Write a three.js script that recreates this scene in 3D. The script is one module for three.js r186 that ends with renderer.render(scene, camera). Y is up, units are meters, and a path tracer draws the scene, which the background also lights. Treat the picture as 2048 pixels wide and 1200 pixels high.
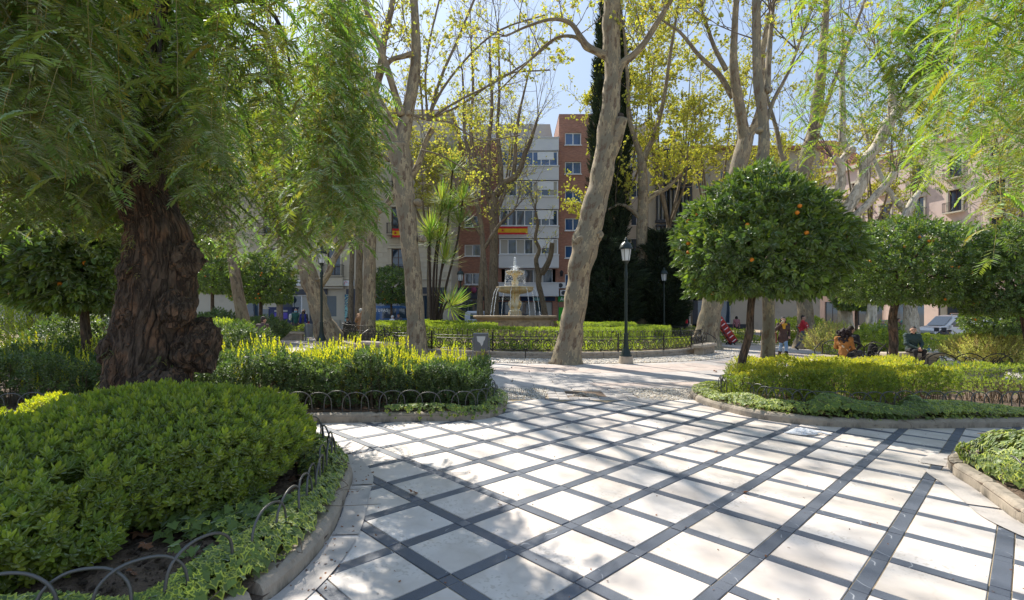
import * as THREE from 'three';
import { mergeGeometries } from 'three/addons/utils/BufferGeometryUtils.js';
import { FontLoader } from 'three/addons/loaders/FontLoader.js';
import { TextGeometry } from 'three/addons/geometries/TextGeometry.js';

// ------------------------------------------------------------------ camera, sky, sun, exposure
const scene = new THREE.Scene();
const FOCAL = 1010, HX = 1024, HY = 626, EYE = 1.665, SLOPE = 0.015;      // focal length in pixels of a 2048 x 1200 frame, horizon row, eye height, cross fall of the square
const camera = new THREE.PerspectiveCamera(2 * Math.atan(600 / FOCAL) * 180 / Math.PI, 2048 / 1200, 0.1, 900);
camera.position.set(0, EYE, 0);
camera.lookAt(0, EYE, -10);
camera.setViewOffset(2048, 1200, 0, -26, 2048, 1200);
const renderer = new THREE.WebGLRenderer({ antialias: true });
renderer.toneMapping = THREE.LinearToneMapping;
renderer.toneMappingExposure = 1.6;
renderer.shadowMap.enabled = true;

const SUN = new THREE.Vector3(-0.45, 0, -0.89).normalize().multiplyScalar(Math.cos(0.75)).setY(Math.sin(0.75));
{
  const w = 512, h = 256, d = new Float32Array(w * h * 4);
  for (let j = 0; j < h; j++) for (let i = 0; i < w; i++) {
    const v = (j + 0.5) / h, el = (v - 0.5) * Math.PI, az = ((i + 0.5) / w - 0.5) * 2 * Math.PI;
    const dir = new THREE.Vector3(Math.cos(el) * Math.cos(az), Math.sin(el), Math.cos(el) * Math.sin(az));
    const up = Math.max(0, dir.y), g = Math.exp(-up * 3.0), c = Math.max(0, dir.dot(SUN));
    const halo = 0.30 * Math.pow(c, 6) + 0.45 * Math.pow(c, 40);
    const k = (j * w + i) * 4, s = 0.92;
    d[k] = s * (0.235 + 0.30 * g + halo * 0.95);
    d[k + 1] = s * (0.355 + 0.27 * g + halo * 0.95);
    d[k + 2] = s * (0.58 + 0.14 * g + halo * 0.9);
    d[k + 3] = 1;
  }
  const sky = new THREE.DataTexture(d, w, h, THREE.RGBAFormat, THREE.FloatType);
  sky.mapping = THREE.EquirectangularReflectionMapping;
  sky.magFilter = THREE.LinearFilter; sky.needsUpdate = true;
  scene.background = sky; scene.environment = sky;
}
const sun = new THREE.DirectionalLight(new THREE.Color(1, 0.945, 0.85), 5);
sun.position.copy(SUN).multiplyScalar(120); sun.target.position.set(0, 0, -12);
sun.castShadow = true; sun.shadow.mapSize.set(4096, 4096);
Object.assign(sun.shadow.camera, { left: -70, right: 70, top: 60, bottom: -60, near: 1, far: 300 });
scene.add(sun, sun.target);

// ------------------------------------------------------------------ helpers
const V = (x, y, z) => new THREE.Vector3(x, y, z);
let seed = 7;
const reseed = s => { seed = s >>> 0; };
function rnd() { seed = (seed + 0x6D2B79F5) >>> 0; let t = seed; t = Math.imul(t ^ (t >>> 15), t | 1); t ^= t + Math.imul(t ^ (t >>> 7), t | 61); return ((t ^ (t >>> 14)) >>> 0) / 4294967296; }
const rr = (a, b) => a + (b - a) * rnd();
const gauss = () => (rnd() + rnd() + rnd() - 1.5) * 1.15;
const clamp = (x, a, b) => Math.min(b, Math.max(a, x));
const lerp = (a, b, t) => a + (b - a) * t;
const smooth = (a, b, x) => { const t = clamp((x - a) / (b - a), 0, 1); return t * t * (3 - 2 * t); };
const gh = x => -SLOPE * clamp(x, -70, 70);                               // height of the square at x
const gp = (px, py, up = 0) => { const t = (EYE - up) * FOCAL / ((py - HY) - SLOPE * (px - HX)); return V((px - HX) / FOCAL * t, up + gh((px - HX) / FOCAL * t), -t); };   // ground point seen at a spot of the photograph
const at = (px, py, Z) => V((px - HX) / FOCAL * Z, EYE + (HY - py) / FOCAL * Z, -Z);
const onGround = (x, Z, up = 0) => V(x, gh(x) + up, -Z);
const hash = (x, y, z = 0) => { let h = (Math.imul(x | 0, 374761393) + Math.imul(y | 0, 668265263) + Math.imul(z | 0, 2147483647 ^ 0x5bd1e995)) | 0; h = Math.imul(h ^ (h >>> 13), 1274126177); return ((h ^ (h >>> 16)) >>> 0) / 4294967296; };
function noise3(x, y, z) {
  const xi = Math.floor(x), yi = Math.floor(y), zi = Math.floor(z), f = t => t * t * (3 - 2 * t), u = f(x - xi), v = f(y - yi), w = f(z - zi);
  const c = (a, b, d) => hash(xi + a, yi + b, zi + d);
  return lerp(lerp(lerp(c(0, 0, 0), c(1, 0, 0), u), lerp(c(0, 1, 0), c(1, 1, 0), u), v), lerp(lerp(c(0, 0, 1), c(1, 0, 1), u), lerp(c(0, 1, 1), c(1, 1, 1), u), v), w);
}
// noise that repeats after p cells
function tn(x, y, p, s = 0) {
  const xi = Math.floor(x), yi = Math.floor(y), f = t => t * t * (3 - 2 * t), u = f(x - xi), v = f(y - yi), m = a => ((a % p) + p) % p;
  const c = (a, b) => hash(m(xi + a), m(yi + b), s);
  return lerp(lerp(c(0, 0), c(1, 0), u), lerp(c(0, 1), c(1, 1), u), v);
}
function tfbm(u, v, p, o = 4, s = 0) { let a = 0, k = 0.5, q = p; for (let i = 0; i < o; i++) { a += k * tn(u * q, v * q, q, s + i); k *= 0.5; q *= 2; } return a / (1 - Math.pow(0.5, o)); }
const sr = l => 255 * clamp(l <= 0.0031308 ? l * 12.92 : 1.055 * Math.pow(l, 1 / 2.4) - 0.055, 0, 1);
function tex(w, h, fn, srgb = true) {                                     // fn(u, v) -> linear [r, g, b]
  const d = new Uint8Array(w * h * 4);
  for (let j = 0; j < h; j++) for (let i = 0; i < w; i++) {
    const c = fn((i + 0.5) / w, (j + 0.5) / h), k = (j * w + i) * 4;
    for (let q = 0; q < 3; q++) d[k + q] = srgb ? sr(c[q]) : 255 * clamp(c[q], 0, 1);
    d[k + 3] = 255;
  }
  const t = new THREE.DataTexture(d, w, h); t.wrapS = t.wrapT = THREE.RepeatWrapping; t.magFilter = THREE.LinearFilter; t.minFilter = THREE.LinearMipmapLinearFilter; t.generateMipmaps = true;
  if (srgb) t.colorSpace = THREE.SRGBColorSpace; t.needsUpdate = true; return t;
}
const mix3 = (a, b, t) => [lerp(a[0], b[0], t), lerp(a[1], b[1], t), lerp(a[2], b[2], t)];
const mul3 = (a, k) => [a[0] * k, a[1] * k, a[2] * k];
const rgb = (r, g, b) => new THREE.Color().setRGB(r, g, b);
const std = (r, g, b, rough = 0.8, o = {}) => new THREE.MeshStandardMaterial({ color: rgb(r, g, b), roughness: rough, side: THREE.DoubleSide, ...o });
const mapped = (map, rough = 0.85, o = {}) => new THREE.MeshStandardMaterial({ map, roughness: rough, side: THREE.DoubleSide, ...o });
const leafMat = (r, g, b, through = 0.45, coat = 0.35, o = {}) => new THREE.MeshPhysicalMaterial({ color: rgb(r, g, b), roughness: 1, transmission: through, thickness: 0, clearcoat: coat, clearcoatRoughness: 0.38, side: THREE.DoubleSide, ...o });

const taken = {};
const numbered = n => { const k = taken[n] = (taken[n] ?? -1) + 1; return k ? `${n}_${String(k).padStart(3, '0')}` : n; };
const cast = o => { o.castShadow = o.receiveShadow = true; return o; };
function thing(name, label, category, base = V(0, 0, 0), group) {
  const o = new THREE.Group(); o.name = numbered(name); o.position.copy(base); o.userData = { label, category };
  if (group) o.userData.group = group; scene.add(o); return o;
}
function structure(name, base = V(0, 0, 0)) { const o = new THREE.Group(); o.name = numbered(name); o.position.copy(base); o.userData = { kind: 'structure' }; scene.add(o); return o; }
const norm = g => { const o = g.index ? g.toNonIndexed() : g; for (const k of Object.keys(o.attributes)) if (!['position', 'normal', 'uv', 'color'].includes(k)) o.deleteAttribute(k); if (!o.attributes.uv) o.setAttribute('uv', new THREE.Float32BufferAttribute(new Float32Array(o.attributes.position.count * 2), 2)); if (!o.attributes.normal) o.computeVertexNormals(); return o; };
function merge(list) {
  list = list.map(norm);
  if (list.some(g => g.attributes.color)) for (const g of list) if (!g.attributes.color) g.setAttribute('color', new THREE.Float32BufferAttribute(new Float32Array(g.attributes.position.count * 3).fill(1), 3));
  return list.length === 1 ? list[0] : mergeGeometries(list);
}
const worldOf = o => { const p = V(0, 0, 0); for (let q = o; q; q = q.parent) p.add(q.position); return p; };
// geometry given in world coordinates (when the parents are only moved, not turned), merged into one mesh below parent
function part(name, geos, mat, parent, label) {
  const g = merge(Array.isArray(geos) ? geos : [geos]), m = cast(new THREE.Mesh(g, mat)); m.name = name;
  if (parent) { const w = worldOf(parent); g.translate(-w.x, -w.y, -w.z); parent.add(m); }
  if (label) m.userData.label = label;
  return m;
}
// the same in the parent's own coordinates
function local(name, geos, mat, parent, label) { const g = merge(Array.isArray(geos) ? geos : [geos]), m = cast(new THREE.Mesh(g, mat)); m.name = name; parent.add(m); if (label) m.userData.label = label; return m; }
function single(name, geos, mat, label, category, base, group) {
  const m = part(name, geos, mat); m.name = numbered(name); if (base) { m.geometry.translate(-base.x, -base.y, -base.z); m.position.copy(base); }
  m.userData = { label, category }; if (group) m.userData.group = group; scene.add(m); return m;
}
const box = (w, h, d, x = 0, y = 0, z = 0) => new THREE.BoxGeometry(w, h, d).translate(x, y, z);
function chamfer(w, h, d, c = 0.006, ou = 0, ov = 0, jitter = 0) {         // block with its top at y = 0, the top edge chamfered; uv in metres
  const p = [], uv = [], a = w / 2, b = d / 2, j = () => (rnd() - 0.5) * jitter;
  const top = [[-a + c, b - c], [a - c, b - c], [a - c, -b + c], [-a + c, -b + c]].map(q => [q[0], j(), q[1]]);
  const mid = [[-a, b], [a, b], [a, -b], [-a, -b]].map((q, i) => [q[0], top[i][1] - c, q[1]]), low = mid.map(q => [q[0], -h, q[2]]);
  const quad = (A, B, C, D, fu) => { for (const q of [A, B, C, A, C, D]) { p.push(...q); uv.push(...fu(q)); } };
  const fl = q => [q[0] + ou, q[2] + ov];
  quad(...top, fl);
  for (let i = 0; i < 4; i++) { const k = (i + 1) % 4; quad(mid[i], mid[k], top[k], top[i], fl); quad(low[i], low[k], mid[k], mid[i], q => [q[0] + q[2] + ou, q[1] + ov]); }
  const g = new THREE.BufferGeometry(); g.setAttribute('position', new THREE.Float32BufferAttribute(p, 3)); g.setAttribute('uv', new THREE.Float32BufferAttribute(uv, 2)); g.computeVertexNormals(); return g;
}
function uvMetres(g, s = 1) {                                              // box-mapped uv in metres
  g = g.index ? g.toNonIndexed() : g; const p = g.attributes.position, n = g.attributes.normal, u = new Float32Array(p.count * 2);
  for (let i = 0; i < p.count; i++) {
    const ax = Math.abs(n.getX(i)), ay = Math.abs(n.getY(i)), az = Math.abs(n.getZ(i)), x = p.getX(i), y = p.getY(i), z = p.getZ(i);
    const q = ay >= ax && ay >= az ? [x, z] : ax >= az ? [z, y] : [x, y]; u[2 * i] = q[0] * s; u[2 * i + 1] = q[1] * s;
  }
  g.setAttribute('uv', new THREE.BufferAttribute(u, 2)); return g;
}
const lathe = (prof, seg = 16) => new THREE.LatheGeometry(prof.map(q => new THREE.Vector2(q[0], q[1])), seg);
// swept tube through points with radii; lump(s, angle, r) -> extra radius; uv in metres round and along
function tube(pts, radii, seg = 8, per = 4, lump = null, closed = true) {
  const n = pts.length, curve = new THREE.CatmullRomCurve3(pts, false, 'centripetal'), N = per > 0 && n > 2 ? (n - 1) * per : n - 1, P = [], R = [];
  for (let i = 0; i <= N; i++) { const t = i / N; P.push(n > 2 ? curve.getPoint(t) : pts[0].clone().lerp(pts[1], t)); const f = t * (n - 1), k = Math.min(n - 2, Math.floor(f)); R.push(lerp(radii[k], radii[k + 1], f - k)); }
  const pos = [], uv = [], idx = []; let nrm = null, len = 0; const reps = Math.max(1, Math.round(2 * Math.PI * R[0]));
  for (let i = 0; i <= N; i++) {
    const T = P[Math.min(N, i + 1)].clone().sub(P[Math.max(0, i - 1)]).normalize();
    if (!nrm) { nrm = Math.abs(T.y) < 0.9 ? V(0, 1, 0) : V(0, 0, 1); nrm.sub(T.clone().multiplyScalar(nrm.dot(T))).normalize(); } else nrm.sub(T.clone().multiplyScalar(nrm.dot(T))).normalize();
    const B = T.clone().cross(nrm); if (i) len += P[i].distanceTo(P[i - 1]);
    for (let j = 0; j <= seg; j++) {
      const a = j / seg * 2 * Math.PI, r = R[i] + (lump ? lump(len, j === seg ? 0 : a, R[i], P[i]) : 0);
      pos.push(P[i].x + r * (nrm.x * Math.cos(a) + B.x * Math.sin(a)), P[i].y + r * (nrm.y * Math.cos(a) + B.y * Math.sin(a)), P[i].z + r * (nrm.z * Math.cos(a) + B.z * Math.sin(a)));
      uv.push(j / seg * reps, len);
    }
  }
  for (let i = 0; i < N; i++) for (let j = 0; j < seg; j++) { const a = i * (seg + 1) + j, b = a + seg + 1; idx.push(a, a + 1, b, a + 1, b + 1, b); }
  if (closed) for (const [row, flip] of [[0, 1], [N, 0]]) { const c = pos.length / 3; pos.push(P[row].x, P[row].y, P[row].z); uv.push(0.5, row ? len : 0); for (let j = 0; j < seg; j++) { const a = row * (seg + 1) + j; flip ? idx.push(c, a + 1, a) : idx.push(c, a, a + 1); } }
  const g = new THREE.BufferGeometry(); g.setAttribute('position', new THREE.Float32BufferAttribute(pos, 3)); g.setAttribute('uv', new THREE.Float32BufferAttribute(uv, 2)); g.setIndex(idx); g.computeVertexNormals();
  // weld the normals of the seam
  const nn = g.attributes.normal; for (let i = 0; i <= N; i++) { const a = i * (seg + 1), b = a + seg, x = nn.getX(a) + nn.getX(b), y = nn.getY(a) + nn.getY(b), z = nn.getZ(a) + nn.getZ(b), l = Math.hypot(x, y, z) || 1; nn.setXYZ(a, x / l, y / l, z / l); nn.setXYZ(b, x / l, y / l, z / l); }
  return g;
}
const bar = (a, b, r, seg = 6) => tube([a, b], [r, r], seg, 1);
const turned = (g, x = 0, y = 0, z = 0) => g.applyMatrix4(new THREE.Matrix4().makeRotationFromEuler(new THREE.Euler(x, y, z)));
const tint = (g, r, gg, b) => { g = g.index ? g.toNonIndexed() : g; const n = g.attributes.position.count, c = new Float32Array(n * 3); for (let i = 0; i < n; i++) { c[3 * i] = r; c[3 * i + 1] = gg; c[3 * i + 2] = b; } g.setAttribute('color', new THREE.BufferAttribute(c, 3)); return g; };

// ---- leaves
function leaf(L, W, fold = 0.35, droop = 0.25, stations = [0.3, 0.68]) {   // grows along +y, faces +z
  const prof = t => W * Math.pow(Math.sin(Math.PI * Math.pow(t, 0.85)), 0.9) / 2, row = [];
  for (const t of [0, ...stations, 1]) { const w = t === 0 || t === 1 ? 0 : prof(t), z = -droop * L * t * t, y = L * t * (1 - 0.25 * droop * t); row.push([[-w, y, z + fold * w], [0, y, z], [w, y, z + fold * w]]); }
  const p = [], tri = (a, b, c) => p.push(...a, ...b, ...c);
  for (let i = 0; i + 1 < row.length; i++) { const A = row[i], B = row[i + 1], f = i === 0, l = i === row.length - 2;
    if (f) { tri(A[1], B[1], B[0]); tri(A[1], B[2], B[1]); } else if (l) { tri(A[0], A[1], B[1]); tri(A[1], A[2], B[1]); } else { tri(A[0], A[1], B[0]); tri(A[1], B[1], B[0]); tri(A[1], A[2], B[1]); tri(A[2], B[2], B[1]); } }
  const g = new THREE.BufferGeometry(); g.setAttribute('position', new THREE.Float32BufferAttribute(p, 3)); g.computeVertexNormals(); return g;
}
const placeM = (p, q, s) => new THREE.Matrix4().compose(p, q, typeof s === 'number' ? V(s, s, s) : s);
const Y1 = V(0, 1, 0);
const aim = (dir, spin = rnd() * 6.283) => new THREE.Quaternion().setFromUnitVectors(Y1, dir.clone().normalize()).multiply(new THREE.Quaternion().setFromAxisAngle(Y1, spin));
function sprig(n, mk, tilt0, tilt1, rise, s, shade = 0.25) {               // leaves set spirally on a short stem along +y
  reseed(s); const list = [];
  for (let i = 0; i < n; i++) {
    const f = i / Math.max(1, n - 1), a = i * 2.4 + rr(-0.3, 0.3), tl = lerp(tilt0, tilt1, f) + rr(-0.2, 0.2);
    const g = mk().applyMatrix4(new THREE.Matrix4().makeRotationX(tl)).applyMatrix4(new THREE.Matrix4().makeRotationY(a)).translate(0, rise * f, 0), k = 1 + rr(-shade, shade);
    list.push(tint(g, k * rr(0.92, 1.08), k, k * rr(0.85, 1.1)));
  }
  return merge(list);
}
function instances(name, geo, mat, list, parent, kind = 'stuff') {         // list of [position, quaternion, scale, colour or null], in world coordinates
  const m = cast(new THREE.InstancedMesh(geo, mat, list.length)), w = parent ? worldOf(parent) : V(0, 0, 0), colored = list.some(q => q[3]);
  list.forEach((q, i) => { m.setMatrixAt(i, placeM(q[0].clone().sub(w), q[1], q[2])); if (colored) m.setColorAt(i, q[3]); });
  m.name = name; if (kind) m.userData.kind = kind; (parent || scene).add(m); return m;
}
const vary = (a, b) => { const t = rnd(), k = rr(0.75, 1.2); return rgb(lerp(a[0], b[0], t) * k, lerp(a[1], b[1], t) * k, lerp(a[2], b[2], t) * k); };
// polygons in (x, Z) on the ground
const inside = (poly, x, z) => { let c = false; for (let i = 0, j = poly.length - 1; i < poly.length; j = i++) { const [xi, zi] = poly[i], [xj, zj] = poly[j]; if ((zi > z) !== (zj > z) && x < (xj - xi) * (z - zi) / (zj - zi) + xi) c = !c; } return c; };
const edgeDist = (poly, x, z) => { let m = 1e9; for (let i = 0; i < poly.length; i++) { const a = poly[i], b = poly[(i + 1) % poly.length], dx = b[0] - a[0], dz = b[1] - a[1], t = clamp(((x - a[0]) * dx + (z - a[1]) * dz) / (dx * dx + dz * dz), 0, 1); m = Math.min(m, Math.hypot(x - a[0] - t * dx, z - a[1] - t * dz)); } return m; };
const rounded = (poly, n = 8) => { const c = new THREE.CatmullRomCurve3(poly.map(q => V(q[0], 0, q[1])), true, 'centripetal'), o = []; for (let i = 0; i < poly.length * n; i++) { const p = c.getPoint(i / (poly.length * n)); o.push([p.x, p.z]); } return o; };
// ------------------------------------------------------------------ surface textures
const T = {};
T.marble = tex(1024, 1024, (u, v) => {
  const a = tfbm(u, v, 5, 5, 1), w = tfbm(u, v, 3, 4, 9), b = tfbm(u + 0.06 * w, v * 1 + 0.05 * a, 24, 3, 3), vein = Math.pow(1 - Math.abs(2 * tfbm(u, v, 6, 5, 17) - 1), 26), pit = smooth(0.72, 0.8, tn(u * 150, v * 150, 150, 5)) * smooth(0.5, 0.62, a);
  const dirt = smooth(0.56, 0.74, tfbm(u, v, 8, 5, 31));
  let c = mix3([0.575, 0.51, 0.45], [0.69, 0.63, 0.575], smooth(0.3, 0.7, a)); c = mul3(c, 0.93 + 0.14 * b); c = mix3(c, [0.46, 0.38, 0.31], 0.28 * vein); c = mix3(c, [0.42, 0.36, 0.29], 0.5 * pit); return mix3(c, [0.50, 0.44, 0.37], 0.30 * dirt);
});
T.dark = tex(512, 512, (u, v) => {
  const a = tfbm(u, v, 6, 4, 2), g = tn(u * 256, v * 256, 256, 8), s = smooth(0.985, 0.995, 1 - Math.abs(2 * tfbm(u, v, 3, 3, 40) - 1)) * smooth(0.52, 0.62, tn(u * 9, v * 9, 9, 12));
  return mix3(mul3([0.084, 0.095, 0.118], 0.72 + 0.4 * a + 0.3 * g), [0.42, 0.43, 0.45], 0.75 * s);
});
T.grain = tex(512, 512, (u, v) => { const k = 0.35 * tfbm(u, v, 8, 4, 5) + 0.65 * tn(u * 200, v * 200, 200, 6); return [k, k, k]; }, false);
T.rough = tex(512, 512, (u, v) => { const k = tfbm(u, v, 10, 6, 15); return [k, k, k]; }, false);
T.kerb = tex(512, 512, (u, v) => { const a = tfbm(u, v, 5, 5, 21), g = tn(u * 180, v * 180, 180, 22), d = smooth(0.5, 0.72, tfbm(u, v, 9, 5, 23)); return mix3(mul3([0.34, 0.285, 0.22], 0.75 + 0.35 * a + 0.2 * g), [0.17, 0.145, 0.11], 0.65 * d); });
T.soil = tex(512, 512, (u, v) => { const a = tfbm(u, v, 8, 6, 51), g = tn(u * 120, v * 120, 120, 52); return mul3([0.125, 0.084, 0.055], 0.5 + 0.8 * a + 0.3 * g); });
T.sand = tex(512, 512, (u, v) => { const a = tfbm(u, v, 8, 5, 61), g = tn(u * 230, v * 230, 230, 62); return mul3([0.34, 0.262, 0.165], 0.55 + 0.5 * a + 0.45 * g); });
T.paver = tex(512, 512, (u, v) => { const a = tfbm(u, v, 6, 5, 71), g = tn(u * 200, v * 200, 200, 72), d = smooth(0.55, 0.75, tfbm(u, v, 11, 4, 73)); return mix3(mul3([0.45, 0.405, 0.365], 0.8 + 0.3 * a + 0.12 * g), [0.30, 0.275, 0.25], 0.5 * d); });
T.asphalt = tex(512, 512, (u, v) => { const a = tfbm(u, v, 6, 4, 81), g = tn(u * 256, v * 256, 256, 82); return mul3([0.085, 0.083, 0.08], 0.7 + 0.4 * a + 0.4 * g); });
T.plaster = tex(512, 512, (u, v) => { const a = tfbm(u, v, 4, 6, 91), b = smooth(0.55, 0.75, tfbm(u, v, 7, 5, 93)); return mul3([1, 0.985, 0.96], 0.86 + 0.16 * a - 0.12 * b); });
T.brick = tex(512, 512, (u, v) => {                                        // 2 m of courses that are about one pixel high from here
  const row = Math.floor(v * 30), fu = (u * 8 + (row & 1) * 0.5), k = hash(Math.floor(fu) % 8, row, 3), f = v * 30 - row, g = fu - Math.floor(fu), m = (f < 0.13 || g < 0.05) ? 1 : 0;
  return m ? [0.36, 0.27, 0.22] : mul3([0.335, 0.15, 0.098], 0.78 + 0.42 * k);
});
const repeatOf = (t, s) => { const c = t.clone(); c.repeat.set(s, s); c.needsUpdate = true; return c; };
const M = {};
M.marble = mapped(repeatOf(T.marble, 0.42), 0.62, { bumpMap: repeatOf(T.rough, 1.5), bumpScale: 0.0015 });
M.marble2 = mapped(repeatOf(T.marble, 0.42), 0.62, { color: rgb(0.94, 0.925, 0.90), bumpMap: M.marble.bumpMap, bumpScale: 0.0015 });
M.marble3 = mapped(repeatOf(T.marble, 0.42), 0.6, { color: rgb(1, 0.975, 0.955), bumpMap: M.marble.bumpMap, bumpScale: 0.0015 });
M.dark = mapped(repeatOf(T.dark, 1.1), 0.5, { bumpMap: repeatOf(T.grain, 2.2), bumpScale: 0.0012 });
M.dark2 = mapped(repeatOf(T.dark, 1.1), 0.5, { color: rgb(1.18, 1.16, 1.13), bumpMap: M.dark.bumpMap, bumpScale: 0.0012 });
M.kerb = mapped(repeatOf(T.kerb, 1.3), 0.9, { bumpMap: repeatOf(T.rough, 2.4), bumpScale: 0.008 });
M.soil = mapped(repeatOf(T.soil, 1.4), 0.95, { bumpMap: repeatOf(T.rough, 2.5), bumpScale: 0.03 });
M.sand = mapped(repeatOf(T.sand, 1.2), 0.95, { bumpMap: repeatOf(T.grain, 1.2), bumpScale: 0.006 });
M.paver = mapped(repeatOf(T.paver, 0.5), 0.75, { bumpMap: repeatOf(T.rough, 1), bumpScale: 0.003 });
M.paverPink = mapped(repeatOf(T.paver, 0.5), 0.75, { color: rgb(1.0, 0.90, 0.85), bumpMap: M.paver.bumpMap, bumpScale: 0.003 });
M.paverDark = mapped(repeatOf(T.paver, 0.5), 0.75, { color: rgb(0.86, 0.86, 0.87), bumpMap: M.paver.bumpMap, bumpScale: 0.003 });
M.asphalt = mapped(repeatOf(T.asphalt, 0.5), 0.9);
M.stone = mapped(repeatOf(T.kerb, 1), 0.85, { color: rgb(1.25, 1.24, 1.22), bumpMap: repeatOf(T.rough, 2), bumpScale: 0.004 });

// ------------------------------------------------------------------ planters: outlines in (x, Z)
const planterA = rounded([[-1.40, 2.86], [-1.33, 3.62], [-1.48, 4.5], [-1.62, 5.1], [-2.3, 6.05], [-3.4, 6.38], [-4.6, 6.42], [-6.2, 6.1], [-9, 5.6], [-9.2, 3.6], [-6, 2.3], [-2.6, 2.05], [-1.7, 2.3]]);
const planterB = rounded([[-9.5, 6.75], [-6.6, 6.95], [-4.2, 7.22], [-3.1, 7.39], [-1.7, 7.62], [-0.45, 7.9], [-0.10, 8.66], [-0.28, 9.62], [-1.6, 11.4], [-4.5, 14.5], [-9, 17], [-16, 17], [-16, 7]]);
const planterC = rounded([[3.58, 9.9], [3.7, 9.0], [4.0, 8.25], [4.75, 7.75], [5.7, 7.66], [6.7, 7.75], [8.0, 7.9], [11, 8.4], [14, 9.6], [14, 13.5], [9.2, 13.6], [6.6, 12.4], [4.7, 11.2], [3.85, 10.75]]);
const planterD = rounded([[4.78, 5.5], [4.55, 4.95], [4.34, 4.5], [4.18, 4.1], [4.3, 3.4], [5.5, 2.9], [8, 3.4], [8, 5.8], [6.2, 6.1], [5.2, 5.95]]);
const ringC = [0.5, 28.1], RING = 9.55;

// ------------------------------------------------------------------ the ground
function sheet(x0, x1, z0, z1, up, nx, nz) {
  const g = new THREE.PlaneGeometry(1, 1, nx, nz), p = g.attributes.position, uv = g.attributes.uv;
  for (let i = 0; i < p.count; i++) { const x = lerp(x0, x1, p.getX(i) + 0.5), Z = lerp(z0, z1, p.getY(i) + 0.5); p.setXYZ(i, x, gh(x) + up, -Z); uv.setXY(i, x, Z); }
  g.computeVertexNormals(); return g;
}
{
  const g = structure('ground'); part('ground_bed', sheet(-420, 420, -40, 400, -0.045, 84, 8), M.sand, g);
  const r = structure('road'); part('asphalt', sheet(-120, 120, 39.5, 51, -0.012, 48, 1), M.asphalt, r);
}
const zStrip = x => 9.72 + 0.075 * x;                                       // far edge of the chequered paving
const PITCH = 0.6, YAW = 0.7957, OX = -0.391, OZ = 3.143;
const U = [Math.sin(YAW), Math.cos(YAW)], W_ = [-Math.cos(YAW), Math.sin(YAW)];
const planters = [planterA, planterB, planterC, planterD];
const plaza = structure('pavement');
{
  const g = sheet(-9.5, 15.5, 0, 1, 0, 40, 20), p = g.attributes.position, uv = g.attributes.uv; for (let i = 0; i < p.count; i++) { const x = p.getX(i), Z = lerp(0.7, zStrip(x) + 0.02, -p.getZ(i)); p.setXYZ(i, x, gh(x) - 0.0085, -Z); uv.setXY(i, x, Z); } g.computeVertexNormals(); part('sand_bed', g, M.sand, plaza);
}
{
  reseed(11);
  const flat = new THREE.Quaternion().setFromAxisAngle(V(0, 0, 1), -Math.atan(SLOPE)), yaw = new THREE.Quaternion().setFromAxisAngle(Y1, Math.PI / 2 - YAW);
  // the strips are 0.1 wide, the slabs 0.5; joints of 5 to 8 mm lie open over the sand
  const kinds = { slab: [], strip: [] };
  const free = (x, Z) => Z > 1.1 && Z < zStrip(x) && x > -9 && x < 15 && !planters.some(p => inside(p, x, Z) && edgeDist(p, x, Z) > 0.42);
  const add = (kind, variant, i, j) => { const x = OX + PITCH * (i * U[0] + j * W_[0]), Z = OZ + PITCH * (i * U[1] + j * W_[1]); if (!free(x, Z)) return; const sx = HX + FOCAL * x / Z, sy = HY + FOCAL * EYE / Z; kinds[kind].push({ x, Z, variant, seen: sx > -60 && sx < 2110 && sy < 1290 ? 1 / (Z * Z * Z) : 1e-6 / Z }); };
  for (let i = -12; i < 26; i++) for (let j = -16; j < 18; j++) { add('slab', 0, i + 0.5, j + 0.5); add('strip', 1, i + 0.5, j); add('strip', 2, i, j + 0.5); add('strip', 3, i, j); }
  const L = 0.5 - 0.011, S = 0.1 - 0.004, mats = { slab: [M.marble, M.marble2, M.marble3], strip: [M.dark, M.dark2] };
  const variants = { 0: [L, L], 1: [L + 0.001, S], 2: [S, L + 0.001], 3: [S, S] }, geos = {};
  for (const k in variants) geos[k] = Array.from({ length: 8 }, () => chamfer(variants[k][0], 0.035, variants[k][1], 0.003, rnd() * 9, rnd() * 9, k === '0' ? 0.004 : 0.003));
  for (const kind of ['slab', 'strip']) {
    const list = kinds[kind].sort((a, b) => b.seen - a.seen), rest = [[], [], []];
    list.forEach((q, n) => {
      const g = geos[q.variant][Math.floor(rnd() * 8)], mi = Math.floor(rnd() * mats[kind].length), pos = onGround(q.x, q.Z, rr(-0.004, 0.002));
      const rot = flat.clone().multiply(yaw).multiply(new THREE.Quaternion().setFromEuler(new THREE.Euler(rr(-0.004, 0.004), rr(-0.006, 0.006), rr(-0.004, 0.004))));
      if (n < 300) { const m = cast(new THREE.Mesh(g, mats[kind][mi])); m.name = kind === 'slab' ? 'slab' : 'dark_strip'; m.position.copy(pos); m.quaternion.copy(rot); plaza.add(m); } else rest[mi].push(g.clone().applyMatrix4(placeM(pos, rot, 1)));
    });
    rest.forEach((r, i) => { if (r.length) { const m = part(kind === 'slab' ? 'slab_paving' : 'dark_strip_paving', r, mats[kind][i], plaza); m.userData.kind = 'stuff'; } });
  }
}
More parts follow.
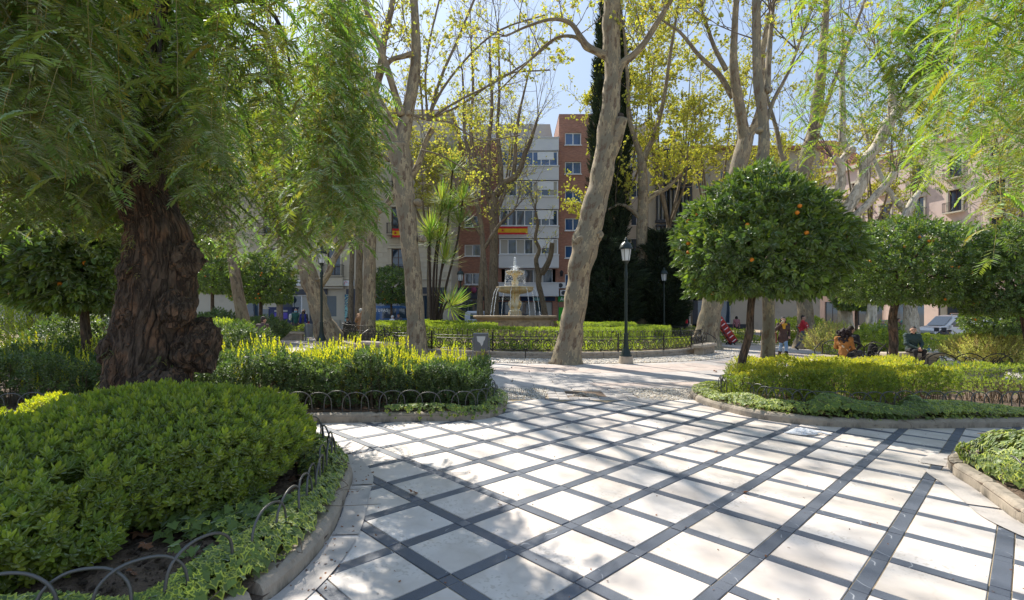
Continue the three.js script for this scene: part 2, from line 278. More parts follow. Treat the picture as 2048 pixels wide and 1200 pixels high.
// planter kerbs: rounded stones about 0.8 m long, each a piece of its own; and the soil they hold
function kerb(poly, o = {}) {
  const { h = 0.13, w = 0.15, len = 0.82, mat = M.kerb, name = 'planter_kerb', border = 0, gapZ = 99, skip } = o, g = structure(name), n = poly.length;
  let acc = 0, run = [];
  const flush = () => {
    if (run.length < 2) return; const prof = [[0, -0.03], [0.0, h * 0.62], [0.018, h * 0.88], [0.05, h], [w - 0.03, h], [w, h * 0.85], [w, -0.03]], pos = [], uv = [], idx = [], tilt = rr(-0.008, 0.008);
    run.forEach((q, i) => { const a = run[Math.max(0, i - 1)], b = run[Math.min(run.length - 1, i + 1)], dx = b[0] - a[0], dz = b[1] - a[1], l = Math.hypot(dx, dz), nx = -dz / l * side, nz = dx / l * side; const sh = i === 0 || i === run.length - 1 ? 0.014 : 0; prof.forEach((p, k) => { const x = q[0] + nx * (p[0] + (p[0] > w / 2 ? -sh : sh)), Z = q[1] + nz * (p[0] + (p[0] > w / 2 ? -sh : sh)); pos.push(x, gh(x) + p[1] - (p[1] > 0.02 ? sh - tilt : 0), -Z); uv.push(acc0 + i * 0.1, k * 0.05); }); });
    const m = prof.length; for (let i = 0; i + 1 < run.length; i++) for (let k = 0; k + 1 < m; k++) { const a = i * m + k, b = a + m; idx.push(a, b, a + 1, a + 1, b, b + 1); }
    for (const r of [0, run.length - 1]) for (let k = 1; k + 1 < m; k++) idx.push(r * m, r * m + k, r * m + k + 1);
    let q = new THREE.BufferGeometry(); q.setAttribute('position', new THREE.Float32BufferAttribute(pos, 3)); q.setAttribute('uv', new THREE.Float32BufferAttribute(uv, 2)); q.setIndex(idx); q = q.toNonIndexed(); q.computeVertexNormals(); part('kerb_stone', q, mat, g);
  };
  let area = 0; for (let i = 0; i < n; i++) { const a = poly[i], b = poly[(i + 1) % n]; area += a[0] * b[1] - b[0] * a[1]; }
  const side = area > 0 ? 1 : -1; let acc0 = 0;
  // walk the outline in steps of 5 cm
  const dense = []; for (let i = 0; i < n; i++) { const a = poly[i], b = poly[(i + 1) % n], l = Math.hypot(b[0] - a[0], b[1] - a[1]), k = Math.max(1, Math.round(l / 0.06)); for (let j = 0; j < k; j++) dense.push([lerp(a[0], b[0], j / k), lerp(a[1], b[1], j / k)]); }
  let target = len * rr(0.7, 1.2);
  for (let i = 0; i < dense.length; i++) { const q = dense[i]; if (skip && skip(q[0], q[1])) { flush(); run = []; acc = 0; continue; } run.push(q); if (i) acc += Math.hypot(q[0] - dense[i - 1][0], q[1] - dense[i - 1][1]); if (acc > target) { flush(); run = [q]; acc = 0; acc0 += 1.7; target = len * rr(0.6, 1.3); } }
  flush();
  if (border) { run = []; acc = 0; const out = []; const bw = border; const done = () => { if (out.length > 2) { const pos = [], uv = [], idx = []; out.forEach((q, i) => { const a = out[Math.max(0, i - 1)], b = out[Math.min(out.length - 1, i + 1)], dx = b[0] - a[0], dz = b[1] - a[1], l = Math.hypot(dx, dz), nx = dz / l * side, nz = -dx / l * side; for (const f of [0.01, bw]) { const x = q[0] + nx * f, Z = q[1] + nz * f; pos.push(x, gh(x) + 0.008, -Z); uv.push(x, Z); } }); for (let i = 0; i + 1 < out.length; i++) idx.push(2 * i, 2 * i + 1, 2 * i + 2, 2 * i + 1, 2 * i + 3, 2 * i + 2); const q = new THREE.BufferGeometry(); q.setAttribute('position', new THREE.Float32BufferAttribute(pos, 3)); q.setAttribute('uv', new THREE.Float32BufferAttribute(uv, 2)); q.setIndex(idx); q.computeVertexNormals(); part('border_slab', q, M.paver, g); } out.length = 0; };
    for (let i = 0; i < dense.length; i++) { out.push(dense[i]); if (out.length > 17) done(); } done(); }
  return g;
}
function soil(poly, up, name = 'planter_soil', step = 0, keep) {
  if (step) {                                                               // raked earth: a fine uneven grid clipped to the bed
    let x0 = 1e9, x1 = -1e9, z0 = 1e9, z1 = -1e9; for (const q of poly) { x0 = Math.min(x0, q[0]); x1 = Math.max(x1, q[0]); z0 = Math.min(z0, q[1]); z1 = Math.max(z1, q[1]); }
    const pos = [], uv = [], idx = [], nx = Math.ceil((x1 - x0) / step), nz = Math.ceil((z1 - z0) / step), at_ = {}; const v = (i, j) => { const k = i * 9999 + j; if (at_[k] === undefined) { const x = x0 + i * step, Z = z0 + j * step, h = 0.06 * (noise3(x * 3, Z * 3, 2) - 0.5) + 0.045 * (noise3(x * 11, Z * 11, 5) - 0.5) + 0.03 * (noise3(x * 27, Z * 27, 9) - 0.5); at_[k] = pos.length / 3; pos.push(x, gh(x) + up + h, -Z); uv.push(x, Z); } return at_[k]; };
    for (let i = 0; i < nx; i++) for (let j = 0; j < nz; j++) { const x = x0 + (i + 0.5) * step, Z = z0 + (j + 0.5) * step; if (!inside(poly, x, Z) || edgeDist(poly, x, Z) < 0.05 || (keep && !keep(x, Z))) continue; const a = v(i, j), b = v(i + 1, j), c = v(i + 1, j + 1), d = v(i, j + 1); idx.push(a, b, c, a, c, d); }
    const g = new THREE.BufferGeometry(); g.setAttribute('position', new THREE.Float32BufferAttribute(pos, 3)); g.setAttribute('uv', new THREE.Float32BufferAttribute(uv, 2)); g.setIndex(idx); g.computeVertexNormals(); const s = structure(name); part('soil', g, M.soil, s); soil(poly, up - 0.06, name); return s;
  }
  const sh = new THREE.Shape(poly.map(q => new THREE.Vector2(q[0], q[1]))), g = new THREE.ShapeGeometry(sh), p = g.attributes.position, uv = g.attributes.uv;
  for (let i = 0; i < p.count; i++) { const x = p.getX(i), Z = p.getY(i); p.setXYZ(i, x, gh(x) + up, -Z); uv.setXY(i, x, Z); }
  g.computeVertexNormals(); const s = structure(name); part('soil', g, M.soil, s); return s;
}
reseed(21);
kerb(planterA, { border: 0.2 }); soil(planterA, 0.10, 'planter_soil', 0.03, (x, Z) => x > -3.4 && Z < 6.2);
kerb(planterB); soil(planterB, 0.09);
kerb(planterC, { skip: (x, Z) => x > 12 }); soil(planterC, 0.10, 'planter_soil', 0.07, (x, Z) => x < 11 && Z < 11);
kerb(planterD, { border: 0.24 }); soil(planterD, 0.09);

// lumps of earth and dead leaves lying in the beds
const clod = new THREE.IcosahedronGeometry(1, 1); { const p = clod.attributes.position; for (let i = 0; i < p.count; i++) { const k = 0.75 + 0.5 * noise3(p.getX(i) * 2 + 5, p.getY(i) * 2, p.getZ(i) * 2); p.setXYZ(i, p.getX(i) * k, p.getY(i) * k * 0.7, p.getZ(i) * k); } clod.computeVertexNormals(); }
const dryLeaf = (() => { const pts = [[0, -0.5], [0.12, -0.2], [0.45, -0.28], [0.33, 0.0], [0.5, 0.22], [0.22, 0.2], [0.12, 0.5], [0, 0.32], [-0.14, 0.5], [-0.24, 0.2], [-0.5, 0.2], [-0.32, -0.02], [-0.44, -0.3], [-0.12, -0.2]], p = []; const h = q => 0.16 * Math.sin(q[0] * 5) + 0.12 * Math.cos(q[1] * 6 + 1); for (let i = 0; i < pts.length; i++) { const a = pts[i], b = pts[(i + 1) % pts.length]; p.push(0, 0.05, 0, a[0], h(a), -a[1], b[0], h(b), -b[1]); } const g = new THREE.BufferGeometry(); g.setAttribute('position', new THREE.Float32BufferAttribute(p, 3)); g.computeVertexNormals(); return g; })();
M.dryLeaf = leafMat(0.27, 0.125, 0.055, 0.25, 0.1);
function litter(poly, n, leaves, up, where) {
  const cl = [], lf = []; for (let t = 0; cl.length < n && t < n * 40; t++) { const i = Math.floor(rnd() * poly.length), x = poly[i][0] + rr(-2.5, 2.5), Z = poly[i][1] + rr(-2.5, 2.5); if (!inside(poly, x, Z) || edgeDist(poly, x, Z) < 0.19 || (where && !where(x, Z))) continue; const s = 0.004 + 0.018 * Math.pow(rnd(), 3); cl.push([onGround(x, Z, up), aim(V(gauss(), 1, gauss())), s, rgb(1, 1, 1).multiplyScalar(rr(0.6, 1.5))]); if (lf.length < leaves) lf.push([onGround(x, Z, up + rr(0.01, 0.03)), aim(V(gauss() * 0.4, 1, gauss() * 0.4)), rr(0.05, 0.13), vary([1.3, 1.1, 0.9], [0.6, 0.6, 0.6])]); }
  const o1 = instances('soil_crumbs', clod, M.soil, cl), o2 = instances('leaf_litter', dryLeaf, M.dryLeaf, lf);
  o1.userData = { kind: 'stuff', label: 'small lumps of brown earth in the planting bed', category: 'soil' }; o2.userData = { kind: 'stuff', label: 'dead brown leaves scattered on the bed soil', category: 'dead leaves' }; o1.name = numbered('soil_crumbs'); o2.name = numbered('leaf_litter');
}
reseed(31);
litter(planterA, 5200, 90, 0.105, (x, Z) => x > -3.6 && Z < 6);
litter(planterB, 1200, 160, 0.09, (x, Z) => x > -8 && Z < 9);
litter(planterC, 900, 90, 0.10, (x, Z) => Z < 11);

// ------------------------------------------------------------------ paving beyond: stone courses, pebble strips, the ring
{
  reseed(41);
  const pav = structure('pavement'), rest = { 0: [], 1: [], 2: [] }, mats = [M.paver, M.paverPink, M.paverDark], cells = [];
  const ok = (x, Z) => !planters.some(p => inside(p, x, Z)) && Math.hypot(x - ringC[0], Z - ringC[1]) > RING + 1.75 && Z > zStrip(x) + 1.6;
  // courses that follow the ring: three rows of big slabs, a pink one between, then broad courses outwards
  let r = RING + 1.8;
  const rows = [0.55, 0.95, 0.95, 0.6, 0.6, 0.9, 0.9, 0.9, 0.9, 0.9, 0.9, 0.9, 0.9, 0.9, 1.2, 1.2, 1.2, 1.2];
  rows.forEach((h, ri) => {
    const n = Math.floor(2 * Math.PI * r / (ri % 3 ? 0.95 : 1.35)), pink = ri === 1 || ri === 2 || ri === 6 || ri === 7;
    for (let i = 0; i < n; i++) {
      const a0 = (i + (ri % 2) * 0.5) / n * 2 * Math.PI, a1 = a0 + 2 * Math.PI / n, am = (a0 + a1) / 2, x = ringC[0] + (r + h / 2) * Math.sin(am), Z = ringC[1] - (r + h / 2) * Math.cos(am); if (!ok(x, Z) || Z < 8 || x < -22 || x > 24) continue;
      const g = chamfer(2 * (r + h / 2) * Math.tan((a1 - a0) / 2) - 0.012, 0.03, h - 0.012, 0.004, rnd() * 9, rnd() * 9, 0.004);
      const sx = HX + FOCAL * x / Z; cells.push({ g, q: new THREE.Quaternion().setFromAxisAngle(V(0, 0, 1), -Math.atan(SLOPE)).multiply(new THREE.Quaternion().setFromAxisAngle(Y1, am)), p: onGround(x, Z, rr(-0.003, 0.002)), m: pink && rnd() < 0.8 ? 1 : rnd() < 0.2 ? 2 : 0, seen: sx > 0 && sx < 2048 ? 1 / Z : 0 });
    }
    r += h;
  });
  cells.sort((a, b) => b.seen - a.seen).forEach((c, i) => { if (i < 300) { const m = cast(new THREE.Mesh(c.g, mats[c.m])); m.name = 'paving_slab'; m.position.copy(c.p); m.quaternion.copy(c.q); pav.add(m); } else rest[c.m].push(c.g.applyMatrix4(placeM(c.p, c.q, 1))); });
  for (const k in rest) if (rest[k].length) part('slab_paving', rest[k], mats[k], pav).userData.kind = 'stuff';

  // pebble strips set in mortar
  const bed = structure('pebble_path'), pebble = new THREE.IcosahedronGeometry(1, 1).scale(1, 0.6, 0.75), list = [], tones = [[0.52, 0.47, 0.40], [0.40, 0.37, 0.33], [0.24, 0.22, 0.20], [0.60, 0.53, 0.43], [0.45, 0.36, 0.25]];
  const pit = { x: 1.63, Z: 10.4 };
  const set = (x, Z, s) => { const t = tones[Math.floor(rnd() * tones.length)], k = rr(0.8, 1.2); list.push([onGround(x, Z, -0.004 + rr(-0.004, 0.004)), new THREE.Quaternion().setFromEuler(new THREE.Euler(rr(-0.15, 0.15), rnd() * 6, rr(-0.15, 0.15))), s * rr(0.7, 1.2), rgb(t[0] * k, t[1] * k, t[2] * k)]); };
  for (let x = -1.2; x < 4.4; x += 0.042) for (let d = 0.02; d < 1.55; d += 0.042) { const xx = x + rr(-0.012, 0.012), Z = zStrip(x) + d + rr(-0.012, 0.012); if (Math.abs(xx - pit.x) < 0.78 + 0.25 * (1.5 - d) * 0.6 || planters.some(p => inside(p, xx, Z))) continue; set(xx, Z, 0.023); }
  for (let a = -1.25; a < 1.35; a += 0.0065) for (let q = RING + 0.05; q < RING + 1.72; q += 0.075) { const aa = a + rr(-0.002, 0.002), rq = q + rr(-0.02, 0.02), x = ringC[0] + rq * Math.sin(aa), Z = ringC[1] - rq * Math.cos(aa); if (Z < 33) set(x, Z, 0.042); }
  const mortar = new THREE.MeshStandardMaterial({ map: repeatOf(T.kerb, 0.8), color: rgb(1.05, 1, 0.93), roughness: 0.9 });
  part('mortar_bed', [sheet(-1.6, 4.6, 9.3, 11.9, -0.018, 8, 6)], mortar, bed);
  { const pos = [], idx = [], uv = []; for (let i = 0; i <= 72; i++) for (const rq of [RING - 0.3, RING + 1.78]) { const a = i / 72 * 2 * Math.PI, x = ringC[0] + rq * Math.sin(a), Z = ringC[1] - rq * Math.cos(a); pos.push(x, gh(x) - 0.016, -Z); uv.push(x, Z); } for (let i = 0; i < 72; i++) idx.push(2 * i, 2 * i + 2, 2 * i + 1, 2 * i + 1, 2 * i + 2, 2 * i + 3); const g = new THREE.BufferGeometry(); g.setAttribute('position', new THREE.Float32BufferAttribute(pos, 3)); g.setAttribute('uv', new THREE.Float32BufferAttribute(uv, 2)); g.setIndex(idx); g.computeVertexNormals(); part('mortar_bed', g, mortar, bed); }
  instances('pebbles', pebble, std(1, 1, 1, 0.6), list, bed);
  // stone setts round the broken tree pit
  for (let i = 0; i < 9; i++) for (let j = 0; j < 9; j++) {
    const x = pit.x - 0.8 + i * 0.2, Z = zStrip(pit.x) + 0.09 + j * 0.17; if (Math.abs(x - pit.x + 0.08) < 0.42 && j > 1 && j < 7) { if (!(Math.abs(x - pit.x + 0.08) > 0.3 && rnd() < 0.4)) continue; }
    const m = cast(new THREE.Mesh(chamfer(0.19, 0.04, 0.155, 0.006, rnd() * 5, rnd() * 5, 0.01), rnd() < 0.5 ? M.paver : M.paverDark)); m.name = 'sett'; m.position.copy(onGround(x + rr(-0.006, 0.006), Z, rr(-0.008, 0.004))); m.rotation.set(rr(-0.02, 0.02), rr(-0.05, 0.05), -SLOPE + rr(-0.02, 0.02)); bed.add(m);
  }
  const rub = []; for (let i = 0; i < 60; i++) rub.push([onGround(pit.x - 0.08 + gauss() * 0.22, 10.45 + gauss() * 0.2, -0.015), aim(V(gauss(), 1, gauss())), rr(0.01, 0.045), rgb(1, 1, 1).multiplyScalar(rr(0.7, 1.6))]);
  instances('rubble', clod, mapped(T.kerb, 0.95), rub, bed);
  const pitS = structure('tree_pit'); part('pit_soil', sheet(pit.x - 0.55, pit.x + 0.42, 9.95, 10.95, -0.017 + 0.004, 4, 4), M.soil, pitS);
  // long pale edging stones between the strip and the paving behind
  const edge = structure('edging');
  for (let x = -1.4; x < 4.6; x += 1.05) { const m = cast(new THREE.Mesh(chamfer(1.03, 0.04, 0.24, 0.008, rnd() * 5, rnd() * 5, 0.006), rnd() < 0.4 ? M.paverDark : M.paver)); m.name = 'edging_stone'; m.position.copy(onGround(x, zStrip(x) + 1.72, 0.004)); m.rotation.set(0, 0.075, -SLOPE); edge.add(m); }
}
// ------------------------------------------------------------------ bark
T.plane = tex(512, 1024, (u, v) => {                                       // 1 m round, 2 m along: flakes of cream, olive grey and brown
  const q = (p, s) => tfbm(u, v, p, 5, s), a = tfbm(u, v * 1, 4, 6, 101), b = q(6, 111), c = q(10, 121), f = tn(u * 120, v * 160, 40 * 1, 131), spots = smooth(0.66, 0.74, tn(u * 26, v * 40, 26, 141));
  let k = [0.27, 0.208, 0.128]; k = mix3(k, [0.20, 0.168, 0.112], smooth(0.49, 0.56, a)); k = mix3(k, [0.36, 0.285, 0.17], smooth(0.57, 0.63, b)); k = mix3(k, [0.15, 0.10, 0.06], smooth(0.60, 0.65, c)); k = mix3(k, [0.20, 0.165, 0.115], 0.7 * spots); return mul3(k, 0.86 + 0.28 * f);
});
T.planePale = tex(512, 1024, (u, v) => {
  const a = tfbm(u, v, 6, 4, 201), b = tfbm(u, v, 11, 4, 211), f = tn(u * 120, v * 160, 40, 231); let k = [0.44, 0.375, 0.275]; k = mix3(k, [0.27, 0.24, 0.185], smooth(0.50, 0.55, a)); k = mix3(k, [0.56, 0.50, 0.39], smooth(0.56, 0.60, b)); return mul3(k, 0.88 + 0.24 * f);
});
T.pepper = tex(512, 1024, (u, v) => {
  const w = tfbm(u, v, 5, 4, 301), ridge = Math.abs(2 * tfbm(u + 0.16 * w, v * 0.5, 16, 5, 311) - 1), cr = smooth(0.0, 0.22, ridge), m = tfbm(u, v, 34, 4, 321), red = smooth(0.5, 0.66, tfbm(u, v, 9, 5, 331));
  return mix3([0.028, 0.017, 0.011], mul3(mix3([0.10, 0.07, 0.05], [0.155, 0.088, 0.052], red), 0.4 + 1.1 * m), cr);
});
T.pepperH = tex(512, 1024, (u, v) => { const w = tfbm(u, v, 5, 4, 301), ridge = Math.abs(2 * tfbm(u + 0.16 * w, v * 0.5, 16, 5, 311) - 1), k = 0.7 * smooth(0, 0.35, ridge) + 0.3 * tfbm(u, v, 30, 4, 321); return [k, k, k]; }, false);
const half = t => { const c = t.clone(); c.repeat.set(1, 0.5); c.needsUpdate = true; return c; };
M.plane = mapped(half(T.plane), 0.85, { bumpMap: half(T.plane), bumpScale: 0.012 });
M.planePale = mapped(half(T.planePale), 0.85, { bumpMap: half(T.planePale), bumpScale: 0.01 });
M.planeGrey = mapped(half(T.planePale), 0.88, { color: rgb(0.40, 0.34, 0.275), bumpMap: half(T.planePale), bumpScale: 0.012 });
M.branch = std(0.20, 0.16, 0.12, 0.85); M.twig = std(0.165, 0.125, 0.095, 0.85);
M.pepper = mapped(half(T.pepper), 0.92, { bumpMap: half(T.pepperH), bumpScale: 0.05 });
M.orangeBark = mapped(half(T.pepper), 0.9, { color: rgb(1.15, 1.2, 1.2) });
M.planeLeaf = leafMat(0.66, 0.62, 0.085, 0.6, 0.05);
M.blade = leafMat(0.20, 0.28, 0.04, 0.5, 0.3, { vertexColors: true });

// ------------------------------------------------------------------ plane trees: limbs traced as [x, y, radius] at the tree's own distance, then shoots, twigs and young leaves grown on them
const budLeaf = (() => { reseed(5); const l = []; for (let i = 0; i < 4; i++) { const s = rr(0.7, 1.2); l.push(tint(leaf(0.075 * s, 0.075 * s, 0.5, 0.35, [0.45]).applyMatrix4(new THREE.Matrix4().makeRotationX(rr(0.5, 1.5))).applyMatrix4(new THREE.Matrix4().makeRotationY(i * 1.7 + rr(-0.4, 0.4))), rr(0.85, 1.15), rr(0.85, 1.1), rr(0.6, 1.2))); } return merge(l); })();
M.planeLeaf.vertexColors = true;
function growTwigs(o) {                                                    // o.tips: [point, direction, length, radius]; fills o.twigs (thin tubes) and o.leaves (points)
  const { tips, levels = 2, kids = 5, droop = 0.1, leafy = 1, spreadA = 0.75 } = o;
  const rec = (p, d, L, r, lv) => {
    const n = lv === 0 ? 2 : 4, pts = [p.clone()], dir = d.clone(); let q = p.clone();
    for (let i = 0; i < n; i++) { dir.add(V(gauss(), gauss() * 0.6 + (o.rise ?? 0.12) - droop * (levels - lv) * 0.5, gauss()).multiplyScalar(0.16)).normalize(); q = q.clone().addScaledVector(dir, L / n); pts.push(q); }
    o.twigs.push(tube(pts, pts.map((_, i) => Math.max(o.thin ?? 0.003, r * (1 - 0.8 * i / n))), lv > 0 ? 4 : 3, lv > 0 ? 1 : 1, null, false));
    if (lv === 0) { const k = Math.round(leafy * rr(1.2, 3.4)); for (let i = 0; i < k; i++) o.leaves.push(pts[1 + Math.floor(rnd() * n)].clone().add(V(gauss(), gauss(), gauss()).multiplyScalar(0.05))); return; }
    const c = Math.round(kids * rr(0.7, 1.3));
    for (let i = 0; i < c; i++) { const f = 0.22 + 0.78 * (i + rnd()) / c, k = Math.min(n - 1, Math.floor(f * n)), b = pts[k].clone().lerp(pts[k + 1], f * n - k), nd = d.clone().multiplyScalar(1 - spreadA * 0.5).add(V(gauss(), gauss() * 0.8 + 0.15, gauss()).multiplyScalar(spreadA)).normalize(); rec(b, nd, L * rr(0.32, 0.6), r * 0.5, lv - 1); }
  };
  for (const t of tips) rec(t[0], t[1].clone().normalize(), t[2], t[3], levels);
}
function planeTree(name, label, Z, base, limbs, o = {}) {
  reseed(o.seed ?? 100); const s = Z / FOCAL, g = thing(name, label, 'tree', base, o.group), geos = [], tips = [], thick = [];
  limbs.forEach((L, li) => {
    const drift = li === 0 ? 0 : (L.dz ?? rr(-1, 1) * 0.35), pts = [], rad = []; let len = 0; const P = L.p;
    P.forEach((q, i) => { if (i) len += Math.hypot(q[0] - P[i - 1][0], q[1] - P[i - 1][1]) * s; pts.push(at(q[0], q[1], Z).add(V(0, 0, drift * len))); rad.push(q[2] * s); });
    if (li === 0) { pts[0].y -= 0.12; rad[0] *= 1.22; }
    const big = rad[0] > 0.09, k = rr(0, 50), warp = o.lump ?? 0.1;
    geos.push(tube(pts, rad, big ? 18 : 9, big ? 8 : 4, (sl, a, r, p) => r * (warp * 2 * (noise3(p.x * 1.7 + Math.cos(a) * 1.2 + k, p.y * 2.2, Math.sin(a) * 1.2) - 0.5) + warp * 0.9 * (noise3(Math.cos(a) * 2.6 + k, p.y * 6, Math.sin(a) * 2.6) - 0.5)) + (li === 0 ? r * 0.35 * Math.exp(-sl / 0.28) * (0.7 + 0.5 * Math.sin(a * 4 + k)) : 0)));
    const n = pts.length, end = pts[n - 1], dir = end.clone().sub(pts[n - 2]).normalize();
    if (L.end !== 0) for (let i = 0; i < (L.end ?? 4); i++) tips.push([end, dir.clone().add(V(gauss() * 0.45, 0.35 + gauss() * 0.3, gauss() * 0.45)), (o.shoot ?? 2.4) * rr(0.6, 1.25), Math.min(0.035, rad[n - 1] * 0.55)]);
    // side shoots along the upper part
    const m = Math.round((L.side ?? 5)); for (let i = 0; i < m; i++) { const f = rr(li === 0 ? 0.8 : 0.35, 1), x = f * (n - 1), kk = Math.min(n - 2, Math.floor(x)), b = pts[kk].clone().lerp(pts[kk + 1], x - kk); tips.push([b, V(gauss(), 0.5 + rnd() * 0.8, gauss()), (o.shoot ?? 2.4) * rr(0.5, 1.1), 0.02]); }
  });
  for (const q of o.shoots ?? []) { const pts = q.map(a => at(a[0], a[1], Z + (a[3] ?? 0))), n = pts.length; thick.push(tube(pts, q.map(a => a[2] * s), 6, 4, null, false)); for (let i = 1; i < n; i++) for (let j = 0; j < 3; j++) tips.push([pts[i - 1].clone().lerp(pts[i], rnd()), pts[i].clone().sub(pts[i - 1]).normalize().add(V(gauss() * 0.6, gauss() * 0.4, gauss() * 0.6)), rr(0.6, 1.5), 0.008]); }
  const w = { tips, twigs: [], leaves: [], levels: 2, kids: o.kids ?? 4, leafy: (o.leafy ?? 1) * 1.2, thin: Math.max(0.0025, 0.00017 * Z), rise: o.rise }; growTwigs(w);
  const trunk = part('trunk', geos, o.mat ?? M.plane, g); if (thick.length) part('limb', thick, M.branch, g);
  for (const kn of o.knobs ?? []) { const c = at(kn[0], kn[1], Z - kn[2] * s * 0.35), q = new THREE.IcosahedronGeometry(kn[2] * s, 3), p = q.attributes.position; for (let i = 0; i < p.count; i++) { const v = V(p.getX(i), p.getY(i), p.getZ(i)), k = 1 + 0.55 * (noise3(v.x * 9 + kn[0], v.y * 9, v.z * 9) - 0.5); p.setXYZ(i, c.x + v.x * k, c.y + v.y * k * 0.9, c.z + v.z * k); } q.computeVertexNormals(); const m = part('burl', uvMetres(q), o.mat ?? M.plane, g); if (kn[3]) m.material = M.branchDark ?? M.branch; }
  part('twig', w.twigs, M.twig, g).userData.kind = 'stuff';
  if (w.leaves.length) instances('foliage', budLeaf, M.planeLeaf, w.leaves.map(p => [p, aim(V(gauss(), gauss() + 0.2, gauss())), rr(0.6, 1.25) * (o.leafSize ?? 1), vary(o.c0 ?? [0.9, 0.95, 0.9], o.c1 ?? [1.15, 1.05, 1.0])]), g);
  return g;
}
const L = (p, o = {}) => ({ p, ...o });
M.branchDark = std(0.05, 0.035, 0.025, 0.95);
const PL = 'plane trees round the square';
planeTree('plane_tree', 'plane tree with leaning mottled trunk, burl and broken stub in front of the fountain', 16.9, gp(1130, 727), [
  L([[1130, 728, 24], [1143, 660, 23], [1152, 600, 23], [1160, 540, 24], [1172, 480, 26], [1186, 430, 25], [1197, 380, 22], [1208, 320, 21], [1216, 260, 20], [1222, 200, 18], [1226, 140, 17], [1222, 60, 17], [1224, -20, 16], [1228, -120, 14], [1240, -240, 11]], { side: 8 }),
  L([[1212, 330, 12], [1228, 290, 13], [1236, 262, 12], [1240, 240, 12]], { end: 0, side: 0, dz: 0.1 }),
  L([[1218, 115, 9], [1190, 104, 7], [1172, 96, 7.5], [1160, 80, 5.5], [1140, 56, 4], [1108, 50, 3], [1060, 66, 2.4], [1012, 92, 1.8]], { dz: 0.15, side: 6 }),
  L([[1170, 90, 4.5], [1152, 70, 4], [1120, 64, 3], [1090, 78, 2.4], [1050, 110, 1.8], [1000, 150, 1.2]], { dz: -0.3, side: 5 }),
  L([[1230, 165, 10], [1240, 135, 9], [1262, 118, 7], [1282, 98, 6], [1302, 68, 5.5], [1330, 22, 5], [1350, -40, 4]], { dz: 0.2, side: 8 }),
  L([[1222, -60, 9], [1190, -120, 7], [1150, -180, 5]], { dz: -0.3 }), L([[1228, -100, 9], [1270, -170, 7], [1300, -230, 5]], { dz: 0.3 })],
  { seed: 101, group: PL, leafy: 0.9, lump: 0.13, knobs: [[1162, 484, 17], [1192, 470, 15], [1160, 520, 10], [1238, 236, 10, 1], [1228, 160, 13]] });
planeTree('plane_tree', 'tall straight mottled plane tree behind the yellow-tipped hedge, forking above head height', 18.9, gp(832, 713), [
  L([[834, 718, 20], [832, 640, 17.5], [824, 540, 17], [815, 440, 18], [808, 370, 19], [802, 325, 22], [796, 290, 22]], { side: 0, end: 0 }),
  L([[801, 305, 17], [808, 250, 14], [815, 210, 13], [822, 172, 12], [828, 110, 10], [826, 40, 9], [818, -50, 8], [812, -140, 6]], { dz: -0.1, side: 8 }),
  L([[794, 300, 18], [776, 256, 16], [752, 206, 15], [735, 178, 12], [722, 148, 9], [704, 80, 7], [694, 0, 6], [690, -90, 4]], { dz: 0.12, side: 8 }),
  L([[745, 195, 8], [757, 140, 8], [761, 70, 7], [772, 0, 6], [780, -90, 5]], { dz: -0.2, side: 6 }),
  L([[803, 232, 9], [792, 190, 7], [774, 128, 6], [757, 80, 6], [744, 20, 5], [734, -70, 4]], { dz: 0.3, side: 6 }),
  L([[824, 108, 6], [806, 114, 5], [784, 122, 4.5], [776, 132, 4]], { dz: 0.1, side: 3 })],
  { seed: 102, group: PL, leafy: 0.55, knobs: [[836, 405, 9], [844, 478, 8], [782, 285, 9], [818, 228, 7]] });
planeTree('plane_tree', 'plane tree with a candelabra fork next to the tall straight one by the ring', 22.3, gp(733, 699), [
  L([[734, 703, 15], [738, 600, 12.5], [739, 480, 12.5], [740, 432, 15], [737, 408, 16]], { side: 0, end: 0 }),
  L([[733, 430, 13], [704, 408, 10], [686, 386, 9], [690, 340, 8], [693, 310, 7], [682, 260, 6], [688, 180, 5], [680, 90, 4]], { dz: -0.15 }),
  L([[735, 418, 13], [730, 370, 11], [728, 320, 11], [728, 288, 11], [720, 250, 7], [715, 200, 6], [704, 120, 5], [700, 30, 4]], { dz: 0.15 }),
  L([[748, 428, 8], [774, 405, 6.5], [792, 366, 7], [812, 352, 6], [828, 325, 6.5], [838, 290, 5.5], [845, 262, 5.5], [857, 236, 7]], { dz: -0.25, end: 0, side: 2 }),
  L([[728, 290, 5], [752, 278, 4], [785, 256, 3.5], [802, 246, 3], [800, 232, 2]], { dz: -0.2, side: 2 })],
  { seed: 103, group: PL, leafy: 0.6, shoots: [
    [[857, 238, 3.2], [880, 160, 3], [915, 80, 2.6], [952, -10, 2.4]], [[856, 236, 3], [884, 180, 2.6], [930, 120, 2.2], [1000, 60, 1.6, -2], [1090, 30, 1.2, -3]], [[855, 236, 2.6], [851, 150, 2.3], [862, 70, 2], [884, -20, 1.8]], [[857, 238, 2.8], [920, 200, 2.4, -1], [980, 170, 2, -2], [1060, 120, 1.6, -3], [1120, 70, 1.2, -4]], [[858, 240, 2.6], [930, 205, 2.2, -1], [1010, 150, 1.8, -2], [1100, 140, 1.3, -3]],
    [[850, 238, 2.4], [800, 226, 2], [740, 236, 1.6], [700, 250, 1.2]], [[854, 240, 2.2], [900, 245, 1.9, -1], [960, 280, 1.5, -1.5], [1040, 270, 1.1, -2]], [[842, 300, 2], [880, 310, 1.6], [940, 345, 1.2]], [[846, 238, 2.2], [838, 150, 2], [812, 60, 1.6], [800, -20, 1.3]]] });
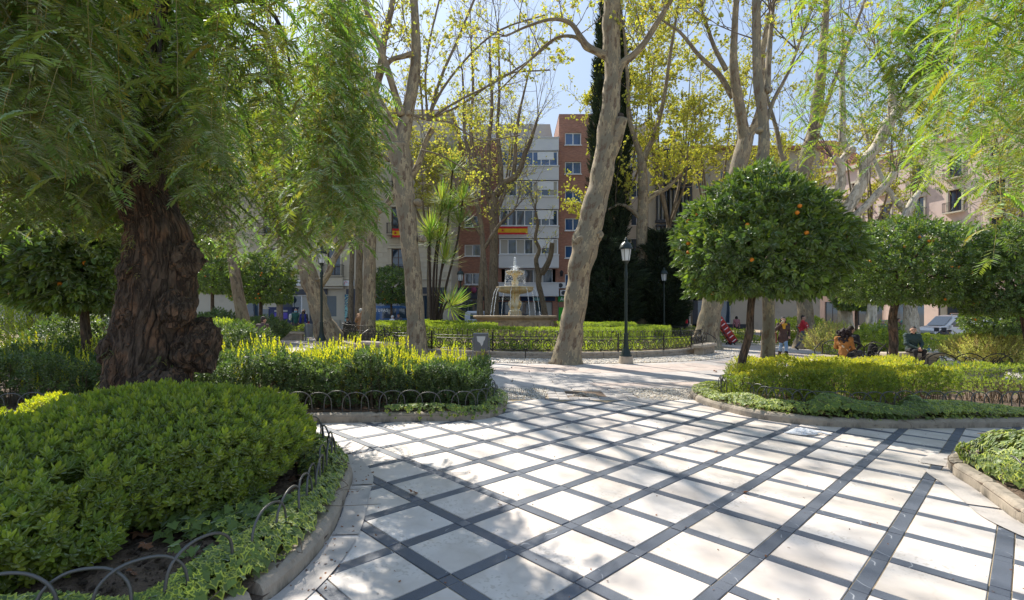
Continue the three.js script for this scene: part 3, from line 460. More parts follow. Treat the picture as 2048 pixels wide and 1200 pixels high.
planeTree('plane_tree', 'slim grey plane trunk rising straight behind the candelabra-forked one', 30, onGround(-9.15, 30), [
  L([[718, 672, 7.5], [718, 560, 7], [719, 450, 7], [714, 360, 6.5], [708, 260, 7], [700, 160, 6], [690, 60, 4]], { side: 12 }), L([[718, 330, 5], [745, 310, 4], [770, 316, 3.5], [785, 330, 3]], { side: 3 }), L([[714, 380, 5], [690, 320, 4], [660, 240, 3]], {})],
  { seed: 104, group: PL, mat: M.planeGrey, leafy: 1.1, c0: [1, 1, 0.8], c1: [1.2, 1.1, 1] });
planeTree('plane_tree', 'thick leaning plane trunk with a dark cavity beside the green lamp post', 24.2, gp(667, 690), [
  L([[664, 692, 23], [645, 640, 18.5], [632, 595, 17.5], [620, 560, 17], [605, 500, 14.5], [596, 450, 13], [588, 380, 12], [574, 300, 10], [560, 200, 7], [548, 100, 5]], { side: 8 }),
  L([[640, 572, 7], [656, 545, 6], [666, 518, 6], [678, 496, 6], [690, 474, 5], [700, 440, 4]], { dz: -0.1, side: 4 }), L([[604, 440, 9], [625, 380, 7], [640, 310, 5], [650, 230, 4]], {})],
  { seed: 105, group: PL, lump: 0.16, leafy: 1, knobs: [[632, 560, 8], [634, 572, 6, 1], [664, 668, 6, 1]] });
planeTree('plane_tree', 'slender speckled plane trunk behind the hedge near the seated reader', 20, onGround(-10.45, 20), [
  L([[494, 694, 12], [486, 640, 11.5], [475, 580, 10.5], [468, 535, 10], [460, 470, 8.5], [452, 400, 7], [446, 300, 5]], { side: 6 })], { seed: 106, group: PL, mat: M.planeGrey, leafy: 0.8 });
planeTree('plane_tree', 'bare pollarded plane tree with upswept limbs behind the fountain', 38, onGround(-1.45, 38), [
  L([[987, 660, 9.5], [987, 560, 8.8], [988, 480, 8.6], [987, 420, 8.6], [988, 388, 9]], { side: 0, end: 0 }),
  L([[985, 395, 8], [966, 362, 7], [948, 344, 5.5], [938, 310, 4.5], [928, 262, 3.5], [926, 200, 2.6], [922, 130, 1.8]], { side: 8 }), L([[972, 370, 6], [962, 340, 5], [950, 318, 4], [944, 270, 3.4], [950, 200, 2.6], [948, 120, 1.6]], { side: 8 }), L([[975, 372, 5], [980, 345, 4.6], [978, 300, 4], [985, 230, 3.2], [982, 140, 2.2]], { side: 8 }),
  L([[992, 390, 8], [1010, 366, 6.5], [1030, 355, 6], [1044, 330, 5.5], [1050, 308, 5], [1060, 286, 4], [1075, 240, 2.4]], { side: 8 }), L([[1000, 375, 6], [1002, 350, 5], [1000, 318, 4.6], [996, 270, 3.4], [1000, 190, 2.4], [998, 110, 1.6]], { side: 8 }), L([[1026, 356, 5], [1030, 320, 4.4], [1032, 270, 3.6], [1038, 225, 3], [1050, 170, 2], [1066, 100, 1.4]], { side: 8 })],
  { seed: 107, mat: M.planeGrey, leafy: 0.25, shoot: 3.6, rise: 0.5, group: PL });
planeTree('plane_tree', 'twin-stemmed grey plane tree standing close to the pollard behind the fountain', 36, onGround(-2.4, 36), [
  L([[962, 660, 6.5], [960, 600, 6], [964, 550, 6], [966, 500, 5.5], [962, 450, 5], [952, 400, 4]], { side: 5 }), L([[974, 655, 4.5], [973, 600, 4.5], [970, 540, 4.5], [966, 500, 4.5]], { dz: 0, end: 0, side: 0 }), L([[962, 470, 4], [945, 440, 3.4], [930, 400, 3], [910, 360, 2]], { side: 8 }), L([[966, 500, 4], [1000, 450, 3], [1030, 420, 2]], { side: 8 })], { seed: 108, mat: M.planeGrey, leafy: 0.5, shoot: 3, group: PL });
planeTree('plane_tree', 'small lopped plane tree with two blunt arms before the brick block', 41, onGround(2.6, 41), [
  L([[1093, 650, 6], [1085, 600, 5.2], [1077, 565, 5.4], [1079, 545, 6]], { side: 0, end: 0 }), L([[1077, 550, 5], [1072, 520, 4.5], [1078, 500, 3.6], [1070, 480, 3.4], [1074, 452, 3], [1070, 430, 2.4]], { side: 4, end: 6 }), L([[1083, 548, 6], [1095, 528, 5.5], [1101, 508, 5], [1103, 488, 5]], { end: 0, side: 2 })], { seed: 109, mat: M.planeGrey, leafy: 0.3, shoot: 2, group: PL });
planeTree('plane_tree', 'plane trunk wreathed in yellow young leaves behind the clipped ring hedge', 35, onGround(9, 35), [
  L([[1283, 654, 12], [1284, 560, 11.3], [1284, 480, 11], [1286, 400, 10.5], [1286, 350, 9], [1283, 310, 8]], { side: 5, end: 0 }), L([[1284, 318, 7], [1270, 284, 5], [1256, 242, 4.4], [1250, 170, 3.4], [1240, 80, 2.4]], { side: 10 }), L([[1286, 320, 7], [1302, 280, 5], [1316, 220, 4], [1322, 140, 3], [1330, 50, 2]], { side: 10 }), L([[1288, 410, 6], [1308, 390, 5], [1334, 376, 4], [1360, 350, 3]], { side: 8 }), L([[1284, 440, 5], [1262, 420, 4], [1240, 410, 3], [1215, 420, 2]], { side: 8 })], { seed: 110, leafy: 2.6, leafSize: 1.0, shoot: 3, kids: 6, group: PL, c0: [1.0, 1.0, 0.8], c1: [1.2, 1.12, 0.9] });
planeTree('plane_tree', 'broad-footed plane tree leaning away beside the stone bench end', 25.4, gp(1413, 699), [
  L([[1410, 700, 28], [1416, 660, 22], [1424, 610, 20], [1433, 560, 18.5], [1446, 480, 17.5], [1462, 400, 17], [1473, 350, 16], [1486, 300, 15], [1492, 272, 14]], { side: 0, end: 0 }),
  L([[1490, 285, 12], [1478, 236, 10], [1464, 190, 9], [1453, 140, 7.5], [1450, 80, 6], [1446, -10, 5], [1440, -90, 4]], { side: 9 }), L([[1492, 280, 9], [1508, 248, 8], [1514, 200, 7], [1505, 140, 6], [1510, 60, 5]], { side: 9 }), L([[1466, 195, 6], [1440, 150, 5], [1400, 110, 4], [1360, 60, 3], [1330, 40, 2]], { side: 9 }), L([[1452, 140, 5], [1430, 90, 4], [1410, 20, 3]], { side: 8 })], { seed: 111, leafy: 1.5, leafSize: 1.0, group: PL, knobs: [[1478, 226, 9], [1474, 190, 7]] });
planeTree('plane_tree', 'thin yellow-flecked plane trunk rising through the ivy bed beside the orange tree', 12.4, gp(1535, 770), [
  L([[1534, 775, 15], [1536, 700, 12.5], [1537, 630, 12], [1534, 540, 11.5], [1526, 440, 11], [1520, 350, 11], [1528, 290, 11], [1527, 240, 10], [1520, 190, 10], [1515, 150, 9], [1513, 60, 8], [1512, -40, 7], [1508, -160, 5]], { side: 6 }), L([[1524, 200, 7], [1537, 178, 7], [1548, 120, 6], [1562, 50, 5], [1582, -40, 4], [1600, -120, 3]], { side: 7 }), L([[1528, 260, 5], [1548, 200, 4], [1580, 140, 3], [1610, 60, 2]], { side: 6 })], { seed: 112, leafy: 0.7, group: PL, knobs: [[1536, 180, 8], [1519, 262, 8], [1534, 270, 7]] });
planeTree('plane_tree', 'short-looking plane trunk on the paving where the red crates are wheeled past', 27, gp(1612, 697), [
  L([[1613, 698, 18], [1611, 640, 14.5], [1606, 560, 13.5], [1600, 450, 13], [1598, 375, 13], [1611, 320, 13], [1630, 250, 12], [1637, 190, 11], [1643, 130, 8.5], [1650, 50, 6.5], [1655, -30, 5]], { side: 6 }), L([[1608, 330, 5], [1625, 280, 4.5], [1640, 210, 4], [1665, 120, 3], [1690, 30, 2]], { dz: 0.2, side: 8 }), L([[1600, 380, 6], [1576, 320, 4.5], [1570, 240, 4], [1560, 160, 3], [1565, 60, 2]], { side: 8 })], { seed: 113, leafy: 0.6, group: PL });
planeTree('plane_tree', 'pale twisting plane tree with thick white limbs behind the seated couple', 27, gp(1692, 699), [
  L([[1692, 702, 15], [1691, 640, 12.8], [1688, 560, 12.5], [1681, 500, 13.5], [1668, 468, 13], [1676, 445, 12.5], [1692, 420, 11.5]], { side: 0, end: 0 }),
  L([[1684, 432, 11], [1705, 400, 11], [1722, 362, 10.5], [1728, 322, 10], [1745, 300, 10], [1760, 272, 10.5], [1768, 252, 11], [1790, 226, 9], [1812, 206, 8], [1832, 190, 6], [1860, 140, 5], [1900, 70, 4]], { dz: 0.05, side: 8 }),
  L([[1786, 232, 8], [1788, 200, 8], [1792, 165, 8], [1780, 142, 8]], { end: 7, side: 3 }), L([[1790, 170, 6], [1812, 162, 5.5], [1832, 148, 5.5], [1850, 90, 5], [1880, 40, 4], [1910, -20, 3]], { side: 7 }),
  L([[1678, 442, 9], [1676, 400, 8.5], [1690, 360, 7.5], [1689, 322, 7], [1704, 302, 8], [1696, 270, 6.5], [1700, 228, 6], [1704, 150, 5], [1712, 60, 4]], { dz: -0.1, side: 7 }), L([[1670, 462, 7], [1650, 440, 6.5], [1662, 408, 6.5], [1669, 370, 7], [1668, 335, 7], [1650, 322, 5]], { end: 5, dz: 0.15, side: 3 }),
  L([[1690, 450, 8], [1726, 412, 7], [1758, 372, 6.5], [1770, 352, 6]], { end: 8, dz: 0.2, side: 3 }), L([[1668, 450, 5], [1640, 465, 4], [1612, 478, 3]], { end: 2, dz: -0.2, side: 1 })], { seed: 114, mat: M.planePale, leafy: 0.35, shoot: 3.6, rise: 0.35, group: PL, knobs: [[1768, 256, 11], [1792, 222, 11], [1782, 142, 9], [1702, 300, 9]] });
planeTree('plane_tree', 'stout plane trunk beside the white van across the far bed', 39, onGround(31.1, 39), [
  L([[1823, 686, 14], [1821, 620, 11.8], [1818, 560, 11], [1816, 500, 11], [1810, 450, 9], [1820, 400, 7]], { side: 5 }), L([[1812, 470, 6], [1786, 452, 5], [1760, 460, 4]], {}), L([[1812, 450, 7], [1832, 390, 6], [1852, 358, 5], [1862, 300, 4], [1880, 200, 3]], { side: 8 }), L([[1815, 430, 6], [1790, 380, 5], [1770, 300, 4], [1764, 200, 3]], { side: 8 })], { seed: 115, mat: M.planePale, leafy: 0.9, group: PL });
planeTree('plane_tree', 'diagonal pale plane limb reaching out above the second orange tree', 24, onGround(17.0, 24), [
  L([[1740, 690, 9], [1745, 600, 8.5], [1752, 520, 8], [1766, 474, 8], [1782, 452, 7.5], [1806, 436, 6.5], [1828, 398, 6], [1850, 370, 5], [1864, 330, 4.5], [1872, 270, 4], [1885, 190, 3]], { side: 10 })], { seed: 116, mat: M.planePale, leafy: 0.6, group: PL });

// farther planes that show as a haze of twigs and yellow young leaves between the near ones
function farPlane(label, px, Z, top, width, o = {}) {
  reseed(o.seed); const x = (px - HX) / FOCAL * Z, H = EYE + (HY - top) / FOCAL * Z, b = onGround(x, Z), g = thing('plane_tree', label, 'tree', b, 'plane trees along the far side'), w = { tips: [], twigs: [], leaves: [], levels: 2, kids: o.kids ?? 5, leafy: o.leafy ?? 1.6, thin: 0.00022 * Z }, tr = [];
  const fork = H * rr(0.28, 0.4), p0 = V(x, b.y - 0.1, -Z), p1 = V(x + gauss() * 0.3, b.y + fork, -Z); tr.push(tube([p0, p0.clone().lerp(p1, 0.5).add(V(gauss() * 0.15, 0, 0)), p1], [0.25, 0.20, 0.18], 10, 5, (s, a, r, p) => r * 0.2 * (noise3(p.x + Math.cos(a), p.y * 2, Math.sin(a)) - 0.5)));
  const n = o.limbs ?? 7; for (let i = 0; i < n; i++) { const a = i / n * 6.28 + rr(-0.4, 0.4), R = width / 2 * rr(0.35, 0.85), e = V(x + R * Math.cos(a), b.y + H * rr(0.62, 0.9), -Z + R * Math.sin(a) * 0.8), m = p1.clone().lerp(e, 0.45).add(V(Math.cos(a) * R * 0.25, -0.4, Math.sin(a) * R * 0.2)), q = p1.clone().lerp(e, 0.75).add(V(Math.cos(a) * R * 0.15, 0.2, 0)); tr.push(tube([p1.clone().add(V(0, -0.2, 0)), m, q, e], [0.12, 0.085, 0.055, 0.03], 7, 4)); for (const [c, k] of [[m, 3], [q, 4], [e, 6]]) for (let j = 0; j < k; j++) w.tips.push([c, V(gauss(), 0.5 + gauss() * 0.6, gauss()), rr(1.2, 2.6) * (o.shoot ?? 1), 0.018]); }
  growTwigs(w); part('trunk', tr, M.planeGrey, g); part('twig', w.twigs, M.twig, g).userData.kind = 'stuff';
  instances('foliage', budLeaf, M.planeLeaf, w.leaves.map(p => [p, aim(V(gauss(), gauss() + 0.2, gauss())), rr(0.9, 1.7) * (o.leafSize ?? 1), vary([1, 1, 0.8], [1.2, 1.1, 1])]), g);
}
[['airy plane tree beyond the orange tree before the cream house', 560, 37, 170, 7, 1.2], ['plane tree veiling the cream house cornice', 700, 41, 150, 8, 1.6], ['yellowing plane tree between the tall trunk and the palm lily', 860, 44, 190, 8, 2.2], ['bare-twigged plane tree high above the fountain', 986, 47, 90, 8, 0.5], ['golden young-leaved plane tree beside the cypress', 1230, 43, 30, 9, 2.6], ['dense golden plane tree over the steel-finned facade', 1340, 40, 40, 9, 2.8], ['golden plane tree behind the first orange tree crown', 1430, 44, 60, 9, 2.6], ['plane tree hazy with buds below the tiled roof', 1540, 46, 220, 8, 2.2], ['twiggy plane tree behind the pale twisting one', 1740, 44, 180, 9, 1.8], ['plane tree at the pink house corner near the pepper fronds', 2040, 36, 170, 8, 1.4], ['plane tree before the far end of the cream house', 20, 36, 140, 8, 1.6], ['plane tree half hidden by the weeping pepper tree', 330, 40, 150, 8, 1.4]]
  .forEach((q, i) => farPlane(q[0], q[1], q[2], q[3], q[4], { seed: 300 + i, leafy: q[5] * 1.5, leafSize: 0.68, limbs: 6 }));
// ------------------------------------------------------------------ weeping pepper trees
M.pepperLeaf = leafMat(0.19, 0.29, 0.03, 0.56, 0.16, { vertexColors: true });
M.pepperTwig = std(0.16, 0.13, 0.06, 0.8);
function strand(len, s) {                                                  // a hanging twig with feathery leaves
  reseed(s); const green = [], pts = [V(0, 0, 0)]; let d = V(gauss() * 0.35, -0.7, gauss() * 0.35).normalize(), q = V(0, 0, 0); const n = Math.ceil(len / 0.10);
  for (let i = 0; i < n; i++) { d.add(V(gauss() * 0.07, -0.16, gauss() * 0.07)).normalize(); q = q.clone().addScaledVector(d, len / n); pts.push(q); }
  const pos = [], col = [];
  for (let i = 1; i <= n; i++) {
    const a = i * 2.4 + rr(-0.5, 0.5), p = pts[i], out = V(Math.cos(a), rr(-0.15, 0.45), Math.sin(a)).normalize(), L = rr(0.22, 0.34) * (i > n - 2 ? 0.8 : 1), m = 11, fd = out.clone(); let c = p.clone(); const side = out.clone().cross(Y1).normalize(), k = rr(0.72, 1.25), warm = rnd() < 0.2 ? 1.5 : 1;
    for (let j = 0; j <= m; j++) {
      fd.add(V(0, -0.13, 0)).normalize(); const nx = c.clone().addScaledVector(fd, L / m), f = j / m, ll = 0.066 * (0.55 + 0.9 * Math.sin(Math.PI * (0.15 + 0.75 * f))), lw = 0.0165;
      for (const sg of j === m ? [0] : [-1, 1]) { const ld = fd.clone().multiplyScalar(sg === 0 ? 1 : 0.55).addScaledVector(side, sg * 0.85).add(V(0, rr(-0.3, 0.05), 0)).normalize(), wv = ld.clone().cross(V(rr(-0.4, 0.4), 1, rr(-0.4, 0.4))).normalize().multiplyScalar(lw / 2), e = nx.clone().addScaledVector(ld, ll), mid = nx.clone().addScaledVector(ld, ll * 0.45);
        for (const v of [nx, mid.clone().add(wv), e, nx, e, mid.clone().sub(wv)]) { pos.push(v.x, v.y, v.z); col.push(k * warm * (1 + 0.15 * (sg)), k, k * 0.9); } }
      c = nx;
    }
  }
  const g = new THREE.BufferGeometry(); g.setAttribute('position', new THREE.Float32BufferAttribute(pos, 3)); g.setAttribute('color', new THREE.Float32BufferAttribute(col, 3)); g.computeVertexNormals();
  const tw = tint(tube(pts, pts.map((_, i) => 0.0035 * (1 - 0.6 * i / n)), 3, 1, null, false), 2.0, 1.0, 0.9);
  return merge([g, tw]);
}
const strands = [strand(0.9, 601), strand(1.15, 602), strand(0.7, 603), strand(1.35, 604), strand(0.5, 605)];
function curtain(parent, spots, mat = M.pepperLeaf) {                      // spots: [top point, strand number, scale, colour]
  for (let k = 0; k < strands.length; k++) { const l = spots.filter(q => q[1] === k).map(q => [q[0], new THREE.Quaternion().setFromEuler(new THREE.Euler(gauss() * 0.12, rnd() * 6.28, gauss() * 0.12)), q[2], q[3]]); if (l.length) instances('foliage', strands[k], mat, l, parent); }
}
{
  reseed(611); const Z = 5.8, b = onGround(-4.25, Z, 0.1), t = thing('pepper_tree', 'old pepper tree with a dark gnarled burly trunk and weeping feathery leaves', 'tree', b), s = Z / FOCAL;
  const path = [[278, 905, 96], [282, 860, 82], [291, 790, 74], [303, 720, 74], [312, 650, 70], [320, 580, 66], [322, 520, 62], [318, 470, 55], [304, 420, 42], [292, 380, 35], [296, 320, 33], [312, 240, 32], [320, 150, 30]];
  const burls = [[392, 690, 46, 0.02], [240, 705, 34, 0.15], [372, 520, 30, 0.1], [268, 545, 26, 0.25], [270, 420, 26, 0.1], [300, 790, 40, 0.33], [262, 640, 22, 0.3], [350, 620, 30, 0.3], [345, 770, 26, 0.3]].map(q => [at(q[0], q[1], Z - q[3]), q[2] * s]);
  const g = tube(path.map(q => at(q[0], q[1], Z)), path.map(q => q[2] * s), 72, 14, (sl, a, r, p) => r * (0.16 * (noise3(Math.cos(a) * 1.3 + 4, p.y * 1.5, Math.sin(a) * 1.3) - 0.5) + 0.10 * (noise3(Math.cos(a) * 4 + p.y * 0.8, p.y * 2.2, Math.sin(a) * 4) - 0.5)) + 0.028 * (Math.abs(2 * noise3(a * 5 + p.y * 1.6 + 1.4 * noise3(a * 3, p.y * 4, 1), p.y * 5.5, 7) - 1) - 0.4) + 0.022 * (noise3(a * 9, p.y * 16, 3) - 0.5) + 0.012 * (noise3(a * 20, p.y * 40, 3) - 0.5));
  const blobs = burls.map(([c, r], i) => { const q = new THREE.IcosahedronGeometry(r, 5), p = q.attributes.position; for (let k = 0; k < p.count; k++) { const v = V(p.getX(k), p.getY(k), p.getZ(k)).divideScalar(r), f = 1 + 0.38 * (noise3(v.x * 2 + i * 9, v.y * 2, v.z * 2) - 0.5) + 0.30 * (noise3(v.x * 6, v.y * 6 + i, v.z * 6) - 0.5) + 0.14 * (noise3(v.x * 17, v.y * 17 + i, v.z * 17) - 0.5); p.setXYZ(k, c.x + v.x * r * f, c.y + v.y * r * f * 1.15, c.z + v.z * r * f); } q.computeVertexNormals(); return uvMetres(q, 1.5); });
  part('trunk', g, M.pepper, t); blobs.forEach(q => part('burl', q, M.pepper, t));
  // loose bark shreds
  const sh = []; for (let i = 0; i < 1300; i++) { const k = 1 + Math.floor(rnd() * 8), q = path[k], p = at(lerp(q[0], path[k + 1][0], 0.5), lerp(q[1], path[k + 1][1], rnd()), Z), a = rr(0.1, 3.04), rad = lerp(q[2], path[k + 1][2], 0.5) * s * rr(0.98, 1.06); sh.push([p.add(V(Math.cos(a) * rad, 0, Math.sin(a) * rad)), aim(V(Math.cos(a) + gauss(), gauss() * 1.2 + 0.3, Math.sin(a) + gauss())), V(rr(0.15, 0.6), rr(0.3, 1), rr(0.3, 1)).multiplyScalar(0.05), rgb(1, 1, 1).multiplyScalar(rr(0.5, 1.3))]); }
  instances('bark_shreds', leaf(1, 0.5, 0.3, 0.5, [0.4]), std(0.17, 0.088, 0.05, 0.95), sh, t);
  const limbs = [], tops = [];
  const arch = (p0, az, out, rise, r) => { if (Math.cos(az) > 0.1) { out *= 0.55; rise *= 0.8; } const e = V(Math.cos(az), 0, Math.sin(az)), P = [p0, p0.clone().addScaledVector(e, out * 0.3).add(V(0, rise * 0.6, 0)), p0.clone().addScaledVector(e, out * 0.65).add(V(gauss() * 0.2, rise, gauss() * 0.2)), p0.clone().addScaledVector(e, out).add(V(0, rise * 0.85, 0)), p0.clone().addScaledVector(e, out * 1.15).add(V(0, rise * 0.5 - 0.3, 0))]; limbs.push(tube(P, [r, r * 0.7, r * 0.45, r * 0.25, r * 0.1], 8, 6, (sl, a, rr_, p) => rr_ * 0.3 * (noise3(p.x * 5, p.y * 5, a) - 0.5))); const c = new THREE.CatmullRomCurve3(P); for (let i = 0; i < 14; i++) tops.push(c.getPoint(0.35 + 0.65 * i / 13)); };
  const crown = at(300, 330, Z); for (let i = 0; i < 22; i++) arch(crown.clone().add(V(gauss() * 0.1, rr(0, 1.3), gauss() * 0.1)), i * 2.4 + rr(-0.3, 0.3), rr(1.2, 3.4), rr(0.9, 2.4), rr(0.05, 0.13));
  part('limb', limbs, M.pepper, t);
  // the leafage: a dome of hanging strands, ragged below, with a few windows
  const spots = [], lowAt = x => { const px = x; return 2.55 + 0.25 * Math.sin(px * 1.7) + 0.3 * noise3(px * 1.2 + 3, 0, 5); };
  for (let i = 0; i < 5200 && spots.length < 1450; i++) {
    const x = crown.x + rr(-3.4, 3.1), z = crown.z + rr(-2.3, 2.75), rx = (x - crown.x) / 3.3, rz = (z - crown.z) / 2.7; if (rx * rx + rz * rz > 1) continue;
    if (-z < 2.9 || x > 0.295 * z + 0.25 * (noise3(z * 2, x, 3) - 0.5)) continue; const edge = Math.sqrt(rx * rx + rz * rz), k = noise3(x * 1.1, z * 1.1, 20); if (k < (z < crown.z - 0.2 ? 0.50 : 0.40)) continue;
    const bottom = lowAt(x + z * 0.6) + (1 - edge) * 0.2 + 0.1 * rz + Math.pow(rnd(), 1.6) * 2.6 + (Math.hypot(x - crown.x, z - crown.z) < 0.5 ? 0.3 : 0), n = Math.floor(rnd() * 5), L = [0.9, 1.15, 0.7, 1.35, 0.5][n]; if (bottom + L > 6.6 - 1.3 * edge * edge) continue;
    spots.push([V(x, bottom + L, z), n, rr(0.85, 1.15), vary([0.8, 0.95, 1.05], [1.25, 1.15, 0.8])]);
  }
  curtain(t, spots);
  // sprouts on the bark
  const sp = []; for (let i = 0; i < 26; i++) { const k = 2 + Math.floor(rnd() * 8), q = path[k], a = rr(0, 3.14), p = at(q[0], q[1] + rr(-30, 30), Z).add(V(Math.cos(a) * q[2] * s, 0, Math.sin(a) * q[2] * s)); sp.push([p, 4, rr(0.2, 0.5), vary([1.2, 1.3, 0.8], [1.5, 1.3, 0.7])]); } curtain(t, sp);
}
{
  reseed(641); const b = onGround(7.9, 5.0, 0.1), t = thing('pepper_tree', 'weeping pepper tree whose bright fronds hang in from beyond the ivy mound', 'tree', b);
  part('trunk', tube([b.clone().add(V(0, -0.2, 0)), b.clone().add(V(0.1, 1.2, 0)), b.clone().add(V(-0.1, 2.6, -0.2)), b.clone().add(V(-0.5, 4.2, -0.5))], [0.5, 0.4, 0.34, 0.22], 24, 8, (s, a, r, p) => r * 0.3 * (noise3(p.y * 2, a * 2, 3) - 0.5)), M.pepper, t);
  const limbs = [], fork = b.clone().add(V(-0.4, 4.0, -0.45)), spots = [];
  const lines = [[[-0.6, 5.3, -6.6], 16], [[-1.6, 5.8, -7.2], 22], [[-2.6, 6.2, -6.6], 46], [[-3.2, 6.2, -7.4], 42], [[0.2, 5.4, -7.6], 18], [[-0.8, 5.0, -5.4], 20], [[-1.0, 5.3, -8.0], 20], [[0.6, 4.9, -6.4], 20], [[-3.85, 4.75, -4.25], 22], [[-3.3, 4.9, -4.8], 24], [[-2.6, 4.9, -5.2], 20]];
  for (const [e, n] of lines) { const E = V(b.x + e[0], e[1] + 0.5, e[2]), m = fork.clone().lerp(E, 0.5).add(V(0, 0.9, 0)), P = [fork, m, E, E.clone().add(V(-0.25, -0.5, 0))], c = new THREE.CatmullRomCurve3(P); limbs.push(tube(P, [0.1, 0.05, 0.02, 0.008], 7, 6)); for (let i = 0; i < n; i++) { const p = c.getPoint(rr(0.25, 1)), k = Math.floor(rnd() * 5); p.add(V(gauss() * 0.28, -Math.pow(rnd(), 0.8) * 1.7 + 0.2, gauss() * 0.28)); if (p.x / -p.z < 0.56) continue; spots.push([p, k, rr(0.85, 1.15), vary([1.0, 1.1, 0.9], [1.35, 1.3, 0.75])]); } }
  part('limb', limbs, M.pepper, t); curtain(t, spots);
}

// ------------------------------------------------------------------ orange trees
M.orangeLeaf = leafMat(0.11, 0.19, 0.018, 0.48, 0.75, { vertexColors: true, clearcoatRoughness: 0.3 });
M.orangeNew = leafMat(0.26, 0.31, 0.03, 0.5, 0.3, { vertexColors: true });
M.fruit = std(0.80, 0.25, 0.012, 0.5, { bumpMap: repeatOf(T.grain, 3), bumpScale: 0.002 });
const orangeSprig = [671, 672, 673].map(s => sprig(8, () => leaf(rr(0.085, 0.125), rr(0.042, 0.054), 0.4, rr(0.2, 0.5)), 1.9, 0.5, 0.09, s));
const orangeShoot = sprig(6, () => leaf(0.05, 0.018, 0.4, 0.2, [0.4]), 1.0, 0.15, 0.07, 675);
function orangeTree(label, o) {
  reseed(o.seed); const { Z, cx, cy, rx, ry } = o, c = at(cx, cy, Z), R = V(rx * Z / FOCAL, ry * Z / FOCAL, rx * Z / FOCAL * (o.deep ?? 0.95)), b = o.base ?? onGround(c.x, Z), t = thing('orange_tree', label, 'tree', b, o.group ?? 'orange trees clipped to round heads');
  const tr = o.trunk ? o.trunk.map(q => at(q[0], q[1], Z)) : [b.clone().add(V(0, -0.05, 0)), b.clone().lerp(c, 0.45).add(V(gauss() * 0.05, 0, 0)), c.clone().add(V(0, -R.y * 0.35, 0))], r0 = o.r0 ?? 0.09;
  const tg = [tube(tr, tr.map((_, i) => r0 * (1 - 0.3 * i / tr.length)), 12, 6, (s, a, r, p) => r * 0.22 * (noise3(p.y * 4, a, 2) - 0.5))], fork = tr[tr.length - 1];
  for (let i = 0; i < 9; i++) { const a = i * 2.4, e = c.clone().add(V(Math.cos(a) * R.x * 0.7, rr(-0.3, 0.7) * R.y, Math.sin(a) * R.z * 0.7)); tg.push(tube([fork.clone().add(V(0, -0.08, 0)), fork.clone().lerp(e, 0.5).add(V(0, 0.12, 0)), e], [r0 * 0.5, r0 * 0.3, 0.012], 6, 4)); }
  part('trunk', tg, M.orangeBark, t);
  const lists = [[], [], []], young = [], k0 = rr(0, 99);
  for (let i = 0; i < o.n; i++) {
    const u = rr(-1, 1), a = rnd() * 6.283, w = Math.sqrt(1 - u * u), d = V(w * Math.cos(a), u, w * Math.sin(a)), rad = (rnd() < 0.78 ? rr(0.86, 1.02) : rr(0.35, 0.9)) * (0.86 + 0.32 * noise3(d.x * 2.2 + k0, d.y * 2.2, d.z * 2.2) + 0.12 * (noise3(d.x * 6 + k0, d.y * 6, d.z * 6) - 0.5));
    const flat = d.y < -0.55 ? 0.55 / -d.y : 1, p = c.clone().add(V(d.x * R.x * rad, d.y * R.y * rad * flat, d.z * R.z * rad)), dir = d.clone().multiplyScalar(0.8).add(V(gauss() * 0.5, -0.35 + gauss() * 0.4, gauss() * 0.5));
    lists[i % 3].push([p, aim(dir), rr(0.75, 1.2) * (o.leaf ?? 1), vary([0.75, 0.85, 1.1], [1.75, 1.5, 0.95])]);
    if (d.y > -0.1 && rnd() < (o.young ?? 0.25)) young.push([p.clone().addScaledVector(d, 0.05), aim(d.clone().add(V(gauss() * 0.3, 0.7, gauss() * 0.3))), rr(0.7, 1.3) * (o.leaf ?? 1), vary([0.9, 0.9, 1], [1.2, 1.1, 1])]);
  }
  orangeSprig.forEach((g, i) => instances('crown', g, M.orangeLeaf, lists[i], t)); if (young.length) instances('foliage', orangeShoot, M.orangeNew, young, t);
  const fruit = new THREE.IcosahedronGeometry(0.038, 2);
  for (let i = 0; i < (o.fruit ?? 14); i++) { const a = rr(-0.2, 3.34), u = rr(-0.7, 0.7), w = Math.sqrt(1 - u * u), m = cast(new THREE.Mesh(fruit, M.fruit)); m.name = 'orange'; m.position.copy(c).add(V(w * Math.cos(a) * R.x * 0.98, u * R.y * 0.95, w * Math.sin(a) * R.z * 0.98)).sub(b); t.add(m); }
}
orangeTree('orange tree with a wide round head and bent slim trunk in the ivy bed', { seed: 701, Z: 10.2, cx: 1520, cy: 498, rx: 158, ry: 142, base: gp(1478, 783, 0.1), trunk: [[1477, 785], [1484, 720], [1499, 665], [1502, 610], [1512, 540]], r0: 0.085, n: 3000, leaf: 1.3, fruit: 16 });
orangeTree('orange tree with a low round head and dark trunk behind the clipped yellow hedge', { seed: 702, Z: 15.2, cx: 1808, cy: 542, rx: 134, ry: 98, base: onGround(11.5, 15.2, 0.1), trunk: [[1787, 735], [1787, 680], [1786, 632], [1796, 580]], r0: 0.13, n: 3300, leaf: 1.15, fruit: 22, young: 0.35 });
orangeTree('dark orange tree at the edge, above the paler citrus leaves near the van', { seed: 703, Z: 13.5, cx: 2040, cy: 560, rx: 95, ry: 110, base: onGround(13.9, 13.5, 0.1), n: 2600, fruit: 10, young: 0.1, r0: 0.1 });
orangeTree('big orange tree with large drooping leaves behind the old pepper trunk', { seed: 704, Z: 9.6, cx: 165, cy: 520, rx: 130, ry: 140, base: onGround(-8.0, 9.6, 0.1), n: 2600, leaf: 1.5, fruit: 10, young: 0.05, r0: 0.09 });
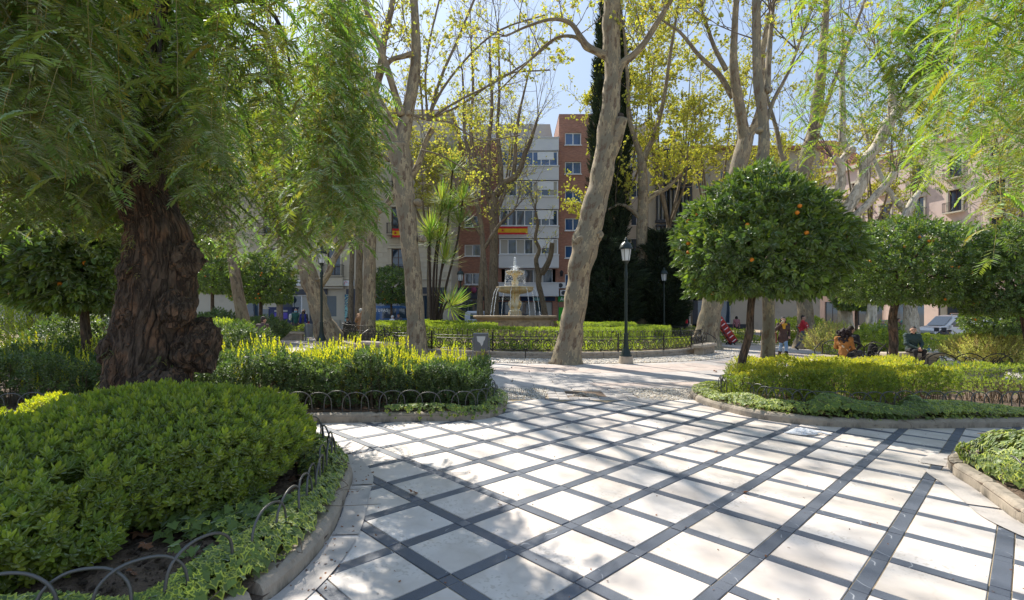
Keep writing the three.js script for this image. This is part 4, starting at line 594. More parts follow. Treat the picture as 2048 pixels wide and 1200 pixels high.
orangeTree('second orange tree with fruit at the edge, beyond the large-leaved one', { seed: 705, Z: 14, cx: 55, cy: 520, rx: 75, ry: 95, base: onGround(-13.3, 14, 0.1), n: 1500, fruit: 10, r0: 0.08 });
orangeTree('round fruiting orange tree in front of the dark blue kiosk', { seed: 706, Z: 26, cx: 522, cy: 568, rx: 62, ry: 58, base: onGround(-12.9, 26), n: 1700, leaf: 1.25, fruit: 20, young: 0.5, r0: 0.1 });
orangeTree('dark orange tree behind the two mottled trunks, next to the blue van', { seed: 707, Z: 38, cx: 782, cy: 578, rx: 42, ry: 42, base: onGround(-9.1, 38), n: 1100, leaf: 1.6, fruit: 14, r0: 0.1 });
orangeTree('orange tree with yellowish leaves behind the slender speckled trunk', { seed: 708, Z: 24, cx: 425, cy: 545, rx: 58, ry: 62, base: onGround(-14.2, 24), n: 1400, leaf: 1.25, fruit: 8, young: 0.6, r0: 0.09 });
orangeTree('small orange tree between the pale twisting trunk and the dark-trunked one', { seed: 709, Z: 26, cx: 1712, cy: 590, rx: 40, ry: 44, base: onGround(17.7, 26), n: 900, leaf: 1.3, fruit: 8, r0: 0.08 });
orangeTree('pale-leaved citrus bush below the dark orange tree near the van', { seed: 710, Z: 17, cx: 2010, cy: 642, rx: 62, ry: 34, base: onGround(16.6, 17), n: 900, fruit: 5, young: 1, r0: 0.06 });

// ------------------------------------------------------------------ hedges and shrubs
M.hedge = leafMat(0.33, 0.42, 0.018, 0.6, 0.35, { vertexColors: true });
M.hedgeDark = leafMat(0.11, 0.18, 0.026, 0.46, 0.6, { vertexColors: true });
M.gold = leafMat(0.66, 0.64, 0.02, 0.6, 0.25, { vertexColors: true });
M.stem = std(0.17, 0.12, 0.075, 0.9);
const whorl = [721, 722].map(s => sprig(10, () => leaf(rr(0.038, 0.054), rr(0.019, 0.025), 0.3, rr(0.05, 0.35), [0.35, 0.75]), 1.5, 0.45, 0.035, s, 0.2));
const tuft = [731, 732].map(s => sprig(9, () => leaf(rr(0.022, 0.034), rr(0.011, 0.016), 0.3, 0.15, [0.5]), 1.4, 0.3, 0.03, s, 0.25));
const broad = [741, 742].map(s => sprig(8, () => leaf(rr(0.045, 0.07), rr(0.024, 0.034), 0.35, 0.3, [0.5]), 1.7, 0.6, 0.07, s, 0.25));
const spire = [751, 752].map(s => sprig(18, () => leaf(rr(0.035, 0.05), rr(0.016, 0.022), 0.3, 0.1, [0.5]), 0.95, 0.2, 0.24, s, 0.18));
function twigsIn(c, R, n, parent) { const l = []; for (let i = 0; i < n; i++) { const a = rnd() * 6.28, p = V(c.x + gauss() * R.x * 0.4, c.y - R.y * 0.95, c.z + gauss() * R.z * 0.4), e = V(c.x + Math.cos(a) * R.x * rr(0.3, 0.9), c.y + R.y * rr(-0.2, 0.7), c.z + Math.sin(a) * R.z * rr(0.3, 0.9)); l.push(tube([p, p.clone().lerp(e, 0.5).add(V(0, 0.05, 0)), e], [0.009, 0.006, 0.003], 4, 2, null, false)); } part('stem', l, M.stem, parent); }
function bush(name, label, c, R, o = {}) {                                 // rounded shrub: leaf tufts over and through an uneven dome
  reseed(o.seed ?? 800); const b = o.base ?? V(c.x, gh(c.x) + 0.09, c.z), t = thing(name, label, o.category ?? 'shrub', b, o.group), geos = o.geos ?? whorl, lists = geos.map(() => []), k0 = rr(0, 50);
  twigsIn(c, R, o.stems ?? 30, t);
  for (let i = 0; i < o.n; i++) { const u = rr(o.low ?? -0.75, 1), a = rnd() * 6.283, w = Math.sqrt(1 - u * u), d = V(w * Math.cos(a), u, w * Math.sin(a)), e = o.box ?? 2, q = Math.pow(Math.pow(Math.abs(d.x), e) + Math.pow(Math.abs(d.y), e) + Math.pow(Math.abs(d.z), e), -1 / e), rad = q * (rnd() < 0.8 ? rr(0.93, 1.03) : rr(0.5, 0.95)) * (1 + (o.lumps ?? 0.16) * (noise3(d.x * 3 + k0, d.y * 3, d.z * 3) - 0.5) * 2); const p = c.clone().add(V(d.x * R.x * rad, d.y * R.y * rad, d.z * R.z * rad)); lists[i % geos.length].push([p, aim(d.clone().multiplyScalar(0.7).add(V(gauss() * 0.35, 0.75, gauss() * 0.35))), rr(0.75, 1.25) * (o.leaf ?? 1), vary(o.c0 ?? [0.7, 0.8, 0.9], o.c1 ?? [1.35, 1.2, 0.9])]); }
  geos.forEach((g, i) => instances('foliage', g, o.mat ?? M.hedge, lists[i], t)); return t;
}
// the clipped evergreen in the nearest bed
bush('hedge', 'rounded bright green clipped bush in the nearest bed before the pepper tree', V(-2.95, 0.53, -4.35), V(1.06, 0.42, 1.02), { seed: 801, n: 9000, stems: 60, geos: whorl, leaf: 1.05, box: 2.6, lumps: 0.1, category: 'hedge', low: -0.9, base: onGround(-2.95, 4.35, 0.1) });
bush('hedge', 'lower flank of bright green bush running out of the frame in the nearest bed', V(-3.75, 0.40, -3.35), V(1.3, 0.42, 0.95), { seed: 802, n: 8000, stems: 60, leaf: 1.05, box: 2.5, lumps: 0.12, category: 'hedge', low: -0.9, base: onGround(-3.9, 3.5, 0.1) });
bush('shrub', 'sunlit yellow-green young shrub on bare stems beside the pepper trunk', V(-5.02, 0.53, -5.5), V(0.24, 0.2, 0.22), { seed: 803, n: 420, stems: 14, geos: tuft, mat: M.gold, leaf: 1.35, low: -0.6, c0: [0.7, 0.9, 1], c1: [1.1, 1.1, 1] });
bush('shrub', 'second sunlit yellow-green shrub, nearer the pepper trunk', V(-4.62, 0.48, -5.35), V(0.2, 0.17, 0.2), { seed: 804, n: 330, stems: 12, geos: tuft, mat: M.gold, leaf: 1.35, low: -0.6, c0: [0.7, 0.9, 1], c1: [1.1, 1.1, 1] });
bush('shrub', 'sunlit yellow-green shrub cut by the picture edge beside the hoops', V(-5.55, 0.42, -5.3), V(0.3, 0.2, 0.25), { seed: 805, n: 380, stems: 12, geos: tuft, mat: M.gold, leaf: 1.35, low: -0.6, c0: [0.7, 0.9, 1], c1: [1.1, 1.1, 1] });

// clipped rows: leaf tufts over a box with an uneven top
function clipped(name, label, x, Z, w, d, h, ang, o = {}) {
  reseed(o.seed); const base = onGround(x, Z, o.up ?? 0.09), t = thing(name, label, 'hedge', base, o.group), geos = o.geos ?? tuft, lists = geos.map(() => []), gold = geos.map(() => []), ca = Math.cos(ang), sa = Math.sin(ang), st = [];
  const W = (lx, ly, lz) => V(base.x + lx * ca - lz * sa, base.y + ly, base.z + lx * sa + lz * ca), k0 = rr(0, 90), topH = (lx, lz) => h * (1 + (o.wave ?? 0.24) * (noise3(lx * 2 + k0, lz * 2, 1) - 0.5) * 2);
  const area = w * d + 2 * h * (w + d), n = Math.round(area * (o.density ?? 620));
  for (let i = 0; i < n; i++) {
    let q = rnd() * area, p, nrm; const dep = rnd() < 0.75 ? rr(-0.02, 0.03) : rr(0.02, 0.14);
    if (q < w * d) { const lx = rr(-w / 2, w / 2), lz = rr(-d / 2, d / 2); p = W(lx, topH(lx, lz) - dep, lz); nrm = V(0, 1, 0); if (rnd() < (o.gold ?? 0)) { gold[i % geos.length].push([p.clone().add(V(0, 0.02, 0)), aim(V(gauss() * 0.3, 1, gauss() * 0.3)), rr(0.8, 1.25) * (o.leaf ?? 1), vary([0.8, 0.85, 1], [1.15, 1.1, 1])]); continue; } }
    else { q -= w * d; const s = q < 2 * h * w ? 0 : 1, f = rnd() < 0.5 ? 1 : -1, ly = rr(o.foot ?? 0.03, 1), bul = 0.06 * (noise3(q * 0.7 + k0, ly * 3, s * 7) - 0.5); if (s === 0) { const lx = rr(-w / 2, w / 2); p = W(lx, ly * topH(lx, f * d / 2), f * (d / 2 - dep + bul)); nrm = V(-sa * f, 0.2, ca * f); } else { const lz = rr(-d / 2, d / 2); p = W(f * (w / 2 - dep + bul), ly * topH(f * w / 2, lz), lz); nrm = V(ca * f, 0.2, sa * f); } }
    lists[i % geos.length].push([p, aim(nrm.clone().multiplyScalar(0.8).add(V(gauss() * 0.35, 0.55, gauss() * 0.35))), rr(0.8, 1.25) * (o.leaf ?? 1), vary(o.c0 ?? [0.7, 0.8, 0.9], o.c1 ?? [1.3, 1.2, 0.9])]);
  }
  for (let i = 0; i < Math.round(w * d * (o.stems ?? 14)); i++) { const lx = rr(-w / 2, w / 2) * 0.95, lz = rr(-d / 2, d / 2) * 0.95; st.push(tube([W(lx, -0.02, lz), W(lx + gauss() * 0.08, h * 0.5, lz + gauss() * 0.08), W(lx + gauss() * 0.14, h * 0.95, lz + gauss() * 0.14)], [0.009, 0.006, 0.003], 4, 2, null, false)); }
  part('stem', st, M.stem, t);
  geos.forEach((g, i) => { instances('foliage', g, o.mat ?? M.hedge, lists[i], t); if (gold[i].length) instances('foliage', g, o.goldMat ?? M.gold, gold[i], t); }); return t;
}
const HC = 'clipped yellow-topped hedges in the ivy bed';
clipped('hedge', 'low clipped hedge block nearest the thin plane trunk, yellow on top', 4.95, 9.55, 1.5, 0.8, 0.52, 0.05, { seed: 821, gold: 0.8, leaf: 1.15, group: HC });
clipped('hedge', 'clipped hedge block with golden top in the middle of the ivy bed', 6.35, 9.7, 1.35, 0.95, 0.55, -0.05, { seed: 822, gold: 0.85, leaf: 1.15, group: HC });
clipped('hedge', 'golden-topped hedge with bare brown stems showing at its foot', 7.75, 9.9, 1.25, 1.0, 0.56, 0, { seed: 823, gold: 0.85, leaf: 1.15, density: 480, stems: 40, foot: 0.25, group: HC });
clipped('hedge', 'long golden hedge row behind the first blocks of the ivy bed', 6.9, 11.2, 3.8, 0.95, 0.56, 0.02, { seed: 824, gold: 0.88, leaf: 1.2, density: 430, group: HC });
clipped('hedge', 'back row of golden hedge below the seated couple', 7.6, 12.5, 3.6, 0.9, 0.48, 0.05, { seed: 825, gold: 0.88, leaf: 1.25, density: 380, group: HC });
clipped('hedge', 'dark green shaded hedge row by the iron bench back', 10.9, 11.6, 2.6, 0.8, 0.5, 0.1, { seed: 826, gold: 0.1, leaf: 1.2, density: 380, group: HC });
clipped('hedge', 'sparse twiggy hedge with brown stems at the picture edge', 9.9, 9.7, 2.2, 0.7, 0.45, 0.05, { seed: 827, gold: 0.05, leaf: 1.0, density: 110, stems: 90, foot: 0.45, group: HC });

// the tall loose hedge behind the hooped kerb: dark leafy mass and bright upright shoots
{
  const poly = planterB, mk = (label, x0, x1, z0, z1, hh, o) => {
    reseed(o.seed); const mid = (x0 + x1) / 2, zf = x => 7.0 + 0.075 * (x + 9.5) + 0.30 + 0.34 * noise3(x * 2.1, 3, 8), b = onGround(mid, (z0 + z1) / 2, 0.09), t = thing('hedge', label, 'hedge', b, 'loose hedge sections behind the hoops'), A = broad.map(() => []), S = spire.map(() => []), st = [];
    for (let i = 0; i < o.n; i++) { const x = rr(x0, x1), Z = zf(x) + rr(0, 1) * (z1 - z0), top = hh * (0.68 + 0.62 * noise3(x * 1.7, Z * 1.7, 4)), y = (i % 3 ? Math.pow(rnd(), 0.5) : rnd()) * top, front = Z - zf(x) < 0.25 ? 1 : 0.2; if (y < 0.6 * top && rnd() > front + 0.15) continue; if (!inside(poly, x, Z) || edgeDist(poly, x, Z) < 0.28) continue; A[i % 2].push([onGround(x, Z, 0.09 + y), aim(V(gauss() * 0.6, 0.8, gauss() * 0.6 + 0.4 * front)), rr(0.8, 1.3), vary([0.6, 0.75, 1], [1.5, 1.35, 1])]); }
    for (let i = 0; i < o.spires; i++) { const x = rr(x0, x1), Z = zf(x) + rr(0.03, 1) * (z1 - z0), top = hh * (0.68 + 0.62 * noise3(x * 1.7, Z * 1.7, 4)); if (!inside(poly, x, Z) || edgeDist(poly, x, Z) < 0.3 || noise3(x * 1.6, Z * 1.6, 9) < (o.gap ?? 0.32)) continue; const y = top * (Z - zf(x) < 0.35 ? rr(0.2, 1.02) : rr(0.5, 1.08)), dir = V(gauss() * 0.22, 1, gauss() * 0.22); S[i % 2].push([onGround(x, Z, 0.09 + y), aim(dir), rr(0.75, 1.35), vary([0.75, 0.85, 1], [1.15, 1.1, 1])]); st.push(tube([onGround(x, Z, 0.05), onGround(x + gauss() * 0.05, Z + gauss() * 0.05, 0.09 + y * 0.6), onGround(x, Z, 0.09 + y)], [0.006, 0.005, 0.004], 3, 1, null, false)); }
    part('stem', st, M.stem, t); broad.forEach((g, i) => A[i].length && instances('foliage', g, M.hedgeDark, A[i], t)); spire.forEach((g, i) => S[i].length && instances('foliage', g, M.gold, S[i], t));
  };
  mk('loose hedge section with bright yellow shoots at the rounded kerb end', -2.0, -0.25, 0, 1.6, 0.62, { seed: 841, n: 5200, spires: 520 });
  mk('loose hedge section with yellow shoots below the straight plane trunk', -4.0, -2.0, 0, 2.6, 0.66, { seed: 842, n: 6400, spires: 700 });
  mk('loose dark hedge section either side of the pepper trunk', -6.4, -4.0, 0, 2.6, 0.74, { seed: 843, n: 6000, spires: 420, gap: 0.45 });
  mk('loose hedge section with scattered light shoots at the picture edge', -9.4, -6.4, 0, 2.6, 0.80, { seed: 844, n: 5200, spires: 420, gap: 0.4 });
}
// shrubs deeper in the beds
M.nandina = leafMat(0.60, 0.37, 0.12, 0.45, 0.2, { vertexColors: true });
const nandi = [761].map(s => sprig(12, () => leaf(rr(0.04, 0.06), 0.014, 0.3, 0.3, [0.5]), 1.5, 0.4, 0.16, s, 0.35));
const SH = 'shrubs in the back beds';
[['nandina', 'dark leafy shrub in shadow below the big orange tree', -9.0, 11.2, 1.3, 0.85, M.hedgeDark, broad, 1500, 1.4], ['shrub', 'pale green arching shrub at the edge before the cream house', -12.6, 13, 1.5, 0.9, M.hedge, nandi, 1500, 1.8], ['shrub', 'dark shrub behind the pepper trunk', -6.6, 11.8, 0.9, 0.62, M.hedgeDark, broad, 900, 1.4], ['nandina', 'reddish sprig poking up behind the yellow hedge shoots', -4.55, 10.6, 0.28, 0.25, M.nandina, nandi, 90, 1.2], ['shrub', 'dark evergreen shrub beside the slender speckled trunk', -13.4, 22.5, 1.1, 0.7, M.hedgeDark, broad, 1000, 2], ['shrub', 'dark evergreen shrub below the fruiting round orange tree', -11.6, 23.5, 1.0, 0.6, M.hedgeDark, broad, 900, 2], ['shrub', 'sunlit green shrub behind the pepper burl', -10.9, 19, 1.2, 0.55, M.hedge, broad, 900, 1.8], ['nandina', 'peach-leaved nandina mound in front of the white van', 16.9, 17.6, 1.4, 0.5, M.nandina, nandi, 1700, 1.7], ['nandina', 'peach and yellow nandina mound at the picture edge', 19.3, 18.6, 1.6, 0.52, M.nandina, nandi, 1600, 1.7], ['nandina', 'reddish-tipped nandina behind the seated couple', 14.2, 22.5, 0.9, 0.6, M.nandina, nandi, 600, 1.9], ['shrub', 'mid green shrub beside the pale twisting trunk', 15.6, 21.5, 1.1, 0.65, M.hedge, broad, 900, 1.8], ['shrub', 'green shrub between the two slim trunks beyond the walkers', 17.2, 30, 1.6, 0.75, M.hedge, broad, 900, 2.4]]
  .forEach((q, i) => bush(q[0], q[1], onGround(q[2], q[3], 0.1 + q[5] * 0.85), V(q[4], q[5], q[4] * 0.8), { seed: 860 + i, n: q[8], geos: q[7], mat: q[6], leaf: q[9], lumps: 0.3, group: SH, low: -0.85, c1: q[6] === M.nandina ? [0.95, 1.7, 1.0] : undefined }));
[['shaded clipped hedge row behind the seated man', 15.4, 20.6, 4.6, 0.9, 0.62, 0.12, 0.15], ['low golden hedge past the iron-backed bench', 18.2, 16.4, 3.2, 0.7, 0.42, 0.1, 0.5], ['dark hedge strip before the street tables', 12.6, 33, 6.0, 0.9, 0.75, 0, 0.05], ['low sunlit hedge past the walking woman', 13.0, 30.5, 6.0, 0.6, 0.4, 0, 0.3], ['hedge strip at the far bed by the motorcycles', 22, 27, 7, 1.0, 0.7, 0.15, 0.1], ['green hedge behind the iron bench by the kiosk', -13.8, 29.5, 4, 0.9, 0.6, 0, 0.1]]
  .forEach((q, i) => clipped('hedge', q[0], q[1], q[2], q[3], q[4], q[5], q[7], { seed: 880 + i, gold: q[7] ?? 0.2, leaf: 1.7 + i * 0.1, density: 170, stems: 4, up: 0.02, group: 'hedge rows in the back beds' }));

// ------------------------------------------------------------------ ivy
function ivyGeo(varieg, s) {
  reseed(s); const out = [[0, -0.16], [0.28, -0.42], [0.34, -0.12], [0.62, -0.02], [0.34, 0.22], [0.2, 0.42], [0, 0.72], [-0.2, 0.42], [-0.34, 0.22], [-0.62, -0.02], [-0.34, -0.12], [-0.28, -0.42]], pos = [], col = [], z = q => 0.16 * Math.abs(q[0]) - 0.22 * Math.max(0, q[1]) * q[1] - 0.1 * q[0] * q[0], n = out.length, k = varieg ? 0.68 : 0.9;
  const pt = (q, f) => { const a = [q[0] * f, q[1] * f + 0.02]; return [a[0], a[1], z(a)]; }, G = [1, 1, 1], E = varieg ? [3.6, 2.6, 2.4] : [1.3, 1.2, 1];
  for (let i = 0; i < n; i++) { const a = out[i], b = out[(i + 1) % n]; pos.push(0, 0.02, 0, ...pt(a, k), ...pt(b, k)); for (let j = 0; j < 3; j++) col.push(...G); pos.push(...pt(a, k), ...pt(a, 1), ...pt(b, 1), ...pt(a, k), ...pt(b, 1), ...pt(b, k)); for (let j = 0; j < 6; j++) col.push(...E); }
  const g = new THREE.BufferGeometry(); g.setAttribute('position', new THREE.Float32BufferAttribute(pos, 3)); g.setAttribute('color', new THREE.Float32BufferAttribute(col, 3)); g.computeVertexNormals(); return g;
}
M.ivy = leafMat(0.15, 0.235, 0.03, 0.48, 0.5, { vertexColors: true });
const ivyLeaves = [ivyGeo(true, 901), ivyGeo(false, 902), ivyGeo(true, 903)];
function ivy(label, base, n, pick, o = {}) {                               // pick() -> [point, outward direction] or null
  reseed(o.seed); const t = thing('ivy', label, 'ivy', base, o.group), lists = [[], [], []], vines = [];
  for (let i = 0, k = 0; k < n && i < n * 12; i++) { const q = pick(); if (!q) continue; k++; const pv = o.varieg ?? 0.7, g = rnd() < pv ? (rnd() < 0.5 ? 0 : 2) : 1; lists[g].push([q[0], aim(q[1].clone().cross(V(gauss(), gauss() * 0.5, gauss())).normalize().add(V(gauss() * 0.2, -0.35, gauss() * 0.2))), rr(0.034, 0.068) * (o.leaf ?? 1), vary([0.75, 0.8, 0.9], [1.35, 1.25, 1])]);
    // turn the face of the leaf outward
    const item = lists[g][lists[g].length - 1], X = q[1].clone().add(V(gauss() * 0.4, gauss() * 0.4, gauss() * 0.4)).normalize(), up = V(gauss() * 0.7, -1, gauss() * 0.7), yv = up.sub(X.clone().multiplyScalar(up.dot(X))).normalize(), xv = yv.clone().cross(X); item[1] = new THREE.Quaternion().setFromRotationMatrix(new THREE.Matrix4().makeBasis(xv, yv, X)); if (k % 40 === 0) vines.push(tube([q[0], q[0].clone().add(V(gauss() * 0.15, -0.04, gauss() * 0.15)), q[0].clone().add(V(gauss() * 0.3, -0.08, gauss() * 0.3))], [0.003, 0.003, 0.002], 3, 2, null, false)); }
  lists.forEach((l, i) => l.length && instances('foliage', ivyLeaves[i], M.ivy, l, t)); if (vines.length) part('vine', vines, M.stem, t);
}
const alongEdge = (poly, x0, x1, z0, z1, width, hgt, over, mound) => () => {
  const i = Math.floor(rnd() * poly.length), a = poly[i], b = poly[(i + 1) % poly.length], f = rnd(), ex = lerp(a[0], b[0], f), ez = lerp(a[1], b[1], f); if (ex < x0 || ex > x1 || ez < z0 || ez > z1) return null;
  let cx = 0, cz = 0; for (const q of poly) { cx += q[0] / poly.length; cz += q[1] / poly.length; } const dx = b[0] - a[0], dz = b[1] - a[1], l = Math.hypot(dx, dz) || 1; let nx = -dz / l, nz = dx / l; if (!inside(poly, ex + nx * 0.1, ez + nz * 0.1)) { nx = -nx; nz = -nz; }
  const lump = 0.55 + 0.9 * noise3(ex * 1.8, ez * 1.8, mound), w = width * lump, u = rnd(), d = -over + (w + over) * u, prof = Math.sin(Math.PI * clamp(0.18 + 0.75 * u, 0, 1)), y = (0.10 + hgt * lump * prof) * (rnd() < 0.7 ? 1 : rr(0.4, 1)); if (d < 0 && rnd() < 0.35) return [onGround(ex + nx * d, ez + nz * d, y * rr(0.45, 1)), V(-nx, 0.3, nz)];
  return [onGround(ex + nx * d, ez + nz * d, y), V(-nx * (1 - 1.6 * u) * 0.8, 0.75, nz * (1 - 1.6 * u) * 0.8)];
};
ivy('variegated ivy spilling over the curved kerb of the nearest bed', onGround(-1.6, 4.3, 0.1), 3600, alongEdge(planterA, -2.6, 0, 2.0, 6.3, 0.46, 0.17, -0.05, 3), { seed: 911, varieg: 0.62, leaf: 1.1 });
ivy('plain green ivy creeping across the soil of the nearest bed', onGround(-2.0, 3.7, 0.1), 620, () => { const x = rr(-2.35, -1.7), Z = rr(2.9, 4.2) + 0.15; return noise3(x * 2.5, Z * 2.5, 8) < 0.4 ? null : [onGround(x, Z, 0.12 + rr(0, 0.12)), V(gauss() * 0.5, 1, gauss() * 0.5 + 0.3)]; }, { seed: 912, varieg: 0.12, leaf: 1.15 });
ivy('ivy trailing round the rounded kerb end of the loose hedge', onGround(-0.5, 8.4, 0.1), 1500, alongEdge(planterB, -1.9, 0.5, 7, 10.5, 0.4, 0.16, 0.04, 6), { seed: 913, varieg: 0.45 });
ivy('ivy edging below the hoops at the narrow end of the hedge bed', onGround(3.9, 9.2, 0.1), 3000, alongEdge(planterC, 3, 4.6, 7.6, 11.4, 0.66, 0.16, -0.04, 9), { seed: 914, varieg: 0.6 });
ivy('thick green ivy bank along the middle of the hedge bed kerb', onGround(5.5, 7.9, 0.1), 4200, alongEdge(planterC, 4.6, 6.5, 7.4, 9, 0.62, 0.28, -0.03, 12), { seed: 915, varieg: 0.12 });
ivy('yellow-edged ivy along the straight kerb toward the picture edge', onGround(7.6, 8.0, 0.1), 4000, alongEdge(planterC, 6.5, 10.5, 7.4, 9, 0.56, 0.19, -0.04, 15), { seed: 916, varieg: 0.75 });
ivy('rounded ivy mound on the small kerbed bed at the picture edge', onGround(5.1, 4.9, 0.1), 4200, () => { const u = rr(0, 1), a = rnd() * 6.283, w = Math.sqrt(1 - u * u), d = V(w * Math.cos(a), u, w * Math.sin(a)), k = 0.85 + 0.3 * noise3(d.x * 2.5, d.y * 2.5, d.z * 2.5 + 4), p = V(5.72 + d.x * 1.12 * k, 0.08 + d.y * 0.36 * k, -4.75 + d.z * 1.22 * k); return [p, d]; }, { seed: 917, varieg: 0.4, leaf: 1.15 });

// ------------------------------------------------------------------ the ring: palm lily, cypress and dark conifers
{
  reseed(931); const b = onGround(-3.5, 24.5, 0.3), t = thing('palm_lily', 'palm lily with several thin stems and spiky leaf rosettes in the ring', 'palm', b), blades = []; for (let i = 0; i < 84; i++) { const f = i / 84, tl = lerp(0.08, 2.35, Math.pow(f, 0.85)) + rr(-0.12, 0.12); blades.push(tint(leaf(rr(0.55, 0.85), 0.035, 0.25, lerp(0.05, 0.5, f), [0.25, 0.6]).applyMatrix4(new THREE.Matrix4().makeRotationX(tl)).applyMatrix4(new THREE.Matrix4().makeRotationY(i * 2.4)), rr(0.8, 1.4), rr(0.85, 1.3), rr(0.7, 1.2))); } const ros = merge(blades), heads = [], stems = [];
  const spec = [[[866, 640], [868, 540], [880, 440], [884, 400]], [[872, 640], [880, 560], [892, 480], [905, 340]], [[862, 640], [860, 560], [858, 500], [862, 462]], [[876, 640], [895, 560], [915, 480], [925, 400]], [[868, 640], [876, 590], [884, 540], [890, 520]], [[880, 640], [890, 610], [898, 600], [902, 612]], [[870, 640], [872, 580], [876, 500], [880, 478]]];
  spec.forEach((q, i) => { const P = q.map(a => at(a[0], a[1], 24.5 + gauss() * 0.25)); stems.push(tube(P, [0.075, 0.06, 0.05, 0.04].map(r => r * (i < 4 ? 1 : 0.8)), 7, 5)); heads.push([P[3], aim(P[3].clone().sub(P[2]).add(V(0, 0.4, 0))), rr(1.3, 1.8), vary([0.9, 1, 0.9], [1.4, 1.25, 1])]); if (i < 4) heads.push([P[2].clone().lerp(P[3], 0.4), aim(V(gauss() * 0.6, 1, gauss() * 0.6)), rr(1.2, 1.6), vary([0.8, 0.9, 0.8], [1.2, 1.1, 1])]); });
  part('stem', stems, M.branchDark, t); instances('crown', ros, M.blade, heads, t);
}
M.conifer = leafMat(0.022, 0.04, 0.014, 0.12, 0.1, { vertexColors: true });
const conif = sprig(26, () => leaf(rr(0.16, 0.3), 0.03, 0.3, 0.3, [0.5]), 1.5, 0.15, 0.28, 941, 0.3);
function conifer(label, x, Z, H, R, o) {
  reseed(o.seed); const b = onGround(x, Z, 0.1), t = thing(o.name ?? 'cypress', label, 'tree', b), l = []; part('trunk', tube([b.clone(), b.clone().add(V(0, H * 0.5, 0)), b.clone().add(V(0, H * 0.97, 0))], [0.2, 0.13, 0.03], 8, 5), M.branch, t);
  for (let i = 0; i < o.n; i++) { const f = Math.pow(rnd(), o.pow ?? 1), a = rnd() * 6.283, prof = R * (o.cone ? (1 - f) * 0.95 + 0.05 : Math.pow(Math.sin(Math.PI * clamp(0.08 + 0.9 * f, 0, 1)), 0.6)) * (0.75 + 0.5 * noise3(Math.cos(a) * 2, f * H * 0.8, Math.sin(a) * 2)), q = prof * (rnd() < 0.7 ? rr(0.8, 1) : rr(0.3, 0.8)), low = o.low ?? 0.04; l.push([V(b.x + q * Math.cos(a), b.y + H * (low + (1 - low) * f), b.z + q * Math.sin(a)), aim(V(Math.cos(a) * (o.out ?? 0.35) + gauss() * 0.2, 1 - (o.out ?? 0.35), Math.sin(a) * (o.out ?? 0.35) + gauss() * 0.2)), rr(0.8, 1.5) * (o.leaf ?? 1), vary([0.7, 0.8, 0.8], [1.5, 1.4, 1])]); }
  instances('crown', conif, M.conifer, l, t);
}
conifer('very tall slender dark cypress rising behind the leaning plane tree', 7.0, 36, 24, 1.15, { seed: 951, n: 3200, leaf: 1.5 });
conifer('dark spreading conifer under the yellow plane leaves, beside the cypress', 6.6, 34, 6.4, 1.7, { seed: 952, n: 1700, leaf: 1.5, name: 'conifer', out: 0.75 });
conifer('dark conifer between the yellow-wreathed trunk and the farther lamp post', 10.4, 35, 7.2, 1.4, { seed: 953, n: 1500, leaf: 1.5, name: 'conifer', out: 0.7 });
// hedges inside the ring
{
  const ringHedge = (label, R, w, h, a0, a1, n, up, sd) => { reseed(sd); const am = (a0 + a1) / 2, b = onGround(ringC[0] + R * Math.sin(am), ringC[1] - R * Math.cos(am), up), t = thing('hedge', label, 'hedge', b, 'clipped hedges inside the iron ring'), A = tuft.map(() => []); for (let i = 0; i < n; i++) { const a = rr(a0, a1), q = rnd(), top = h * (1 + 0.14 * (noise3(a * 9, R, 2) - 0.5)); let r, y; if (q < 0.55) { r = R + rr(-w / 2, w / 2); y = top + rr(-0.06, 0.03); } else { r = R + (rnd() < 0.5 ? -1 : 1) * w / 2 * rr(0.92, 1.05); y = rr(0.05, 1) * top; } const x = ringC[0] + r * Math.sin(a), Z = ringC[1] - r * Math.cos(a); A[i % 2].push([onGround(x, Z, up + y), aim(V(gauss() * 0.5, 1, gauss() * 0.5)), rr(1.5, 2.4), vary([0.8, 0.9, 0.9], [1.35, 1.25, 0.9])]); } tuft.forEach((g, i) => instances('foliage', g, M.hedge, A[i], t)); };
  const q = Math.PI / 4; ['outer ring hedge facing the square', 'outer ring hedge toward the farther lamp', 'outer ring hedge behind the fountain basin', 'outer ring hedge toward the bench and mottled trunks'].forEach((l, i) => ringHedge('clipped ' + l, 7.5, 0.9, 0.72, -q + i * 2 * q, q + i * 2 * q - 0.03, [4600, 3400, 1800, 3400][i], 0.3, 961 + i));
  ringHedge('clipped inner hedge arc in front of the fountain basin', 5.2, 1.2, 0.80, -1.0, -0.25, 1900, 0.3, 966); ringHedge('broad clipped hedge mass by the leaning plane tree', 5.4, 1.6, 0.88, 0.35, 1.5, 3800, 0.3, 967); ringHedge('clipped inner hedge arc below the palm lily', 5.2, 1.2, 0.85, -1.9, -1.05, 1900, 0.3, 968);
  reseed(971); const s = structure('ring_bed'), g = new THREE.CircleGeometry(RING - 0.3, 64), p = g.attributes.position, uv = g.attributes.uv; for (let i = 0; i < p.count; i++) { const x = ringC[0] + p.getX(i), Z = ringC[1] + p.getY(i); uv.setXY(i, x, Z); p.setXYZ(i, x, gh(x) + 0.22, -Z); } g.computeVertexNormals(); part('soil', g, M.soil, s);
  const A = []; for (let i = 0; i < 1500; i++) { const a = rr(-1.6, 1.6), r = rr(7.9, 9.15), x = ringC[0] + r * Math.sin(a), Z = ringC[1] - r * Math.cos(a); A.push([onGround(x, Z, 0.2 + rr(0, 0.18)), aim(V(gauss(), 0.8, gauss())), rr(1.2, 2.4), vary([0.8, 0.9, 0.9], [1.5, 1.3, 1])]); } const u = instances('ground_cover', broad[0], M.hedge, A); u.userData = { kind: 'stuff', label: 'low leafy plants growing along the inside of the ring fence', category: 'ground cover' };
}
